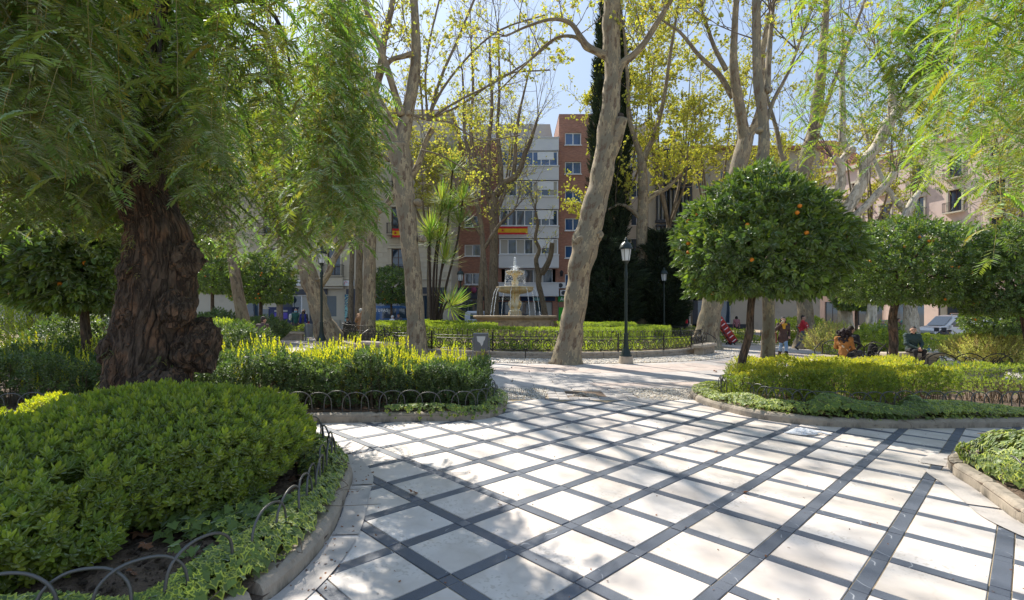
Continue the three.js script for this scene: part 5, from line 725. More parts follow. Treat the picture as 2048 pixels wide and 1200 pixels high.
// ------------------------------------------------------------------ buildings
const font = await new FontLoader().loadAsync('fonts/droid/droid_sans_bold.typeface.json');
const words = (txt, size, depth = 0.03, space = 0) => { if (!space) { const g = new TextGeometry(txt, { font, size, depth, curveSegments: 3 }); g.computeBoundingBox(); return g.translate(-(g.boundingBox.max.x + g.boundingBox.min.x) / 2, -size / 2, 0); } const l = [...txt].map((c, i) => c === ' ' ? null : new TextGeometry(c, { font, size, depth, curveSegments: 3 }).translate(i * space, -size / 2, 0)).filter(Boolean), g = merge(l); return g.translate(-space * txt.length / 2, 0, 0); };
M.cream = mapped(repeatOf(T.plaster, 0.2), 0.9, { color: rgb(0.56, 0.50, 0.40) }); M.creamStone = mapped(repeatOf(T.plaster, 0.35), 0.9, { color: rgb(0.60, 0.545, 0.44) }); M.creamDark = mapped(repeatOf(T.plaster, 0.35), 0.9, { color: rgb(0.46, 0.41, 0.33) });
M.brickWall = mapped(repeatOf(T.brick, 0.5), 0.9); M.whiteWall = mapped(repeatOf(T.plaster, 0.3), 0.8, { color: rgb(0.70, 0.71, 0.74) }); M.greyWall = mapped(repeatOf(T.plaster, 0.25), 0.9, { color: rgb(0.50, 0.47, 0.43) }); M.beige = mapped(repeatOf(T.plaster, 0.22), 0.9, { color: rgb(0.50, 0.43, 0.35) }); M.pink = mapped(repeatOf(T.plaster, 0.2), 0.9, { color: rgb(0.70, 0.55, 0.49) }); M.slate = std(0.055, 0.06, 0.075, 0.7); M.navy = std(0.012, 0.015, 0.026, 0.45); M.white = std(0.75, 0.76, 0.78, 0.5); M.roofTile = mapped(repeatOf(T.plaster, 0.6), 0.9, { color: rgb(0.40, 0.19, 0.12) });
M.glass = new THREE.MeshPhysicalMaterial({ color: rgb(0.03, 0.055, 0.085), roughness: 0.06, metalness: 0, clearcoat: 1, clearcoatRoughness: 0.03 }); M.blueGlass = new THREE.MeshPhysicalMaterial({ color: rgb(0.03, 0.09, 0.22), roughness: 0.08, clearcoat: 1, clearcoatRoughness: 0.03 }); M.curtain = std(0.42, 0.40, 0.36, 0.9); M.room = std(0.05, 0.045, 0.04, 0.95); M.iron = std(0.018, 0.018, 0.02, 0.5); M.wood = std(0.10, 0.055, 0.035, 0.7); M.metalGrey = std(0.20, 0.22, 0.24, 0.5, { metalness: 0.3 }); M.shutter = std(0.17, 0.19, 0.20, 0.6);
function openWall(w, h, holes, th = 0.35) { const s = new THREE.Shape([[0, 0], [w, 0], [w, h], [0, h]].map(q => new THREE.Vector2(...q))); for (const [x, y, a, b] of holes) s.holes.push(new THREE.Path([[x, y], [x, y + b], [x + a, y + b], [x + a, y]].map(q => new THREE.Vector2(...q)))); return uvMetres(new THREE.ExtrudeGeometry(s, { depth: th, bevelEnabled: false }).translate(0, 0, -th)); }
function windowIn(parent, x, y, w, h, o = {}) {                            // frame with panes set back in the opening
  const { z = -0.16, cols = 2, rows = 1, mat = M.white, glass = M.glass, f = 0.06, name = 'window' } = o, bars = [box(w, f, 0.06, x + w / 2, y + f / 2, z), box(w, f, 0.06, x + w / 2, y + h - f / 2, z), box(f, h - 2 * f, 0.06, x + f / 2, y + h / 2, z), box(f, h - 2 * f, 0.06, x + w - f / 2, y + h / 2, z)];
  for (let i = 1; i < cols; i++) bars.push(box(f, h - 2 * f, 0.05, x + w * i / cols, y + h / 2, z)); for (let j = 1; j < rows; j++) bars.push(box(w - 2 * f, f * 0.8, 0.045, x + w / 2, y + h * j / rows, z));
  const m = local(name, bars, mat, parent); for (let i = 0; i < cols; i++) local('pane', box(w / cols - f, h - 2 * f, 0.012, x + w * (i + 0.5) / cols, y + h / 2, z - 0.012), o.curtain && (i + (o.k ?? 0)) % 2 ? M.curtain : glass, m);
  return m;
}
function railing(parent, x, y, w, d, h = 1.0, step = 0.13) { const l = [box(w, 0.04, 0.04, x + w / 2, y + h, d), box(w, 0.03, 0.03, x + w / 2, y + 0.08, d)]; for (let q = 0; q <= w + 0.001; q += step) l.push(box(0.018, h, 0.018, x + q, y + h / 2, d)); for (const e of [x, x + w]) { l.push(box(0.04, 0.04, d, e, y + h, d / 2)); for (let q = step; q < d; q += step) l.push(box(0.018, h, 0.018, e, y + h / 2, q)); } return l; }
const bldg = (name, label, x, Z, turn = 0) => { const g = thing(name, label, 'building', V(x, 0, -Z)); g.rotation.y = turn; return g; };
{ // cream stone house
  reseed(1001); const Z = 47, k = FOCAL / Z, x0 = (-140 - HX) / k, X = px => (px - HX) / k - x0, Y = py => EYE + (HY - py) / k, g = bldg('house', 'cream stone house with balconied windows behind the orange trees', x0, Z), W = X(903), H = Y(232), holes = [], cols = []; for (let c = -100; c < 880; c += 128) cols.push(c);
  const floors = [5.15, 9.0, 12.85, 16.3]; for (const c of cols) floors.forEach((f, i) => holes.push([X(c) - 0.58, f, 1.16, i === 3 ? 1.7 : 2.5]));
  const shops = [[X(584), 0.25, X(620) - X(584), 3.1], [X(647), 1.35, X(673) - X(647), 1.9], [X(420), 0.3, 3.2, 3], [X(470), 0.3, 2.6, 3], [X(745), 0.3, 3.4, 3], [X(830), 0.3, 2.6, 3], [X(230), 0.3, 4, 3], [X(60), 0.3, 4, 3]]; holes.push(...shops);
  local('wall', openWall(W, H, holes), M.cream, g); local('interior', box(W - 0.4, H - 0.3, 0.2, W / 2, H / 2, -2.2), M.room, g);
  local('cornice', [box(W + 0.5, 0.35, 0.7, W / 2, H + 0.18, 0.05), box(W + 0.2, 0.25, 0.35, W / 2, H - 0.15, 0.02), box(W, 0.16, 0.22, W / 2, 4.85, 0.08)], M.creamStone, g); local('roof', box(W + 0.3, 0.3, 9, W / 2, H + 0.5, -4.6), M.roofTile, g); local('side_wall', [box(0.3, H, 9, W - 0.15, H / 2, -4.9), box(0.3, H, 9, 0.15, H / 2, -4.9)], M.cream, g);
  cols.forEach((c, ci) => floors.forEach((f, i) => { const hh = i === 3 ? 1.7 : 2.5, x = X(c) - 0.58; windowIn(g, x, f, 1.16, hh, { mat: M.wood, cols: 2, rows: 3, k: ci }); local('window_surround', [box(0.16, hh, 0.1, x - 0.1, f + hh / 2, 0.06), box(0.16, hh, 0.1, x + 1.26, f + hh / 2, 0.06), box(1.9, 0.2, 0.24, x + 0.58, f + hh + 0.12, 0.1), box(1.6, 0.12, 0.14, x + 0.58, f + hh + 0.34, 0.06)], M.creamStone, g); if (i < 3) { const b = local('balcony', [box(1.9, 0.12, 0.55, x + 0.58, f - 0.08, 0.28), box(0.14, 0.3, 0.3, x - 0.1, f - 0.29, 0.16), box(0.14, 0.3, 0.3, x + 1.26, f - 0.29, 0.16)], M.creamDark, g); local('railing', railing(b, x - 0.36, f, 1.88, 0.52, 0.95), M.iron, b); } }));
  // ashlar on the storey that shows between the trunks
  const bl = Array.from({ length: 5 }, () => uvMetres(chamfer(0.92, 0.05, 0.42, 0.012, 0, 0, 0).rotateX(Math.PI / 2))); let nb = 0; for (let r = 0; r < 9; r++) for (let q = 0; q < 34 && nb < 300; q++) { const x = X(470) + q * 0.95 + (r % 2) * 0.47, y = 5.2 + r * 0.455, w = 0.92; if (x > X(895) || holes.some(h => x + w / 2 > h[0] - 0.22 && x - w / 2 < h[0] + h[2] + 0.22 && y + 0.23 > h[1] - 0.15 && y - 0.23 < h[1] + h[3] + 0.5)) continue; const m = cast(new THREE.Mesh(bl[nb % 5], nb % 4 ? M.creamStone : M.cream)); m.name = 'stone_block'; m.position.set(x, y + 0.02, 0.022 + rr(0, 0.008)); g.add(m); nb++; }
  // ground floor
  local('shop_front', [box(X(647) - X(571), 4.5 - 0.35, 0.08, (X(571) + X(586)) / 2 - 0.1, 2.3, 0.06)].map(() => box(X(585) - X(560), 3.9, 0.1, (X(560) + X(585)) / 2, 1.95, 0.07)).concat([box(X(648) - X(620), 3.9, 0.1, (X(620) + X(648)) / 2, 1.95, 0.07), box(X(712) - X(693), 3.9, 0.1, (X(693) + X(712)) / 2, 1.95, 0.07), box(X(690) - X(571), 0.5, 0.1, (X(571) + X(646)) / 2 - 0.6, 3.62, 0.07)]), M.slate, g);
  windowIn(g, ...shops[0], { mat: M.white, cols: 2, f: 0.1, curtain: 1 }); local('shelf', Array.from({ length: 7 }, (_, i) => box(1.2, 0.05, 0.2, X(604), 0.9 + i * 0.28, -0.5)), M.white, g); local('shelf', box(1.4, 0.3, 0.1, X(610), 0.75, -0.1), std(0.25, 0.02, 0.02), g);
  local('sill', [box(1.9, 0.9, 0.12, X(660), 0.6, 0.08), box(2.1, 0.14, 0.5, X(667), Y(576), 0.26)], M.creamDark, g); const sh = []; for (let i = 0; i < 20; i++) sh.push(box(1.2, 0.085, 0.03, X(660), 1.4 + i * 0.095, -0.08)); sh.forEach(q => local('shutter_slat', q, M.shutter, g));
  local('stone_bay', [box(2.0, 0.8, 0.5, X(667), Y(564), 0.2)], M.creamStone, g);
  const s1 = local('sign', box(X(645) - X(571), 0.52, 0.06, (X(571) + X(645)) / 2, Y(566), 0.18), M.white, g); local('lettering', words('HER', 0.24, 0.02, 0.42).translate(X(596), Y(566), 0.212), std(0.02, 0.02, 0.025), s1); local('logo', new THREE.CircleGeometry(0.32, 28).translate(X(582), Y(600), 0.16), std(0.10, 0.45, 0.06), g);
  const s2 = local('sign', box(1.0, 0.5, 0.06, X(699), Y(566.5), 0.18), M.white, g); local('logo', [new THREE.TorusGeometry(0.13, 0.022, 5, 16, 4.2).translate(X(693), Y(566.5), 0.22)], std(0.6, 0.03, 0.08), s2); local('logo', [new THREE.TorusGeometry(0.13, 0.022, 5, 16, 4.4).rotateZ(2.2).translate(X(702), Y(566.5), 0.22), box(0.2, 0.025, 0.02, X(702), Y(566.5), 0.22)], std(0.14, 0.1, 0.45), s2);
  local('poster', box(0.42, 2.6, 0.04, X(695), 2.1, 0.15), mapped(tex(64, 256, (u, v) => { const a = hash(Math.floor(u * 9), Math.floor(v * 30), 4); return v > 0.55 ? (a < 0.5 ? [0.02, 0.08, 0.2] : a < 0.8 ? [0.05, 0.3, 0.35] : [0.5, 0.5, 0.3]) : a < 0.75 ? [0.25, 0.5, 0.48] : [0.05, 0.1, 0.12]; }), 0.5), g);
  shops.slice(2).forEach((q, i) => { windowIn(g, ...q, { mat: M.slate, cols: 3, f: 0.08 }); local('fascia', box(q[2] + 0.6, 0.6, 0.12, q[0] + q[2] / 2, 3.75, 0.09), i % 2 ? M.slate : M.navy, g); });
  local('drainpipe', [box(0.1, H - 5, 0.1, X(573), H / 2 + 2.5, 0.08)], M.creamDark, g); local('drainpipe', box(0.1, H - 5, 0.1, X(742), H / 2 + 2.5, 0.08), M.creamDark, g);
}
const flag = (label, px, py, Z, w) => { const p = at(px, py, Z), t = thing('flag', label, 'flag', p, 'flags hung on balcony rails'); const P = h => { const g = new THREE.PlaneGeometry(w, h, 14, 2), q = g.attributes.position; for (let i = 0; i < q.count; i++) q.setZ(i, 0.05 * Math.sin(q.getX(i) * 9)); g.computeVertexNormals(); return g; }; const red = std(0.55, 0.02, 0.03, 0.8), yel = std(0.72, 0.42, 0.02, 0.8); local('stripe', P(0.2).translate(0, 0.3, 0), red, t); local('stripe', P(0.4), yel, t); local('stripe', P(0.2).translate(0, -0.3, 0), red, t); local('emblem', new THREE.CircleGeometry(0.1, 12).translate(-w * 0.25, 0, 0.07), red, t); };
flag('red and yellow flag on the cream house balcony rail', 797, 466, 46.1, 1.1); flag('long red and yellow banner flag on the white brick-block balcony', 1022, 461, 51.2, 3.4);
{ // brick block with white bays
  reseed(1011); const Z = 53, k = FOCAL / Z, x0 = (905 - HX) / k, X = px => (px - HX) / k - x0, Y = py => EYE + (HY - py) / k, g = bldg('apartment_block', 'red brick apartment block with projecting white bays behind the fountain', x0, Z), W = X(1210), H = Y(228), holes = [], right = [264, 322, 378, 435, 490, 547], left = [310, 370, 430, 488, 545];
  for (const r of right) holes.push([X(1130), Y(r + 26), 1.7, 1.3]); for (const r of left) holes.push([X(929), Y(r + 24), 1.7, 1.2]);
  const bays = [[308, 337], [366, 397], [423, 455], [480, 511]]; for (const [a, b] of bays) holes.push([X(1003), Y(b), X(1111) - X(1003), Y(a) - Y(b)]); holes.push([X(1003), Y(566), X(1111) - X(1003), Y(538) - Y(566)]); holes.push([X(914), 0.15, X(958) - X(914), 3.0], [X(968), 0.15, X(1030) - X(968), 2.7], [X(1040), 0.15, X(1105) - X(1040), 2.7], [X(1116), 0.15, 1.6, 2.6]);
  // the roof steps: brick up to the left bay top, taller at the right
  local('wall', openWall(X(1118), Y(283), holes.filter(h => h[0] < X(1118)).map(h => [h[0], h[1], Math.min(h[2], X(1117.5) - h[0]), h[3]])), M.brickWall, g); local('wall', openWall(W - X(1118), H, holes.filter(h => h[0] >= X(1118)).map(h => [h[0] - X(1118), h[1], h[2], h[3]])).translate(X(1118), 0, 0), M.brickWall, g); local('interior', box(W - 0.5, Y(290), 0.2, W / 2, Y(290) / 2, -2.5), M.room, g); local('side_wall', [box(0.3, Y(283), 10, 0.15, Y(283) / 2, -5.4), box(0.3, H, 10, W - 0.15, H / 2, -5.4), box(0.3, H - Y(283), 6, X(1118) + 0.15, (H + Y(283)) / 2, -3.4)], M.brickWall, g); local('roof', [box(X(1118), 0.2, 10, X(1118) / 2, Y(283) - 0.15, -5.4), box(W - X(1118), 0.2, 10, (W + X(1118)) / 2, H - 0.05, -5.4)], M.greyWall, g);
  const ph = new THREE.Shape([[X(940), 0], [X(1112), 0], [X(1103), Y(234) - Y(282)], [X(946), Y(234) - Y(282)]].map(q => new THREE.Vector2(...q))); local('penthouse', uvMetres(new THREE.ExtrudeGeometry(ph, { depth: 5, bevelEnabled: false }).translate(0, Y(282), -7)), M.greyWall, g); for (let i = 0; i < 3; i++) windowIn(g, X(962) + i * 2.6, Y(281), 1.9, 1.0, { z: -1.96, cols: 2 });
  right.forEach((r, i) => { windowIn(g, X(1130), Y(r + 26), 1.7, 1.3, { glass: M.blueGlass, cols: 2, f: 0.09 }); local('sill', box(1.85, 0.08, 0.14, X(1130) + 0.85, Y(r + 26) - 0.05, 0.06), M.white, g); }); left.forEach((r, i) => { windowIn(g, X(929), Y(r + 24), 1.7, 1.2, { cols: 2, f: 0.09, curtain: i % 2, k: i }); local('sill', box(1.85, 0.08, 0.14, X(929) + 0.85, Y(r + 24) - 0.05, 0.06), M.white, g); if (i < 2) local('roller_blind', box(1.5, 0.6, 0.03, X(929) + 0.85, Y(r + 24) + 0.85, -0.1), M.white, g); });
  const par = [[282, 307], [338, 365], [398, 422], [456, 479], [512, 537], [567, 593]]; par.forEach(([a, b]) => local('parapet', [box(X(1116) - X(998), Y(a) - Y(b), 1.0, (X(998) + X(1116)) / 2, (Y(a) + Y(b)) / 2, 0.5), box(X(1117) - X(997), 0.08, 1.1, (X(998) + X(1116)) / 2, Y(a) + 0.03, 0.53)], M.whiteWall, g));
  bays.forEach(([a, b], i) => { const w = X(1114) - X(1000); windowIn(g, X(1000), Y(b) + 0.02, w, Y(a) - Y(b) - 0.04, { z: 0.85, cols: 7, rows: 1, f: 0.09, curtain: i % 2 ? 1 : 0, k: i, glass: i === 0 ? M.blueGlass : M.glass }); local('bay_side', [box(0.1, Y(a) - Y(b), 0.9, X(1114), (Y(a) + Y(b)) / 2, 0.42), box(0.1, Y(a) - Y(b), 0.9, X(1000), (Y(a) + Y(b)) / 2, 0.42)], M.whiteWall, g); local('roller_blind', box(w * 0.28, (Y(a) - Y(b)) * 0.55, 0.03, X(1090), Y(a) - (Y(a) - Y(b)) * 0.3, 0.9), M.white, g); });
  windowIn(g, X(1010), Y(566), X(1105) - X(1010), Y(538) - Y(566), { z: -0.2, cols: 5, curtain: 1 });
  local('fascia', box(X(961) - X(907), 1.1, 0.9, X(934), Y(587), 0.4), M.slate, g); windowIn(g, X(914), 0.15, X(958) - X(914), 3.0, { mat: M.metalGrey, cols: 2, f: 0.1 }); windowIn(g, X(968), 0.15, X(1030) - X(968), 2.7, { mat: M.slate, cols: 3 }); windowIn(g, X(1040), 0.15, X(1105) - X(1040), 2.7, { mat: M.slate, cols: 4, curtain: 1 }); windowIn(g, X(1116), 0.15, 1.6, 2.6, { mat: M.white, cols: 2 });
  const f1 = local('fascia', box(X(1036) - X(966), 0.42, 0.12, X(1001), Y(597), 0.08), M.navy, g); local('lettering', words('EDIFICIO ALCAZAR', 0.22, 0.02).translate(X(1001), Y(597), 0.142), std(0.7, 0.66, 0.5), f1); const f2 = local('fascia', box(X(1110) - X(1042), 0.42, 0.12, X(1076), Y(598), 0.08), std(0.02, 0.04, 0.09), g); local('sign_panel', box(1.3, 0.34, 0.03, X(1078), Y(598), 0.16), std(0.25, 0.45, 0.45), f2);
  const sg = local('sign', box(1.7, 0.55, 0.12, X(1132), Y(598), 0.1), std(0.02, 0.28, 0.06), g); local('lettering', words('AC', 0.34, 0.02).translate(X(1126), Y(598), 0.165), M.white, sg); local('door_panel', box(0.7, 2.1, 0.06, X(1124), 1.2, 0.02), std(0.05, 0.42, 0.03), g);
  for (const [px, py] of [[1120, 571], [1126, 586]]) { const a = local('air_conditioner', box(0.85, 0.6, 0.35, X(px) + 0.1, Y(py), 0.2), M.white, g); local('fan_grille', new THREE.CylinderGeometry(0.23, 0.23, 0.03, 20).rotateX(Math.PI / 2).translate(X(px) + 0.02, Y(py), 0.385), M.slate, a); }
  local('flower_basket', [new THREE.IcosahedronGeometry(0.32, 1).translate(X(949), Y(581), 0.95)], std(0.28, 0.06, 0.12), g);
  const wl = local('wall_lantern', [lathe([[0, 0.1], [0.14, 0.12], [0.2, 0.5], [0.24, 0.54], [0.12, 0.72], [0, 0.8]], 6).translate(X(1122), Y(556), 0.55), bar(V(X(1122), Y(556) + 0.2, 0), V(X(1122), Y(556) + 0.2, 0.55), 0.03)], M.iron, g);
}
{ // beige house and the steel-finned one
  const Z = 55, k = FOCAL / Z, x0 = (1212 - HX) / k, X = px => (px - HX) / k - x0, Y = py => EYE + (HY - py) / k, g = bldg('house', 'beige house mostly hidden by the cypress and conifers', x0, Z), W = X(1318), H = Y(250), holes = []; for (const c of [1225, 1262, 1296]) for (let r = 0; r < 5; r++) holes.push([X(c), 5 + r * 3.1, 1.3, 1.7]); local('wall', openWall(W, H, holes), M.beige, g); holes.forEach(q => windowIn(g, ...q, { cols: 2 })); local('interior', box(W, H - 1, 0.2, W / 2, H / 2, -1.8), M.room, g); for (let i = 0; i < 3; i++) { const d = local('garage_door', box(2.2, 2.6, 0.05, 1.3 + i * 2.4, 1.4, 0.03), M.curtain, g); for (let j = 0; j < 9; j++) local('rib', box(2.2, 0.02, 0.03, 1.3 + i * 2.4, 0.3 + j * 0.28, 0.07), M.greyWall, d); }
}
{
  const Z = 50, k = FOCAL / Z, x0 = (1300 - HX) / k, X = px => (px - HX) / k - x0, Y = py => EYE + (HY - py) / k, g = bldg('house', 'modern house front with black steel fins over pale panels', x0, Z), W = X(1385), lev = [[600, 525], [520, 450], [445, 375], [370, 300]]; local('wall', uvMetres(box(W, Y(290), 0.3, W / 2, Y(290) / 2, -0.6)), M.beige, g);
  lev.forEach(([a, b]) => { local('frame', [box(X(1382) - X(1312), 0.28, 0.5, X(1347), Y(a) + 0.1, 0), box(X(1382) - X(1312), 0.14, 0.5, X(1347), Y(b) - 0.05, 0), box(0.3, Y(b) - Y(a), 0.5, X(1379), (Y(a) + Y(b)) / 2, 0.003)], M.navy, g); for (let i = 0; i < 9; i++) local('fin', box(0.1, Y(b) - Y(a) - 0.3, 0.35, X(1314) + i * 0.4, (Y(a) + Y(b)) / 2, 0.06), M.navy, g); for (let i = 0; i < 8; i++) local('panel', box(0.26, Y(b) - Y(a) - 0.5, 0.04, X(1318) + i * 0.4, (Y(a) + Y(b)) / 2, -0.2), (i * 7 + a) % 3 ? M.whiteWall : M.glass, g); });
  local('pillar', [box(0.6, 3.0, 0.5, X(1345), 1.5, -0.1), box(0.7, 3.0, 0.5, X(1303), 1.5, -0.1)], M.creamStone, g); local('door', box(1.5, 2.7, 0.1, X(1322), 1.5, -0.38), M.wood, g); 
  const wl = local('wall_lantern', [lathe([[0, 0.1], [0.14, 0.12], [0.2, 0.5], [0.24, 0.54], [0.12, 0.72], [0, 0.8]], 6).translate(X(1352), Y(556), 0.75), bar(V(X(1352), Y(556) + 0.2, 0.2), V(X(1352), Y(556) + 0.2, 0.75), 0.03)], M.iron, g);
}
{
  const Z = 50.5, k = FOCAL / Z, x0 = (1385 - HX) / k, X = px => (px - HX) / k - x0, Y = py => EYE + (HY - py) / k, g = bldg('house', 'beige house with a dark shop front behind the first orange tree', x0, Z), W = X(1640), H = Y(300), holes = []; for (let c = 1392; c < 1630; c += 50) for (let r = 0; r < 4; r++) holes.push([X(c), 4.8 + r * 3.1, 1.4, 1.8]); holes.push([X(1362 + 32), 0.6, 3.4, 2.3]); local('wall', openWall(W, H, holes), M.beige, g); holes.forEach((q, i) => windowIn(g, ...q, { cols: 2, curtain: i % 2 })); local('interior', box(W, H - 1, 0.2, W / 2, H / 2, -1.8), M.room, g); local('roof', box(W + 0.6, 0.3, 9, W / 2, H + 0.15, -4), M.roofTile, g);
  local('shop_front', [box(X(1408) - X(1385), 0.8, 0.1, X(1397), 3.3, 0.06), box(0.5, 3.2, 0.1, 0.25, 1.6, 0.06), box(X(1500) - X(1385), 0.55, 0.1, X(1443), 0.28, 0.06)], M.navy, g); local('logo', new THREE.TorusGeometry(0.7, 0.14, 6, 24, 4.4).rotateZ(2.6).translate(X(1400), 1.6, -0.12), M.curtain, g); const a = local('air_conditioner', box(0.85, 0.6, 0.35, X(1398), Y(536), 0.2), M.white, g); local('fan_grille', new THREE.CylinderGeometry(0.22, 0.22, 0.03, 16).rotateX(Math.PI / 2).translate(X(1396), Y(536), 0.385), M.slate, a);
}
{ // far house with the tiled roof
  const Z = 68, k = FOCAL / Z, x0 = (1555 - HX) / k, X = px => (px - HX) / k - x0, Y = py => EYE + (HY - py) / k, g = bldg('house', 'far pale house with a red tiled hipped roof above the trees', x0, Z), W = X(1740), H = Y(335), holes = []; for (let i = 0; i < 4; i++) for (let r = 0; r < 6; r++) holes.push([0.9 + i * 3, 2 + r * 3, 1.3, 1.6]); local('wall', openWall(W, H, holes), M.greyWall, g); holes.forEach(q => windowIn(g, ...q, { cols: 2 })); local('interior', box(W, H - 1, 0.2, W / 2, H / 2, -1.8), M.room, g);
  const up = Y(262) - H, roof = new THREE.BufferGeometry(); roof.setAttribute('position', new THREE.Float32BufferAttribute([[-0.7, 0, 0.7], [W + 0.7, 0, 0.7], [W - 2, up, -4], [-0.7, 0, 0.7], [W - 2, up, -4], [W * 0.55, up, -4], [W + 0.7, 0, 0.7], [W + 0.7, 0, -8], [W - 2, up, -4], [-0.7, 0, 0.7], [W * 0.55, up, -4], [-0.7, 0, -8]].flat(), 3)); roof.translate(0, H, 0); roof.computeVertexNormals(); local('roof', uvMetres(roof), M.roofTile, g); for (let i = 0; i < 24; i++) local('tile_row', bar(V(-0.4 + i * (W + 0.8) / 24, H + 0.05, 0.72), V(W * 0.55 + (i / 24) * (W * 0.45 - 2), H + up + 0.03, -3.95), 0.07, 5), M.roofTile, g);
  local('eaves', box(W + 1.4, 0.25, 0.9, W / 2, H - 0.1, 0.3), M.white, g);
}
{ // sunlit pink house along the right
  const g = bldg('house', 'sunlit pink rendered house front beyond the white van', 40, 66, 0), W = 33, H = 19, holes = []; g.rotation.y = -Math.atan2(32, 8);
  for (let i = 0; i < 9; i++) for (let r = 0; r < 4; r++) holes.push([1.4 + i * 3.6, 4.9 + r * 3.4, 1.2, 2.2]); for (let i = 0; i < 7; i++) holes.push([1.0 + i * 4.6, 0.2, 3.2, 2.9]); local('wall', openWall(W, H, holes), M.pink, g); local('interior', box(W, H - 1, 0.2, W / 2, H / 2, -1.8), M.room, g); holes.forEach((q, i) => { const up = q[1] > 1; windowIn(g, ...q, { cols: up ? 2 : 3, mat: up ? M.wood : M.slate }); if (up) { local('window_surround', [box(0.18, q[3], 0.1, q[0] - 0.1, q[1] + q[3] / 2, 0.05), box(0.18, q[3], 0.1, q[0] + q[2] + 0.1, q[1] + q[3] / 2, 0.05), box(q[2] + 0.6, 0.22, 0.16, q[0] + q[2] / 2, q[1] + q[3] + 0.12, 0.08)], M.creamStone, g); const b = local('balcony', box(1.8, 0.12, 0.5, q[0] + q[2] / 2, q[1] - 0.08, 0.26), M.creamStone, g); local('railing', railing(b, q[0] - 0.3, q[1], 1.78, 0.46, 0.95), M.iron, b); } });
  local('cornice', [box(W + 0.6, 0.4, 0.7, W / 2, H + 0.2, 0.1), box(W, 0.2, 0.25, W / 2, 4.3, 0.08)], M.creamStone, g); local('roof', box(W + 0.4, 0.3, 8, W / 2, H + 0.5, -3.8), M.roofTile, g);
}
{ // kiosk-like tobacco shop under a striped awning
  const p = onGround(43.0, 46.3), t = thing('shop', 'small tobacco shop front with a striped awning behind the white van', 'shop', p); t.rotation.y = -0.75; const dk = std(0.03, 0.045, 0.06, 0.6), orange = std(0.75, 0.30, 0.01, 0.6);
  local('wall', [box(5.6, 3.3, 0.2, 0, 1.65, -0.6), box(0.5, 3.3, 0.6, -2.6, 1.65, -0.3), box(0.5, 3.3, 0.6, 2.6, 1.65, -0.3)], M.creamStone, t); const s = local('sign', box(4.6, 0.75, 0.15, 0, 2.55, 0.02), dk, t); local('lettering', words('TABACOS', 0.42, 0.04).translate(0, 2.62, 0.1), orange, s); local('stripe', box(1.3, 0.1, 0.03, 1.5, 2.25, 0.1), orange, s); local('stripe', box(1.3, 0.1, 0.03, -1.5, 2.25, 0.1), orange, s);
  const aw = local('awning', box(5.2, 0.08, 1.3, 0, 3.55, 0.6), M.white, t); for (let i = 0; i < 16; i++) local('stripe', box(0.32, 0.42, 0.03, -2.44 + i * 0.325, 3.3, 1.24), i % 2 ? std(0.25, 0.05, 0.05) : M.curtain, aw); windowIn(t, -2.2, 0.5, 3.3, 1.6, { z: -0.45, cols: 3, mat: M.slate }); const po = local('poster', box(0.8, 1.7, 0.05, 1.8, 1.1, -0.1), M.creamStone, t); local('logo', new THREE.CircleGeometry(0.28, 20).translate(1.8, 0.9, -0.07), std(0.03, 0.1, 0.12), po);
}
// raised footway in front of the houses
{ const w = structure('pavement'); part('footway', [sheet(-60, 40, 44.6, 52, 0.06, 30, 1)], M.paverDark, w); for (let i = 0; i < 60; i++) { const x = -50 + i * 1.5, m = cast(new THREE.Mesh(chamfer(1.48, 0.2, 0.2, 0.02), M.stone)); m.name = 'kerb_stone'; m.position.copy(onGround(x, 44.5, 0.08)); m.rotation.z = -SLOPE; w.add(m); } }

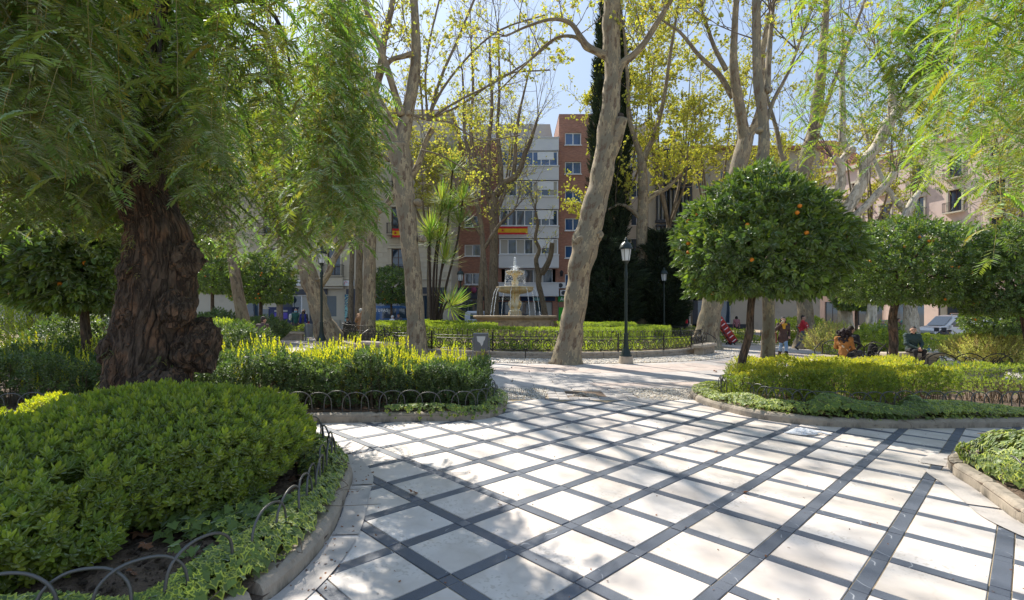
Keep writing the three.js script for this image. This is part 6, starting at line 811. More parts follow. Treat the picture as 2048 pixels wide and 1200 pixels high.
// ------------------------------------------------------------------ vehicles
M.tyre = std(0.02, 0.02, 0.02, 0.85); M.rim = std(0.45, 0.45, 0.46, 0.35, { metalness: 0.8 });
const paint = (r, g, b) => new THREE.MeshPhysicalMaterial({ color: rgb(r, g, b), roughness: 0.45, clearcoat: 0.9, clearcoatRoughness: 0.06 });
function van(name, label, category, pos, turn, body, o = {}) {             // front toward -x
  const t = thing(name, label, category, pos); t.rotation.y = turn; const w = 1.86, L = o.L ?? 5.0, h = o.h ?? 1.9, prof = o.prof ?? [[-L / 2, 0.42], [-L / 2 + 0.02, 0.78], [-L / 2 + 0.22, 0.98], [-L / 2 + 0.95, 1.14], [-L / 2 + 1.75, h - 0.1], [-L / 2 + 2.2, h], [L / 2 - 0.25, h], [L / 2 - 0.06, h - 0.15], [L / 2, 0.8], [L / 2 - 0.02, 0.4]];
  const s = new THREE.Shape(); prof.forEach((q, i) => i ? s.lineTo(q[0], q[1]) : s.moveTo(q[0], q[1])); const wheelX = [-L / 2 + 0.92, L / 2 - 0.95];
  for (const x of [wheelX[1], wheelX[0]]) { s.lineTo(x + 0.4, 0.3); s.absarc(x, 0.33, 0.4, 0, Math.PI, false); s.lineTo(x - 0.4, 0.3); } s.lineTo(prof[0][0], 0.3);
  local('body', new THREE.ExtrudeGeometry(s, { depth: w - 0.14, bevelEnabled: true, bevelSize: 0.06, bevelThickness: 0.07, bevelSegments: 3, curveSegments: 10 }).translate(0, 0, -w / 2 + 0.07), body, t);
  for (const sd of [-1, 1]) { const poly = (pts, m, nm) => { const q = new THREE.Shape(pts.map(a => new THREE.Vector2(...a))), g = new THREE.ExtrudeGeometry(q, { depth: 0.012, bevelEnabled: false }).translate(0, 0, sd > 0 ? w / 2 + 0.002 : -w / 2 - 0.014); return local(nm, g, m, t); }; const x = -L / 2; poly([[x + 1.15, 1.12], [x + 1.85, h - 0.16], [x + 2.35, h - 0.14], [x + 2.42, 1.1]], M.glass, 'side_window'); if (o.rearGlass) poly([[x + 2.6, 1.1], [x + 2.6, h - 0.14], [x + 3.7, h - 0.14], [x + 3.75, 1.1]], M.glass, 'side_window'); const d = poly([[x + 2.46, 0.45], [x + 2.46, h - 0.1], [x + 2.48, h - 0.1], [x + 2.48, 0.45]], M.slate, 'door_seam'); poly([[x + 3.6, 0.6], [x + 3.6, h - 0.25], [x + 3.615, h - 0.25], [x + 3.615, 0.6]], M.slate, 'door_seam'); local('door_handle', box(0.2, 0.04, 0.05, x + 2.2, 0.98, sd * (w / 2 + 0.025)), M.slate, t); local('mirror', box(0.12, 0.2, 0.18, x + 1.25, 1.15, sd * (w / 2 + 0.1)), body, t); local('sill_trim', box(L - 2.8, 0.12, 0.03, 0, 0.42, sd * (w / 2 + 0.015)), M.slate, t); local('headlight', new THREE.SphereGeometry(0.14, 10, 8).scale(0.8, 0.7, 1).translate(x + 0.16, 0.86, sd * (w / 2 - 0.2)), std(0.7, 0.72, 0.75, 0.1), t);
    for (const xw of wheelX) { const wh = new THREE.Group(); wh.name = 'wheel'; wh.position.set(xw, 0.32, sd * (w / 2 - 0.12)); t.add(wh); local('tyre', new THREE.TorusGeometry(0.24, 0.085, 10, 24).scale(1, 1, 1.2), M.tyre, wh); local('rim', new THREE.CylinderGeometry(0.18, 0.18, 0.1, 16).rotateX(Math.PI / 2), M.rim, wh); } }
  const ws = new THREE.BufferGeometry(), x = -L / 2, y0 = 1.17, y1 = h - 0.1; ws.setAttribute('position', new THREE.Float32BufferAttribute([[x + 0.97, y0, -0.8], [x + 0.97, y0, 0.8], [x + 1.72, y1, 0.72], [x + 0.97, y0, -0.8], [x + 1.72, y1, 0.72], [x + 1.72, y1, -0.72]].map(q => [q[0] - 0.085, q[1] + 0.06, q[2]]).flat(), 3)); ws.computeVertexNormals(); local('windscreen', ws, M.glass, t); local('bumper', box(0.2, 0.26, w - 0.1, -L / 2 - 0.01, 0.48, 0), M.slate, t);
  if (o.bars) for (let i = 0; i < 2; i++) local('roof_bar', [box(0.08, 0.05, 1.6, 0.2 + i * 1.5, h + 0.16, 0), box(0.06, 0.12, 0.06, 0.2 + i * 1.5, h + 0.08, 0.75), box(0.06, 0.12, 0.06, 0.2 + i * 1.5, h + 0.08, -0.75)], M.white, t); return t;
}
van('van', 'white panel van parked beyond the nandina bushes', 'van', onGround(36.2, 41, 0), 0.05, paint(0.78, 0.79, 0.81), { L: 5.6, h: 1.98, bars: 1 });
{ const v = van('van', 'blue painter van parked behind the ring hedge', 'van', onGround(-9.2, 41.5), Math.PI, paint(0.012, 0.10, 0.30), { L: 5.0, h: 2.05, rearGlass: 1 }); local('lettering', words('PINTURAS', 0.24, 0.012).rotateY(Math.PI).translate(1.55, 1.75, -0.95), M.white, v); }
van('van', 'small white van parked in the street behind the fountain', 'van', onGround(-2.1, 46, 0), Math.PI, paint(0.62, 0.66, 0.74), { L: 4.2, h: 1.75, rearGlass: 1 });
van('car', 'teal car half hidden behind the stout plane trunk by the white van', 'car', onGround(33.0, 44, 0), 0.3, paint(0.01, 0.22, 0.19), { L: 4.2, h: 1.5, rearGlass: 1 });
// ------------------------------------------------------------------ fountain
T.ochre = tex(512, 512, (u, v) => { const a = tfbm(u, v, 5, 5, 401), s = tfbm(u, v * 0.25, 12, 4, 411), d = smooth(0.52, 0.68, s); return mix3(mul3([0.62, 0.52, 0.34], 0.8 + 0.35 * a), [0.50, 0.28, 0.05], 0.8 * d); });
M.ochre = mapped(repeatOf(T.ochre, 1), 0.6, { bumpMap: repeatOf(T.rough, 2), bumpScale: 0.006 }); M.ochrePale = mapped(repeatOf(T.ochre, 1), 0.6, { color: rgb(1.15, 1.2, 1.25), bumpMap: repeatOf(T.rough, 2), bumpScale: 0.006 }); M.basin = mapped(repeatOf(T.kerb, 0.8), 0.75, { color: rgb(1.2, 1.05, 0.85), bumpMap: repeatOf(T.rough, 2), bumpScale: 0.006 });
M.water = new THREE.MeshPhysicalMaterial({ color: rgb(0.9, 0.95, 0.95), roughness: 0.05, transmission: 1, thickness: 0.2, ior: 1.33, attenuationColor: rgb(0.5, 0.6, 0.5), attenuationDistance: 0.8 }); M.drop = new THREE.MeshPhysicalMaterial({ color: rgb(1, 1, 1), roughness: 0.05, transmission: 1, thickness: 0.02, ior: 1.33 }); M.foam = leafMat(0.92, 0.94, 0.96, 0.5, 0.6);
{
  reseed(1101); const c = onGround(0.17, 28.1, 0), t = thing('fountain', 'tiered stone fountain with an octagonal basin and falling water inside the ring', 'fountain', c), o = c;
  const W = g => g.translate(c.x, 0, c.z); const N = 12;
  const wall = lathe([[2.12, 0.25], [2.12, 1.28], [2.2, 1.34], [2.32, 1.4], [2.34, 1.5], [2.3, 1.53], [1.98, 1.53], [1.96, 1.3], [1.96, 0.25]], N); part('basin', W(uvMetres(wall)), M.basin, t);
  for (let i = 0; i < N; i++) { const a0 = (i + 0.5) / N * 2 * Math.PI; part('basin_panel', W(box(0.82, 0.62, 0.03).translate(0, 0.86, 2.085).rotateY(a0)), M.basin, t); }
  part('water', W(new THREE.CylinderGeometry(1.95, 1.95, 0.3, 24).translate(0, 1.2, 0)), M.water, t);
  part('pedestal', W(uvMetres(new THREE.CylinderGeometry(0.36, 0.4, 0.62, 8).translate(0, 1.42, 0))), M.ochre, t);
  const flute = (prof, seg, n, amp) => { const g = lathe(prof, seg), p = g.attributes.position; for (let i = 0; i < p.count; i++) { const x = p.getX(i), z = p.getZ(i), a = Math.atan2(z, x), y = p.getY(i), f = 1 + amp(y) * Math.abs(Math.cos(a * n / 2)); p.setX(i, x * f); p.setZ(i, z * f); } g.computeVertexNormals(); return g; };
  part('baluster', W(uvMetres(flute([[0.3, 1.73], [0.34, 1.78], [0.22, 1.84], [0.3, 1.98], [0.36, 2.14], [0.34, 2.3], [0.22, 2.4], [0.2, 2.55], [0.25, 2.68], [0.34, 2.76]], 48, 12, y => y > 1.9 && y < 2.4 ? 0.05 : 0))), M.ochrePale, t);
  part('bowl', W(uvMetres(flute([[0.2, 2.72], [0.55, 2.76], [0.88, 2.86], [0.98, 2.98], [0.96, 3.02], [1.04, 3.04], [1.05, 3.11], [0.98, 3.12], [0.9, 3.04], [0.2, 3.0]], 96, 28, y => y < 2.99 ? 0.055 : 0))), M.ochre, t);
  part('baluster', W(uvMetres(lathe([[0.2, 3.0], [0.24, 3.14], [0.16, 3.2], [0.2, 3.32], [0.2, 3.42], [0.12, 3.5], [0.11, 3.62], [0.2, 3.76]], 24))), M.ochrePale, t);
  part('bowl', W(uvMetres(flute([[0.15, 3.74], [0.36, 3.8], [0.47, 3.88], [0.47, 3.92], [0.52, 3.93], [0.52, 3.99], [0.46, 4.0], [0.3, 3.95]], 64, 20, y => y < 3.9 ? 0.05 : 0))), M.ochrePale, t);
  part('finial', W(uvMetres(lathe([[0.2, 3.95], [0.2, 4.0], [0.12, 4.06], [0.09, 4.12], [0.12, 4.18], [0.1, 4.26], [0, 4.3]], 20))), M.foam, t);
  const dr = []; const ico = new THREE.IcosahedronGeometry(1, 1);
  for (let i = 0; i < 260; i++) { const f = Math.pow(rnd(), 0.7); dr.push([V(c.x + gauss() * 0.045 * (1 - f * 0.3), 4.28 + f * 0.46, c.z + gauss() * 0.05), aim(V(gauss(), 1, gauss())), V(1, rr(1, 2.4), 1).multiplyScalar(rr(0.012, 0.032)), null]); }
  for (let i = 0; i < 420; i++) { const a = rnd() * 6.283, f = Math.pow(rnd(), 1.3), r = 0.53 + f * 0.06; dr.push([V(c.x + r * Math.cos(a), 3.96 - f * 0.9, c.z + r * Math.sin(a)), aim(V(0, 1, 0)), V(1, rr(1, 3), 1).multiplyScalar(rr(0.006, 0.015)), null]); }
  for (let i = 0; i < 240; i++) dr.push([V(c.x + gauss() * 0.25, 4.0 + Math.pow(rnd(), 2) * 0.3, c.z + gauss() * 0.25), aim(V(0, 1, 0)), rr(0.006, 0.015), null]);
  for (let j = 0; j < 8; j++) { const a = j / 8 * 6.283 + 0.2, n = 70; for (let i = 0; i < n; i++) { const f = i / n, d = 1.06 + 0.36 * Math.sqrt(f) , y = 3.02 - 1.66 * f; dr.push([V(c.x + d * Math.cos(a) + gauss() * 0.012, y, c.z + d * Math.sin(a) + gauss() * 0.012), aim(V(0, 1, 0)), V(1, rr(1.5, 3.5), 1).multiplyScalar(rr(0.008, 0.016)), null]); } for (let i = 0; i < 26; i++) dr.push([V(c.x + 1.42 * Math.cos(a) + gauss() * 0.1, 1.37 + Math.pow(rnd(), 2) * 0.12, c.z + 1.42 * Math.sin(a) + gauss() * 0.1), aim(V(0, 1, 0)), rr(0.006, 0.014), null]); }
  instances('water_drops', ico, M.foam, dr, t);
}
// ------------------------------------------------------------------ iron fence on its stone ring
M.castIron = std(0.045, 0.04, 0.036, 0.42, { metalness: 0.4 });
{
  reseed(1111); const k = structure('ring_wall'), seg = 40; for (let i = 0; i < seg; i++) { const a0 = i / seg * 2 * Math.PI + 0.0015, a1 = (i + 1) / seg * 2 * Math.PI - 0.0015, pos = [], uv = [], idx = [], prof = [[0.03, -0.03], [0.03, 0.07], [0, 0.09], [0, 0.20], [-0.03, 0.235], [-0.3, 0.235], [-0.34, 0.2], [-0.34, -0.03]], n = 5, m = prof.length; for (let j = 0; j <= n; j++) { const a = lerp(a0, a1, j / n); prof.forEach((q, w) => { const r = RING + q[0], x = ringC[0] + r * Math.sin(a), Z = ringC[1] - r * Math.cos(a); pos.push(x, gh(x) + q[1], -Z); uv.push(a * RING, w * 0.1); }); } for (let j = 0; j < n; j++) for (let w = 0; w + 1 < m; w++) { const A = j * m + w, B = A + m; idx.push(A, A + 1, B, A + 1, B + 1, B); } let g = new THREE.BufferGeometry(); g.setAttribute('position', new THREE.Float32BufferAttribute(pos, 3)); g.setAttribute('uv', new THREE.Float32BufferAttribute(uv, 2)); g.setIndex(idx); g = g.toNonIndexed(); g.computeVertexNormals(); part('wall_stone', g, M.kerb, k); }
  const base = onGround(ringC[0], ringC[1]), t = thing('iron_fence', 'low round cast-iron fence with ring motifs and curled spikes about the fountain garden', 'fence', base), R = RING - 0.17, P = (a, y, r = R) => { const x = ringC[0] + r * Math.sin(a), Z = ringC[1] - r * Math.cos(a); return V(x, gh(x) + y, -Z); };
  const add = (name, geo, a, y, turn = 0) => { const m = cast(new THREE.Mesh(geo, M.castIron)); m.name = name; m.position.copy(P(a, y)).sub(base); m.rotation.y = a + turn; t.add(m); };
  const nR = 140, motif = merge([new THREE.TorusGeometry(0.17, 0.014, 6, 20), new THREE.TorusGeometry(0.075, 0.012, 5, 14), ...Array.from({ length: 6 }, (_, i) => new THREE.TorusGeometry(0.042, 0.009, 5, 10).translate(0.122 * Math.cos(i * Math.PI / 3), 0.122 * Math.sin(i * Math.PI / 3), 0))]);
  for (let i = 0; i < nR; i++) add('ring_motif', motif, i / nR * 2 * Math.PI, 0.495);
  const spike = merge([tube([V(0, 0, 0), V(0, 0.13, 0), V(0, 0.19, 0.008), V(0, 0.215, 0.03), V(0, 0.2, 0.055)], [0.011, 0.011, 0.012, 0.013, 0.011], 6, 3), new THREE.SphereGeometry(0.02, 6, 5).translate(0, 0.2, 0.055)]); for (let i = 0; i < 296; i++) add('spike', spike, i / 296 * 2 * Math.PI, 0.81);
  const post = merge([box(0.045, 0.68, 0.045, 0, 0.34, 0), new THREE.SphereGeometry(0.035, 8, 6).translate(0, 0.7, 0)]); for (let i = 0; i < 24; i++) add('post', post, (i + 0.5) / 24 * 2 * Math.PI, 0.22);
  const railAt = y => { const pts = []; for (let i = 0; i <= 120; i++) pts.push(P(i / 120 * 2 * Math.PI, y)); return tube(pts, pts.map(() => 0.015), 5, 1, null, false); }; for (const y of [0.3, 0.69, 0.80]) part('rail', railAt(y), M.castIron, t);
  const fol = []; 
}
// ------------------------------------------------------------------ hooped wire edging of the beds
M.hoop = std(0.12, 0.118, 0.11, 0.45, { metalness: 0.5 });
const hoopGeo = [0, 1, 2].map(i => { const w = 0.19, h = 0.34, lean = [0, 0.015, -0.02][i]; return tube([V(-w, -0.1, 0), V(-w, h * 0.45, 0), V(-w * 0.88, h * 0.76, lean * 0.5), V(-w * 0.5, h * 0.95, lean), V(0, h, lean), V(w * 0.5, h * 0.95, lean), V(w * 0.88, h * 0.76, lean * 0.5), V(w, h * 0.45, 0), V(w, -0.1, 0)], Array(9).fill(0.0085), 6, 3); });
function hoops(label, poly, inset, keep, up, sd, o = {}) {
  reseed(sd); const step = o.step ?? 0.265, pts = []; let acc = 0; const n = poly.length; let cx = 0, cz = 0;
  const dense = []; for (let i = 0; i < n; i++) { const a = poly[i], b = poly[(i + 1) % n], l = Math.hypot(b[0] - a[0], b[1] - a[1]), q = Math.max(1, Math.ceil(l / 0.02)); for (let j = 0; j < q; j++) { const x = lerp(a[0], b[0], j / q), Z = lerp(a[1], b[1], j / q), dx = (b[0] - a[0]) / l, dz = (b[1] - a[1]) / l; let nx = -dz, nz = dx; if (!inside(poly, x + nx * 0.05, Z + nz * 0.05)) { nx = -nx; nz = -nz; } dense.push([x + nx * inset, Z + nz * inset, dx, dz]); } }
  const list = []; for (let i = 1; i < dense.length; i++) { acc += Math.hypot(dense[i][0] - dense[i - 1][0], dense[i][1] - dense[i - 1][1]); if (acc >= step) { acc = 0; if (keep(dense[i][0], dense[i][1])) list.push(dense[i]); } }
  const b = onGround(list[0][0], list[0][1], up), t = thing('hoop_fence', label, 'fence', b, 'hooped wire edgings'); 
  list.forEach((q, i) => { const m = cast(new THREE.Mesh(hoopGeo[i % 3], M.hoop)); m.name = 'hoop'; m.position.copy(onGround(q[0], q[1], up + rr(-0.015, 0.01) + (i % 2) * 0.008)).sub(b); m.rotation.set(rr(-0.08, 0.08), Math.atan2(q[3], q[2]) + rr(-0.06, 0.06), 0); m.position.x += (i % 2 ? 1 : -1) * 0.009 * -q[3]; m.position.z += (i % 2 ? 1 : -1) * 0.009 * -q[2]; t.add(m); });
  if (o.rail !== false) { let run = []; const flush = () => { if (run.length > 2) part('rail', tube(run, run.map(() => 0.007), 5, 1), M.rail, t); run = []; }; list.forEach((q, i) => { if (i && Math.hypot(q[0] - list[i - 1][0], q[1] - list[i - 1][1]) > 0.6) flush(); run.push(onGround(q[0], q[1], up + 0.05)); }); flush(); }
}
M.rail = std(0.13, 0.075, 0.045, 0.8);
hoops('hooped wire edging round the nearest bed with the clipped bush', planterA, 0.2, (x, Z) => x > -6.6, 0.10, 1121, { rail: false });
hoops('hooped wire edging in front of the loose yellow-tipped hedge', planterB, 0.2, (x, Z) => x > -9 && Z < 9.6, 0.09, 1122);
hoops('hooped wire edging standing in the ivy of the hedge bed', planterC, 0.60, (x, Z) => x < 10.5 && (Z < 9.7 || x < 5.4), 0.12, 1123, { rail: false });
hoops('hooped wire edging half buried in the small ivy mound', planterD, 0.3, (x, Z) => x < 7, 0.02, 1124, { rail: false });

// ------------------------------------------------------------------ street lamps
M.lampGreen = std(0.018, 0.03, 0.026, 0.38, { metalness: 0.3 }); M.milk = leafMat(0.82, 0.84, 0.84, 0.45, 0.6);
function lampPost(label, x, Z, s = 1) {
  const b = onGround(x, Z), t = thing('street_lamp', label, 'lamp', b, 'green iron lamp posts'); t.scale.setScalar(s);
  local('plinth', uvMetres(new THREE.CylinderGeometry(0.235, 0.26, 0.3, 8).translate(0, 0.1, 0)), M.stone, t);
  local('base', lathe([[0.2, 0.24], [0.2, 0.29], [0.16, 0.33], [0.17, 0.37], [0.115, 0.48], [0.09, 0.6], [0.1, 0.63], [0.085, 0.66], [0.075, 0.98], [0.09, 1.02], [0.07, 1.05]], 20), M.lampGreen, t);
  local('pole', lathe([[0.055, 1.02], [0.052, 2.2], [0.048, 2.95], [0.075, 3.0], [0.055, 3.05], [0.07, 3.12], [0.045, 3.2], [0.04, 3.42], [0.06, 3.46], [0.1, 3.54], [0.13, 3.56]], 14), M.lampGreen, t);
  const fr = local('lantern_frame', [...Array.from({ length: 6 }, (_, i) => { const a = i * Math.PI / 3; return bar(V(0.128 * Math.cos(a), 3.56, 0.128 * Math.sin(a)), V(0.185 * Math.cos(a), 3.97, 0.185 * Math.sin(a)), 0.009, 5); }), new THREE.TorusGeometry(0.185, 0.014, 6, 6).rotateX(Math.PI / 2).translate(0, 3.97, 0)], M.lampGreen, t);
  for (let i = 0; i < 6; i++) { const a = i * Math.PI / 3 + 0.02, e = a + Math.PI / 3 - 0.04, g = new THREE.BufferGeometry(), p = (r, y, w) => [r * Math.cos(w), y, r * Math.sin(w)]; g.setAttribute('position', new THREE.Float32BufferAttribute([p(0.122, 3.57, a), p(0.178, 3.96, a), p(0.178, 3.96, e), p(0.122, 3.57, a), p(0.178, 3.96, e), p(0.122, 3.57, e)].flat(), 3)); g.computeVertexNormals(); local('pane', g, M.milk, fr); }
  local('roof', lathe([[0.235, 3.96], [0.235, 4.01], [0.215, 4.03], [0.2, 4.09], [0.14, 4.17], [0.07, 4.21], [0.06, 4.25], [0.08, 4.28], [0.03, 4.31], [0.035, 4.35], [0, 4.39]], 18), M.lampGreen, t); return t;
}
{ const p = gp(1252, 727); lampPost('green lamp post on a stone plinth in front of the ring fence', p.x, -p.z, 0.985); }
lampPost('green lamp post beside the thick leaning plane trunk', (643 - HX) / FOCAL * 23, 23, 1.07); lampPost('farther green lamp post past the clipped ring hedge', (1328 - HX) / FOCAL * 33, 33, 1.1); lampPost('distant green lamp post between the palm lily and the fountain', (921 - HX) / FOCAL * 35, 35, 1.08);

// ------------------------------------------------------------------ benches
function ironBack(L, h = 0.5) { const l = [], n = Math.round(L / 0.62), w = L / n; for (let i = 0; i < n; i++) { const x = -L / 2 + (i + 0.5) * w; l.push(new THREE.TorusGeometry(0.12, 0.014, 5, 16).translate(x, h * 0.42, 0), new THREE.TorusGeometry(0.065, 0.011, 5, 12).translate(x, h * 0.42, 0)); for (let j = 0; j < 8; j++) { const a = j * Math.PI / 4; l.push(bar(V(x + 0.12 * Math.cos(a), h * 0.42 + 0.12 * Math.sin(a), 0), V(x + Math.cos(a) * Math.min(w / 2, 0.26), h * 0.42 + Math.sin(a) * 0.2, 0), 0.008, 4)); } l.push(tube([V(x - w / 2, h * 0.62, 0), V(x - w * 0.3, h * 0.86, 0), V(x, h, 0), V(x + w * 0.3, h * 0.86, 0), V(x + w / 2, h * 0.62, 0)], Array(5).fill(0.017), 6, 4)); l.push(box(0.03, h * 0.66, 0.03, x - w / 2, h * 0.3, 0)); } l.push(box(0.03, h * 0.66, 0.03, L / 2, h * 0.3, 0), box(L, 0.025, 0.025, 0, 0.0, 0)); return l; }
function bench(label, x, Z, turn, o = {}) {
  const b = onGround(x, Z), t = thing('stone_bench', label, 'bench', b, 'stone and iron benches'); t.rotation.y = turn; const L = o.L ?? 2.0;
  if (o.seat !== false) { local('seat', [uvMetres(chamfer(L, 0.13, 0.5, 0.03).translate(0, 0.45, 0))], M.stone, t); local('pedestal', [uvMetres(box(L * 0.86, 0.34, 0.36, 0, 0.15, 0))], M.stone, t); local('pedestal_panel', [uvMetres(box(L * 0.7, 0.2, 0.02, 0, 0.16, 0.185))], M.kerb, t); }
  if (o.back !== false) local('backrest', ironBack(L, 0.46).map(g => g.translate(0, 0.47, -0.22)), M.castIron, t);
  if (o.arms !== false) for (const s of [-1, 1]) local('armrest', tube([V(s * L / 2 * 0.97, 0.9, -0.22), V(s * L / 2 * 0.97, 0.82, -0.06), V(s * L / 2 * 0.97, 0.72, 0.1), V(s * L / 2 * 0.97, 0.6, 0.22), V(s * L / 2 * 0.97, 0.45, 0.18)], Array(5).fill(0.018), 6, 4), M.castIron, t); return t;
}
const ringSpot = (a, r) => [ringC[0] + r * Math.sin(a), ringC[1] - r * Math.cos(a)];
{ let q = ringSpot(-0.62, RING + 0.35); bench('stone bench with curling iron arms against the ring by the mottled trunks', q[0], q[1], -0.62, {}); q = ringSpot(0.92, RING + 0.4); bench('stone bench end with iron scrolls at the far curve of the ring', q[0], q[1], 0.92, {}); }
bench('stone bench under the seated man in the dark green jacket', 14.55, 18.45, 0, { L: 2.1, back: false, arms: false }); bench('iron-backed bench seen from behind, past the clipped hedges', 12.6, 14.1, Math.PI - 0.12, { L: 2.1 }).scale.set(1, 0.8, 1); bench('stone bench the couple sits on behind the golden hedge', 10.6, 15.9, -1.15, { L: 2.0 }); bench('stone bench with iron back below the fruiting orange tree', -12.4, 27.6, 0.1, { L: 2.2 }); bench('pale stone bench beside the stacked red crates', 11.6, 31.6, 0.1, { L: 1.6, back: false, arms: false });

// ------------------------------------------------------------------ bins, kiosk, hand trucks, other street things
{ const p = gp(962, 716), t = thing('litter_bin', 'grey steel litter bin with a torn pale sticker before the ring fence', 'bin', p); local('body', new THREE.ExtrudeGeometry(new THREE.Shape([[-0.25, 0], [0.25, 0], [0.26, 0.6], [-0.26, 0.6]].map(q => new THREE.Vector2(...q))), { depth: 0.26, bevelEnabled: true, bevelSize: 0.012, bevelThickness: 0.012, bevelSegments: 2 }).translate(0, 0.28, -0.13), std(0.13, 0.135, 0.14, 0.5, { metalness: 0.5 }), t); local('rim', [box(0.56, 0.03, 0.03, 0, 0.9, 0.13), box(0.56, 0.03, 0.03, 0, 0.9, -0.13)], M.metalGrey, t); for (const s of [-1, 1]) local('post', box(0.035, 0.75, 0.035, s * 0.3, 0.37, 0), M.metalGrey, t); local('sticker', new THREE.ShapeGeometry(new THREE.Shape([[-0.15, 0.2], [0.17, 0.2], [0.15, 0.08], [0.1, 0.02], [0.08, -0.1], [0.02, -0.16], [-0.02, -0.05], [-0.12, 0.02]].map(q => new THREE.Vector2(...q)))).translate(0, 0.6, 0.146), std(0.5, 0.5, 0.48, 0.7), t); }
{ const p = onGround((675 - HX) / FOCAL * 28 - 1.35, 27.5), t = thing('litter_bin', 'slim dark litter bin behind the leaning plane trunk', 'bin', p); local('body', new THREE.CylinderGeometry(0.2, 0.17, 0.7, 14).translate(0, 0.55, 0), M.metalGrey, t); local('post', box(0.05, 1.0, 0.05, -0.23, 0.5, 0), M.metalGrey, t); }
{ const Z = 39, t = thing('kiosk', 'dark blue steel kiosk with a purple poster behind the fruiting orange tree', 'kiosk', onGround((568 - HX) / FOCAL * Z, Z)), blue = std(0.012, 0.022, 0.09, 0.5); local('body', [box(1.7, 1.75, 1.2, 0, 0.88, 0)], blue, t); local('lid', [box(1.8, 0.1, 1.3, 0, 1.8, 0)], blue, t); const po = local('poster', box(1.0, 0.45, 0.02, 0.05, 1.2, 0.615), std(0.08, 0.05, 0.35, 0.5), t); local('label_strip', box(1.0, 0.13, 0.02, 0.05, 1.56, 0.615), M.curtain, t); local('rib', [box(1.6, 0.05, 0.03, 0, 0.5, 0.615), box(1.6, 0.05, 0.03, 0, 0.75, 0.615)], blue, t); local('glass', box(0.7, 1.2, 1.0, -1.3, 1.1, 0), M.glass, t); }
M.crate = std(0.52, 0.03, 0.022, 0.45);
function handTruck(label, x, Z, tilt, turn, n) {                           // stack of crates on a two-wheeled truck, leaning back
  const t = thing('hand_truck', label, 'hand truck', onGround(x, Z, 0.16), 'hand trucks'); t.rotation.order = 'YXZ'; t.rotation.y = turn; t.rotation.z = tilt; local('frame', [box(0.03, 1.5, 0.03, -0.22, 0.7, -0.2), box(0.03, 1.5, 0.03, -0.22, 0.7, 0.2), box(0.03, 0.03, 0.43, -0.22, 1.45, 0), box(0.03, 0.03, 0.43, -0.22, 0.8, 0), box(0.4, 0.02, 0.45, 0, -0.01, 0)], M.slate, t);
  for (const s of [-1, 1]) { const w = new THREE.Group(); w.name = 'wheel'; w.position.set(-0.26, 0, s * 0.26); t.add(w); local('tyre', new THREE.TorusGeometry(0.11, 0.04, 8, 18), M.tyre, w); local('rim', new THREE.CylinderGeometry(0.08, 0.08, 0.06, 12).rotateX(Math.PI / 2), M.curtain, w); }
  const cg = merge([box(0.4, 0.02, 0.3, 0, 0.01, 0), ...[-1, 1].map(s => box(0.4, 0.27, 0.016, 0, 0.135, s * 0.142)), ...[-1, 1].map(s => box(0.016, 0.12, 0.27, s * 0.192, 0.07, 0)), ...[-1, 1].map(s => box(0.016, 0.05, 0.27, s * 0.192, 0.245, 0))]), mark = merge([box(0.26, 0.05, 0.006, 0, 0.11, 0.153)]), slot = merge([0, 1, 2].map(i => box(0.06, 0.06, 0.006, -0.09 + i * 0.09, 0.2, 0.153)));
  for (let i = 0; i < n; i++) { const c = cast(new THREE.Mesh(cg, M.crate)); c.name = numbered('crate'); const m = new THREE.Matrix4().makeRotationFromEuler(new THREE.Euler(0, turn, tilt, 'YXZ')), p = V(0, i * 0.285 + 0.01, 0).applyMatrix4(m); c.position.copy(t.position).add(p); c.rotation.copy(t.rotation); c.userData = { label: `red bottle crate ${['at the bottom', 'second up', 'third up', 'fourth up', 'fifth up', 'on top'][i]} of the stack ${label.includes('leaning') ? 'leaning by the broad-footed trunk' : 'wheeled by the man in red'}`, category: 'crate', group: 'red crates on the hand trucks' }; scene.add(c); local('print', mark, M.white, c); local('slot', slot, M.room, c); for (let k = 0; k < 3; k++) local('bottle_neck', lathe([[0.03, 0.05], [0.03, 0.2], [0.012, 0.25], [0.012, 0.28]], 7).translate(-0.11 + k * 0.11, 0.03, 0.07), std(0.02, 0.05, 0.02, 0.15), c); }
}
handTruck('two-wheeled hand truck leaning back with a tall stack of red crates', 13.0, 29.6, 0.62, 0.12, 6); handTruck('second hand truck with red crates pushed by the man in red', 16.1, 26.9, 0.62, 0.3, 5);
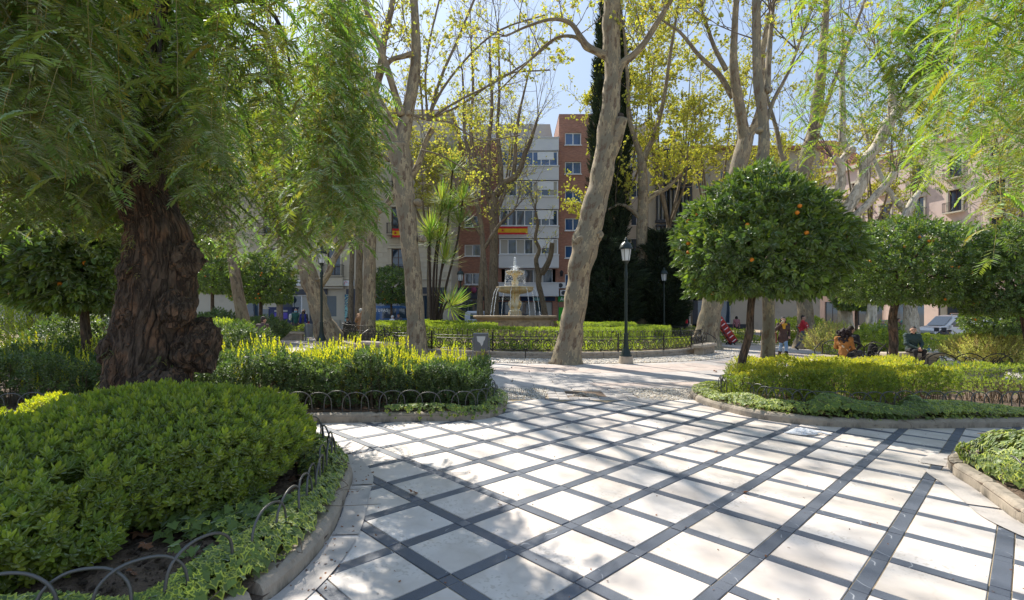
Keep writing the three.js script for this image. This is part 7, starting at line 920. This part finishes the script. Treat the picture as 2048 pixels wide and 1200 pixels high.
{ // crumpled plastic bag
  reseed(1141); const p = gp(1602, 868), g = new THREE.SphereGeometry(1, 40, 24), a = g.attributes.position; for (let i = 0; i < a.count; i++) { let x = a.getX(i), y = a.getY(i), z = a.getZ(i); const n = Math.abs(2 * noise3(x * 3 + 5, y * 3, z * 3) - 1) * 0.5 + Math.abs(2 * noise3(x * 7, y * 7, z * 7 + 2) - 1) * 0.3, tp = x < -0.2 ? 1 - 0.75 * smooth(-0.2, -1, x) : 1; const k = 0.72 + 0.5 * n; x *= 0.24; y = Math.max(-0.2, y) * 0.072 * k * tp; z *= 0.13 * k * tp; a.setXYZ(i, x, y + 0.02, z); } g.computeVertexNormals(); const ng = g.toNonIndexed(); ng.computeVertexNormals(); const t = thing('plastic_bag', 'crumpled white plastic bag lying on the paving before the hedge bed', 'bag', p); M.bag = leafMat(0.82, 0.83, 0.85, 0.4, 0.5); local('body', ng, M.bag, t); const hd = (s) => { const pts = [V(0.2, 0.04, 0.02 * s), V(0.27, 0.05, 0.03 * s), V(0.33, 0.025, 0.05 * s), V(0.4, 0.012, 0.06)]; const q = tube(pts, [0.025, 0.014, 0.022, 0.006], 7, 4, (l, an, r) => r * 0.5 * (noise3(l * 30, an * 2, s) - 0.5)); q.scale(1, 0.6, 1); return q; }; local('handle', hd(1), M.bag, t); local('handle', hd(-1), M.bag, t); }
// single fallen leaves on the paving
{ reseed(1151); const mk = (label, px, py, s, k) => { const p = gp(px, py, 0.004); const m = single('fallen_leaf', dryLeaf.clone().scale(s, s, s).rotateY(rnd() * 6.28).rotateX(rr(-0.25, 0.25)).translate(0, s * 0.22, 0), M.dryLeaf, label, 'leaf', undefined, 'dry leaves on the paving'); m.position.copy(p); };
  [['curled brown plane leaf lying on the dark strip near the curved kerb', 826, 988, 0.10], ['tiny brown leaf scrap on a slab right of the curled leaf', 1000, 1011, 0.05], ['small brown leaf on a dark strip near the centre of the paving', 1490, 986, 0.055], ['small dry leaf where the paving meets the hedge bed', 1432, 905, 0.05], ['pale dry leaf on the courses behind the bent orange trunk', 1432, 706, 0.13], ['brown leaf on the courses left of the bent orange trunk', 1430, 744, 0.13]].forEach(q => mk(...q));
  const bits = [], b2 = []; for (let i = 0; i < 520; i++) { const x = rr(-2, 8.5), Z = rr(2.5, 9.6); if (planters.some(q => inside(q, x, Z))) continue; bits.push([onGround(x, Z, 0.004), aim(V(gauss() * 0.2, 1, gauss() * 0.2)), rr(0.006, 0.02), vary([1.2, 1, 0.8], [0.5, 0.5, 0.5])]); } for (let i = 0; i < 260; i++) { const e = planterA[Math.floor(rnd() * planterA.length)], x = e[0] + rr(0, 0.25), Z = e[1] + rr(-0.2, 0.2); if (inside(planterA, x, Z)) continue; bits.push([onGround(x, Z, 0.012), aim(V(gauss() * 0.3, 1, gauss() * 0.3)), rr(0.006, 0.022), vary([1.4, 1.2, 0.8], [0.6, 0.6, 0.6])]); }
  const o = instances('leaf_fragments', dryLeaf, M.dryLeaf, bits); o.userData = { kind: 'stuff', label: 'tiny dry leaf fragments scattered over the paving', category: 'leaf bits' }; }
// a dead leaf caught in the fronds and two on the clipped bush
{ const d = (label, p, s, e) => { const m = single('fallen_leaf', dryLeaf.clone().scale(s, s, s), M.dryLeaf, label, 'leaf', undefined, 'dry leaves caught in plants'); m.position.copy(p); m.rotation.set(...e); }; d('large dead leaf caught in the hanging pepper fronds', at(62, 262, 3.6), 0.14, [1.3, 0.2, 0.4]); d('upright dead leaf stuck in the top of the clipped bush', at(282, 874, 4.6), 0.09, [1.2, 0.5, 0.8]); d('flat dead leaf resting on the clipped bush', at(258, 886, 4.5), 0.08, [0.3, 0.2, 0.1]); }
// café tables beyond the hedge, motorcycles
M.chrome = std(0.4, 0.4, 0.42, 0.3, { metalness: 0.8 });
for (let i = 0; i < 4; i++) { const t = thing('cafe_table', ['cafe table at the street side nearest the red crate stack', 'cafe table next along from the red crate stack', 'cafe table behind the bent orange trunk', 'cafe table behind the walking woman'][i], 'table', onGround(14.2 + i * 1.9, 36.5 + (i % 2)), 'cafe tables at the street side'); local('tabletop', box(0.75, 0.03, 0.75, 0, 0.74, 0), M.metalGrey, t); local('leg', box(0.06, 0.72, 0.06, 0, 0.37, 0), M.slate, t); local('base', box(0.5, 0.03, 0.5, 0, 0.02, 0), M.slate, t); }
function moto(label, x, Z, turn, col) { const t = thing('motorcycle', label, 'motorcycle', onGround(x, Z), 'parked two-wheelers'); t.rotation.y = turn; for (const s of [-0.62, 0.62]) { const w = new THREE.Group(); w.name = 'wheel'; w.position.set(s, 0.28, 0); t.add(w); local('tyre', new THREE.TorusGeometry(0.22, 0.06, 8, 18), M.tyre, w); local('rim', new THREE.TorusGeometry(0.16, 0.015, 5, 16), M.chrome, w); } local('body', [new THREE.SphereGeometry(0.3, 12, 8).scale(1.5, 0.75, 0.55).translate(0.1, 0.58, 0), box(0.5, 0.3, 0.24, 0.0, 0.42, 0)], col, t); local('seat', new THREE.SphereGeometry(0.25, 10, 6).scale(1.4, 0.35, 0.6).translate(0.35, 0.8, 0), M.tyre, t); local('fork', tube([V(-0.62, 0.28, 0), V(-0.45, 0.75, 0), V(-0.38, 1.0, 0)], [0.03, 0.03, 0.025], 6, 2), M.chrome, t); local('handlebar', [bar(V(-0.36, 1.02, -0.32), V(-0.36, 1.02, 0.32), 0.018), box(0.12, 0.3, 0.28, -0.48, 0.92, 0)], M.slate, t); }
moto('dark motor scooter parked between the stout trunk and the white van', 31.9, 37.6, 0.4, std(0.02, 0.02, 0.025, 0.3)); moto('second dark scooter parked against the white van nose', 32.9, 38.2, 0.5, std(0.05, 0.05, 0.055, 0.3)); moto('dark scooter by the street behind the bent orange trunk', 13.0, 40.5, 0.1, std(0.02, 0.02, 0.03, 0.3));
// ------------------------------------------------------------------ people: bodies from joints, meshed as one smooth surface
function surface(f, lo, hi, cell, paintOf) {
  const n = [0, 1, 2].map(i => Math.ceil((hi[i] - lo[i]) / cell) + 1), [nx, ny, nz] = n, F = new Float32Array(nx * ny * nz), id = (i, j, k) => i + nx * (j + ny * k); for (let k = 0; k < nz; k++) for (let j = 0; j < ny; j++) for (let i = 0; i < nx; i++) F[id(i, j, k)] = f(lo[0] + i * cell, lo[1] + j * cell, lo[2] + k * cell);
  const pos = [], map = new Int32Array(nx * ny * nz).fill(-1), idx = [], E = [[0, 1], [2, 3], [4, 5], [6, 7], [0, 2], [1, 3], [4, 6], [5, 7], [0, 4], [1, 5], [2, 6], [3, 7]];
  for (let k = 0; k + 1 < nz; k++) for (let j = 0; j + 1 < ny; j++) for (let i = 0; i + 1 < nx; i++) { const c = []; let s = 0; for (let q = 0; q < 8; q++) { const v = F[id(i + (q & 1), j + ((q >> 1) & 1), k + (q >> 2))]; c.push(v); if (v < 0) s++; } if (s === 0 || s === 8) continue; let x = 0, y = 0, z = 0, m = 0; for (const [a, b] of E) if ((c[a] < 0) !== (c[b] < 0)) { const t = c[a] / (c[a] - c[b]); x += (a & 1) + t * ((b & 1) - (a & 1)); y += ((a >> 1) & 1) + t * (((b >> 1) & 1) - ((a >> 1) & 1)); z += (a >> 2) + t * ((b >> 2) - (a >> 2)); m++; } map[id(i, j, k)] = pos.length / 3; pos.push(lo[0] + (i + x / m) * cell, lo[1] + (j + y / m) * cell, lo[2] + (k + z / m) * cell); }
  const quad = (a, b, c, d, flip) => { if (a < 0 || b < 0 || c < 0 || d < 0) return; flip ? idx.push(a, c, b, a, d, c) : idx.push(a, b, c, a, c, d); };
  for (let k = 1; k + 1 < nz; k++) for (let j = 1; j + 1 < ny; j++) for (let i = 1; i + 1 < nx; i++) { const v = F[id(i, j, k)] < 0; if (v !== F[id(i + 1, j, k)] < 0) quad(map[id(i, j - 1, k - 1)], map[id(i, j, k - 1)], map[id(i, j, k)], map[id(i, j - 1, k)], !v); if (v !== F[id(i, j + 1, k)] < 0) quad(map[id(i - 1, j, k - 1)], map[id(i - 1, j, k)], map[id(i, j, k)], map[id(i, j, k - 1)], !v); if (v !== F[id(i, j, k + 1)] < 0) quad(map[id(i - 1, j - 1, k)], map[id(i, j - 1, k)], map[id(i, j, k)], map[id(i - 1, j, k)], !v); }
  const g = new THREE.BufferGeometry(); g.setAttribute('position', new THREE.Float32BufferAttribute(pos, 3)); g.setIndex(idx); g.computeVertexNormals(); if (paintOf) { const c = new Float32Array(pos.length); for (let i = 0; i < pos.length; i += 3) { const q = paintOf(pos[i], pos[i + 1], pos[i + 2]); c[i] = q[0]; c[i + 1] = q[1]; c[i + 2] = q[2]; } g.setAttribute('color', new THREE.BufferAttribute(c, 3)); } return g;
}
const cap = (a, b, ra, rb, col) => ({ a, b, ra, rb, col, d: [b[0] - a[0], b[1] - a[1], b[2] - a[2]], l2: Math.max(1e-9, (b[0] - a[0]) ** 2 + (b[1] - a[1]) ** 2 + (b[2] - a[2]) ** 2) });
const dcap = (c, x, y, z) => { const px = x - c.a[0], py = y - c.a[1], pz = z - c.a[2], t = clamp((px * c.d[0] + py * c.d[1] + pz * c.d[2]) / c.l2, 0, 1); return Math.hypot(px - t * c.d[0], py - t * c.d[1], pz - t * c.d[2]) - lerp(c.ra, c.rb, t); };
function fused(caps, cell, k, wrinkle = 0) { const lo = [1e9, 1e9, 1e9], hi = [-1e9, -1e9, -1e9]; for (const c of caps) for (let i = 0; i < 3; i++) { const r = Math.max(c.ra, c.rb) + 3 * cell; lo[i] = Math.min(lo[i], c.a[i] - r, c.b[i] - r); hi[i] = Math.max(hi[i], c.a[i] + r, c.b[i] + r); } const f = (x, y, z) => { let m = 1e9; for (const c of caps) { const d = dcap(c, x, y, z); if (d > m + k) continue; const h = Math.max(k - Math.abs(d - m), 0) / k; m = Math.min(d, m) - h * h * k * 0.25; } return m + (wrinkle ? wrinkle * (noise3(x * 22, y * 28, z * 22) - 0.5) : 0); }; return surface(f, lo, hi, cell, (x, y, z) => { let m = 1e9, col = [1, 1, 1]; for (const c of caps) { const d = dcap(c, x, y, z); if (d < m) { m = d; col = c.col; } } return col; }); }
M.body = std(1, 1, 1, 0.85, { vertexColors: true }); M.hair = std(1, 1, 1, 0.75, { vertexColors: true }); M.cloth = std(1, 1, 1, 0.9, { vertexColors: true });
const SKIN = [0.46, 0.27, 0.19];
// joints of a pose; x to the figure's left, y up, z where it looks; legs and arms as [joint, joint, joint]
const POSE = {
  stand: { hip: [0, 0.93, 0], chest: [0, 1.28, 0.01], neck: [0, 1.46, 0], head: [0, 1.6, 0.02], L: [[0.09, 0.5, 0.03], [0.1, 0.09, 0], [0.12, 0.035, 0.14]], R: [[-0.09, 0.5, 0.02], [-0.1, 0.09, -0.02], [-0.12, 0.035, 0.12]], aL: [[0.24, 1.13, -0.03], [0.24, 0.9, 0.06]], aR: [[-0.24, 1.13, -0.03], [-0.24, 0.9, 0.06]] },
  walk: { hip: [0, 0.92, 0], chest: [0, 1.28, 0.02], neck: [0, 1.46, 0.02], head: [0, 1.59, 0.04], L: [[0.08, 0.5, 0.16], [0.06, 0.1, 0.24], [0.07, 0.05, 0.38]], R: [[-0.07, 0.49, -0.04], [-0.06, 0.13, -0.3], [-0.06, 0.035, -0.2]], aL: [[0.25, 1.13, -0.08], [0.22, 0.92, 0.08]], aR: [[-0.25, 1.13, 0.04], [-0.24, 0.92, 0.14]] },
  sit: { hip: [0, 0.56, -0.05], chest: [0, 0.92, 0], neck: [0, 1.1, 0.03], head: [0, 1.23, 0.06], L: [[0.14, 0.53, 0.4], [0.12, 0.09, 0.36], [0.13, 0.035, 0.5]], R: [[-0.14, 0.53, 0.4], [-0.12, 0.09, 0.36], [-0.13, 0.035, 0.5]], aL: [[0.24, 0.76, 0.06], [0.07, 0.64, 0.34]], aR: [[-0.24, 0.76, 0.06], [-0.07, 0.64, 0.34]] },
};
function person(label, pos, turn, o) {
  reseed(o.seed ?? 5); const t = thing('person', label, 'person', pos); t.rotation.y = turn; const P = { ...POSE[o.pose ?? 'stand'], ...(o.joints ?? {}) }, s = (o.h ?? 1.7) / 1.72, fat = o.fat ?? 1, top = o.top, leg = o.leg, shoe = o.shoe ?? [0.03, 0.025, 0.02], skin = o.skin ?? SKIN, bare = o.bareLegs, K = v => v.map(q => q * s), sh = o.shW ?? 0.185;
  const hl = [P.hip[0] + 0.085, P.hip[1] - 0.03, P.hip[2]], hr = [P.hip[0] - 0.085, P.hip[1] - 0.03, P.hip[2]], sl = [P.chest[0] + sh, P.chest[1] + 0.12, P.chest[2]], srr = [P.chest[0] - sh, P.chest[1] + 0.12, P.chest[2]], sleeve = o.shortSleeve ? skin : top, C = (a, b, ra, rb, col) => cap(K(a), K(b), ra * s, rb * s, col), b = [];
  b.push(C(P.hip, [P.chest[0], P.chest[1] - 0.08, P.chest[2]], 0.135 * fat, 0.135 * fat, top), C([P.chest[0] - 0.06, P.chest[1], P.chest[2]], [P.chest[0] + 0.06, P.chest[1], P.chest[2]], 0.135 * fat, 0.135 * fat, top), C(sl, srr, 0.075 * fat, 0.075 * fat, top), C([P.chest[0], P.chest[1] + 0.08, P.chest[2]], P.neck, 0.1, 0.06, top), C(P.neck, P.head, 0.052, 0.05, skin));
  b.push(C(hl, P.L[0], 0.09 * (o.legFat ?? 1), 0.06 * (o.legFat ?? 1), leg), C(P.L[0], P.L[1], 0.06 * (o.legFat ?? 1), 0.042, bare ? skin : o.boot ? leg : leg), C(hr, P.R[0], 0.09 * (o.legFat ?? 1), 0.06 * (o.legFat ?? 1), leg), C(P.R[0], P.R[1], 0.06 * (o.legFat ?? 1), 0.042, bare ? skin : leg), C(P.L[1], P.L[2], 0.048, 0.034, shoe), C(P.R[1], P.R[2], 0.048, 0.034, shoe));
  if (o.boot) for (const q of [P.L, P.R]) b.push(C(q[1], [lerp(q[1][0], q[0][0], 0.45), lerp(q[1][1], q[0][1], 0.45), lerp(q[1][2], q[0][2], 0.45)], 0.055, 0.062, shoe));
  if (o.coat) b.push(C([P.hip[0] - 0.05, P.hip[1] - o.coat, P.hip[2] + 0.01], [P.hip[0] - 0.03, P.hip[1] + 0.05, P.hip[2]], 0.145 * fat, 0.13 * fat, top), C([P.hip[0] + 0.05, P.hip[1] - o.coat, P.hip[2] + 0.01], [P.hip[0] + 0.03, P.hip[1] + 0.05, P.hip[2]], 0.145 * fat, 0.13 * fat, top));
  for (const [S, A] of [[sl, P.aL], [srr, P.aR]]) b.push(C(S, A[0], 0.066 * fat, 0.052 * fat, o.shortSleeve ? top : top), C(A[0], A[1], 0.05 * (o.shortSleeve ? 0.85 : fat), 0.034, sleeve));
  const geos = [fused(b, o.cell ?? 0.016, 0.045 * s, o.wrinkle ?? 0.008)];
  // hands: palm, four fingers of different lengths, thumb from the side of the palm, softly curled
  [[P.aL, 1], [P.aR, -1]].forEach(([A, sd]) => { const e = V(...A[0]), w = V(...A[1]), d = w.clone().sub(e).normalize(), side = V(0, 0, 1).cross(d).normalize(); if (side.length() < 0.1) side.set(1, 0, 0); const nrm = d.clone().cross(side).multiplyScalar(sd), q = (al, ac, up) => { const v = w.clone().addScaledVector(d, al).addScaledVector(side, ac).addScaledVector(nrm, up); return [v.x, v.y, v.z]; }, hb = [C(q(0, -0.012, 0), q(0.075, -0.02, 0.004), 0.022, 0.019, skin), C(q(0, 0.012, 0), q(0.075, 0.02, 0.004), 0.022, 0.019, skin)]; [[-0.03, 0.055], [-0.01, 0.068], [0.011, 0.063], [0.03, 0.048]].forEach(([x, l]) => hb.push(C(q(0.078, x, 0.004), q(0.078 + l * 0.55, x * 1.1, 0.012), 0.0095, 0.009, skin), C(q(0.078 + l * 0.55, x * 1.1, 0.012), q(0.078 + l * 0.85, x * 1.08, 0.036), 0.009, 0.0075, skin))); hb.push(C(q(0.02, -0.028, 0.006), q(0.05, -0.052, 0.02), 0.0125, 0.011, skin), C(q(0.05, -0.052, 0.02), q(0.085, -0.056, 0.032), 0.0105, 0.009, skin)); geos.push(fused(hb, 0.0065, 0.012)); });
  // head with face
  const H = V(...P.head), ry = o.headTurn ?? 0, rx = o.headTilt ?? 0, E = new THREE.Euler(rx, ry, 0, 'YXZ'), hp = (x, y, z) => { const v = V(x, y, z).applyEuler(E).add(H); return [v.x, v.y, v.z]; }, hs = [C(hp(0, 0.035, -0.018), hp(0, 0.03, 0.012), 0.093, 0.086, skin), C(hp(0, -0.03, 0.03), hp(0, -0.07, 0.045), 0.062, 0.046, skin), C(hp(0, 0.01, 0.085), hp(0, -0.022, 0.108), 0.012, 0.015, skin), C(hp(0.088, 0.005, -0.01), hp(0.09, -0.025, -0.005), 0.016, 0.012, skin), C(hp(-0.088, 0.005, -0.01), hp(-0.09, -0.025, -0.005), 0.016, 0.012, skin), C(hp(-0.022, -0.05, 0.084), hp(0.022, -0.05, 0.084), 0.009, 0.009, [0.36, 0.15, 0.12]), C(hp(-0.045, 0.035, 0.078), hp(-0.018, 0.037, 0.088), 0.009, 0.008, mul3(skin, 0.3)), C(hp(0.045, 0.035, 0.078), hp(0.018, 0.037, 0.088), 0.009, 0.008, mul3(skin, 0.3)), C(hp(-0.034, 0.012, 0.082), hp(-0.03, 0.012, 0.083), 0.009, 0.009, [0.05, 0.035, 0.03]), C(hp(0.034, 0.012, 0.082), hp(0.03, 0.012, 0.083), 0.009, 0.009, [0.05, 0.035, 0.03])];
  if (o.mask) hs.push(C(hp(-0.035, -0.045, 0.07), hp(0.035, -0.045, 0.07), 0.05, 0.05, o.mask)); geos.push(fused(hs, 0.009, 0.016)); local('body', geos, M.body, t);
  const hc = o.hair ?? [0.02, 0.014, 0.01]; const hair = []; if (o.hairStyle !== 'none') { hair.push(C(hp(0, 0.06, -0.03), hp(0, 0.058, -0.002), 0.092, 0.084, hc), C(hp(0, 0.03, -0.05), hp(0, -0.03, -0.055), 0.078, 0.05, hc)); if (o.hairStyle === 'long') hair.push(C(hp(0, 0.04, -0.06), hp(0, -0.16, -0.085), 0.07, 0.06, hc), C(hp(0.06, 0.04, -0.03), hp(0.085, -0.15, -0.02), 0.05, 0.035, hc), C(hp(-0.06, 0.04, -0.03), hp(-0.085, -0.15, -0.02), 0.05, 0.035, hc)); if (o.hairStyle === 'bob') hair.push(C(hp(0.07, 0.04, -0.02), hp(0.085, -0.06, -0.01), 0.045, 0.04, hc), C(hp(-0.07, 0.04, -0.02), hp(-0.085, -0.06, -0.01), 0.045, 0.04, hc), C(hp(0, 0.02, -0.06), hp(0, -0.06, -0.06), 0.06, 0.05, hc)); if (o.hairStyle === 'curly') { for (let i = 0; i < 46; i++) { const a = rnd() * 6.28, y = rr(-0.34, 0.1), r = 0.11 + 0.05 * Math.sin((y + 0.34) * 5), z = Math.sin(a) * r - 0.05; if (z > 0.04 && y > -0.14) continue; hair.push(C(hp(Math.cos(a) * r, y, z), hp(Math.cos(a) * r * 1.1, y - 0.06, z), rr(0.035, 0.05), 0.03, hc)); } hair.push(C(hp(0, 0.06, -0.03), hp(0, -0.2, -0.06), 0.1, 0.1, hc)); } local('hair', fused(hair, 0.011, 0.02, o.hairStyle === 'curly' ? 0.05 : 0.012), M.hair, t); }
  const extra = (name, caps, cell = 0.012, wr = 0.01) => local(name, fused(caps.map(q => C(...q)), cell, 0.03, wr), M.cloth, t); o.more?.(extra, P, t); return t;
}
const G = (px, py) => gp(px, py);
person('walking woman in a brown quilted coat, yellow scarf and jeans, hand at her face', G(1566, 717), -0.25, { seed: 1201, pose: 'walk', h: 1.66, top: [0.055, 0.03, 0.025], leg: [0.16, 0.26, 0.40], shoe: [0.035, 0.02, 0.015], boot: 1, coat: 0.12, fat: 1.05, cell: 0.012, wrinkle: 0.02, hairStyle: 'bob', hair: [0.02, 0.012, 0.01], joints: { aR: [[-0.3, 1.2, 0.12], [-0.12, 1.45, 0.2]] }, more: (x, P) => { x('scarf', [[[-0.1, 1.42, 0.06], [0.1, 1.42, 0.06], 0.06, 0.06, [0.5, 0.27, 0.02]], [[0, 1.42, 0.11], [0, 1.28, 0.14], 0.07, 0.06, [0.5, 0.27, 0.02]], [[-0.06, 1.43, -0.06], [0.06, 1.43, -0.06], 0.06, 0.06, [0.5, 0.27, 0.02]]]); x('shoulder_bag', [[[-0.32, 1.0, -0.02], [-0.32, 0.72, 0.0], 0.09, 0.1, [0.22, 0.07, 0.05]], [[-0.2, 1.4, 0.08], [-0.3, 1.05, 0.06], 0.014, 0.014, [0.2, 0.07, 0.02]]]); x('cup', [[[-0.08, 1.53, 0.2], [-0.05, 1.56, 0.22], 0.03, 0.035, [0.5, 0.45, 0.3]]]); } });
person('man in a red shirt and grey trousers pushing the second hand truck', G(1605, 700), 1.1, { seed: 1202, pose: 'walk', h: 1.76, top: [0.42, 0.02, 0.03], leg: [0.10, 0.10, 0.12], shortSleeve: 1, joints: { aL: [[0.22, 1.15, 0.15], [0.16, 1.0, 0.36]], aR: [[-0.22, 1.15, 0.15], [-0.16, 1.0, 0.36]] } });
person('seated woman with long dark curls in an orange camouflage jacket, seen from behind', onGround(10.35, 15.75), 2.35, { seed: 1203, pose: 'sit', h: 1.68, top: [0.36, 0.15, 0.035], leg: [0.03, 0.03, 0.035], hairStyle: 'curly', hair: [0.018, 0.008, 0.01], cell: 0.012, wrinkle: 0.02, more: (x) => { x('jacket_patch', Array.from({ length: 9 }, (_, i) => { const a = i * 0.9, y = 0.66 + (i % 4) * 0.12; return [[Math.cos(a) * 0.125, y, Math.sin(a) * 0.125 - 0.02], [Math.cos(a + 0.3) * 0.127, y + 0.05, Math.sin(a + 0.3) * 0.127 - 0.02], 0.024, 0.018, [0.62, 0.5, 0.36]]; }), 0.01, 0.004); } });
person('companion in dark clothes seated beside the curly-haired woman', onGround(10.95, 16.35), 2.2, { seed: 1204, pose: 'sit', h: 1.76, top: [0.03, 0.03, 0.035], leg: [0.04, 0.04, 0.05], hair: [0.03, 0.02, 0.016], headTilt: 0.3 });
person('seated man in a dark green jacket with clasped hands, gazing aside', onGround(14.5, 18.3, -0.02), -0.12, { seed: 1205, pose: 'sit', h: 1.78, top: [0.03, 0.055, 0.05], leg: [0.012, 0.012, 0.014], fat: 1.22, hair: [0.03, 0.022, 0.016], cell: 0.012, wrinkle: 0.022, headTurn: -0.5, skin: [0.5, 0.3, 0.21], joints: { aL: [[0.255, 0.76, 0.1], [0.05, 0.62, 0.36]], aR: [[-0.255, 0.76, 0.1], [-0.05, 0.62, 0.36]] }, more: x => { x('neck_mask', [[[-0.05, 1.13, 0.08], [0.05, 1.13, 0.08], 0.035, 0.035, [0.01, 0.01, 0.012]]]); x('collar', [[[-0.09, 1.06, 0.04], [0.09, 1.06, 0.04], 0.05, 0.05, [0.026, 0.048, 0.045]], [[-0.08, 1.06, -0.04], [0.08, 1.06, -0.04], 0.05, 0.05, [0.026, 0.048, 0.045]]]); } });
{ const t = thing('water_bottle', 'clear plastic water bottle standing on the stone bench beside the man', 'bottle', onGround(15.15, 18.35, 0.45)); local('body', lathe([[0, 0], [0.038, 0.005], [0.04, 0.06], [0.036, 0.08], [0.04, 0.1], [0.04, 0.16], [0.03, 0.2], [0.014, 0.23], [0.014, 0.245]], 14), new THREE.MeshPhysicalMaterial({ color: rgb(0.9, 0.95, 1), roughness: 0.08, transmission: 1, thickness: 0, side: THREE.DoubleSide }), t); local('cap', new THREE.CylinderGeometry(0.017, 0.017, 0.025, 10).translate(0, 0.255, 0), std(0.02, 0.08, 0.4, 0.4), t); local('label', new THREE.CylinderGeometry(0.0405, 0.0405, 0.05, 14, 1, true).translate(0, 0.13, 0), std(0.1, 0.25, 0.5), t); }
{ const t = thing('backpack', 'black backpack slumped behind the curly-haired woman on the bench', 'backpack', onGround(11.15, 15.6, 0.45)); local('body', fused([cap([0, 0.1, 0], [0, 0.32, 0], 0.15, 0.12, [0.012, 0.012, 0.014]), cap([0, 0.1, 0.08], [0, 0.2, 0.08], 0.1, 0.09, [0.016, 0.016, 0.018])], 0.014, 0.03, 0.012), M.cloth, t); local('strap', new THREE.TorusGeometry(0.09, 0.014, 5, 12, 3.1).translate(0, 0.42, 0), M.tyre, t); }
const d1 = onGround((607 - HX) / FOCAL * 30.5, 30.5), g1 = (px, Z) => onGround((px - HX) / FOCAL * Z, Z);
person('woman with a blue scarf and jeans, head tipped back, by the shop window', d1, 0.1, { seed: 1206, h: 1.68, top: [0.06, 0.06, 0.07], leg: [0.05, 0.08, 0.14], hairStyle: 'long', mask: [0.02, 0.02, 0.025], headTilt: -0.35, coat: 0.05, more: x => x('scarf', [[[-0.12, 1.4, 0.08], [-0.14, 0.95, 0.14], 0.05, 0.06, [0.012, 0.02, 0.22]], [[0.12, 1.4, 0.08], [0.17, 0.85, 0.14], 0.05, 0.07, [0.012, 0.02, 0.22]], [[-0.1, 1.44, -0.04], [0.1, 1.44, -0.04], 0.06, 0.06, [0.012, 0.02, 0.22]]]) });
person('man in a green top with a pale shoulder bag next to the blue-scarfed woman', g1(592, 31.2), 0.2, { seed: 1207, h: 1.72, top: [0.02, 0.09, 0.075], leg: [0.08, 0.075, 0.07], mask: [0.25, 0.5, 0.6], more: x => x('bag', [[[-0.3, 1.3, -0.05], [-0.32, 1.1, -0.05], 0.12, 0.1, [0.5, 0.5, 0.5]]]) });
person('man in a tan jacket and jeans walking away by the ring fence', g1(681, 22.5).add(V(0, 0, -3)), 2.6, { seed: 1208, pose: 'walk', h: 1.76, top: [0.36, 0.20, 0.11], leg: [0.02, 0.045, 0.10], hair: [0.5, 0.48, 0.45], coat: 0.08, fat: 1.12 });
person('person in black sitting low beside the man in the tan jacket', g1(696, 30), -0.4, { seed: 1209, pose: 'sit', h: 1.6, top: [0.012, 0.012, 0.016], leg: [0.02, 0.02, 0.025], headTilt: 0.4 });
person('seated reader with brown hair seen just above the yellow hedge shoots', onGround(-9.2, 18.6), 2.9, { seed: 1210, pose: 'sit', h: 1.74, top: [0.10, 0.06, 0.05], leg: [0.03, 0.03, 0.04], hair: [0.045, 0.028, 0.02], headTilt: 0.35 });
person('white-haired person in a white top behind the ring hedge', g1(784, 36.5), 2.4, { seed: 1211, pose: 'sit', h: 1.7, top: [0.7, 0.7, 0.7], leg: [0.1, 0.1, 0.12], hair: [0.72, 0.72, 0.70], fat: 1.1 });
person('man in a grey shirt facing out from behind the ring hedge', g1(797, 38), 0.1, { seed: 1212, pose: 'sit', h: 1.86, top: [0.10, 0.10, 0.13], leg: [0.05, 0.05, 0.06] });
person('fair-haired woman in black with a lilac scarf beyond the ring hedge', g1(1164, 39.5), 0.8, { seed: 1213, h: 1.66, top: [0.02, 0.018, 0.025], leg: [0.02, 0.02, 0.025], hair: [0.5, 0.38, 0.2], hairStyle: 'bob', more: x => x('scarf', [[[-0.1, 1.43, 0.05], [0.1, 1.43, 0.05], 0.07, 0.07, [0.3, 0.2, 0.4]]]) });
person('masked man in a dark suit standing by the stone pillar', g1(1338, 42.5), -0.5, { seed: 1214, h: 1.78, top: [0.014, 0.016, 0.028], leg: [0.014, 0.014, 0.02], coat: 0.15, mask: [0.4, 0.55, 0.6], hair: [0.08, 0.07, 0.06] });
person('person with a red backpack and shorts walking toward the dark shop', g1(1371, 38.5), Math.PI, { seed: 1215, pose: 'walk', h: 1.78, top: [0.015, 0.014, 0.018], leg: [0.015, 0.014, 0.018], bareLegs: 1, shoe: [0.3, 0.05, 0.08], coat: 0.1, more: x => x('red_backpack', [[[0, 1.12, -0.2], [0, 1.34, -0.19], 0.1, 0.09, [0.6, 0.015, 0.03]]]) });
person('distant passer-by in a pink top near the cafe tables', g1(1473, 41), 2.9, { seed: 1216, h: 1.66, top: [0.30, 0.12, 0.13], leg: [0.012, 0.012, 0.014], hairStyle: 'bob' });
person('distant shopper holding a pale bag by the teal car', g1(1797, 37), 1.2, { seed: 1217, h: 1.68, top: [0.10, 0.06, 0.08], leg: [0.05, 0.05, 0.06], more: x => x('bag', [[[0.3, 0.8, 0.1], [0.3, 0.55, 0.1], 0.1, 0.12, [0.6, 0.6, 0.62]]]) });
renderer.render(scene, camera);
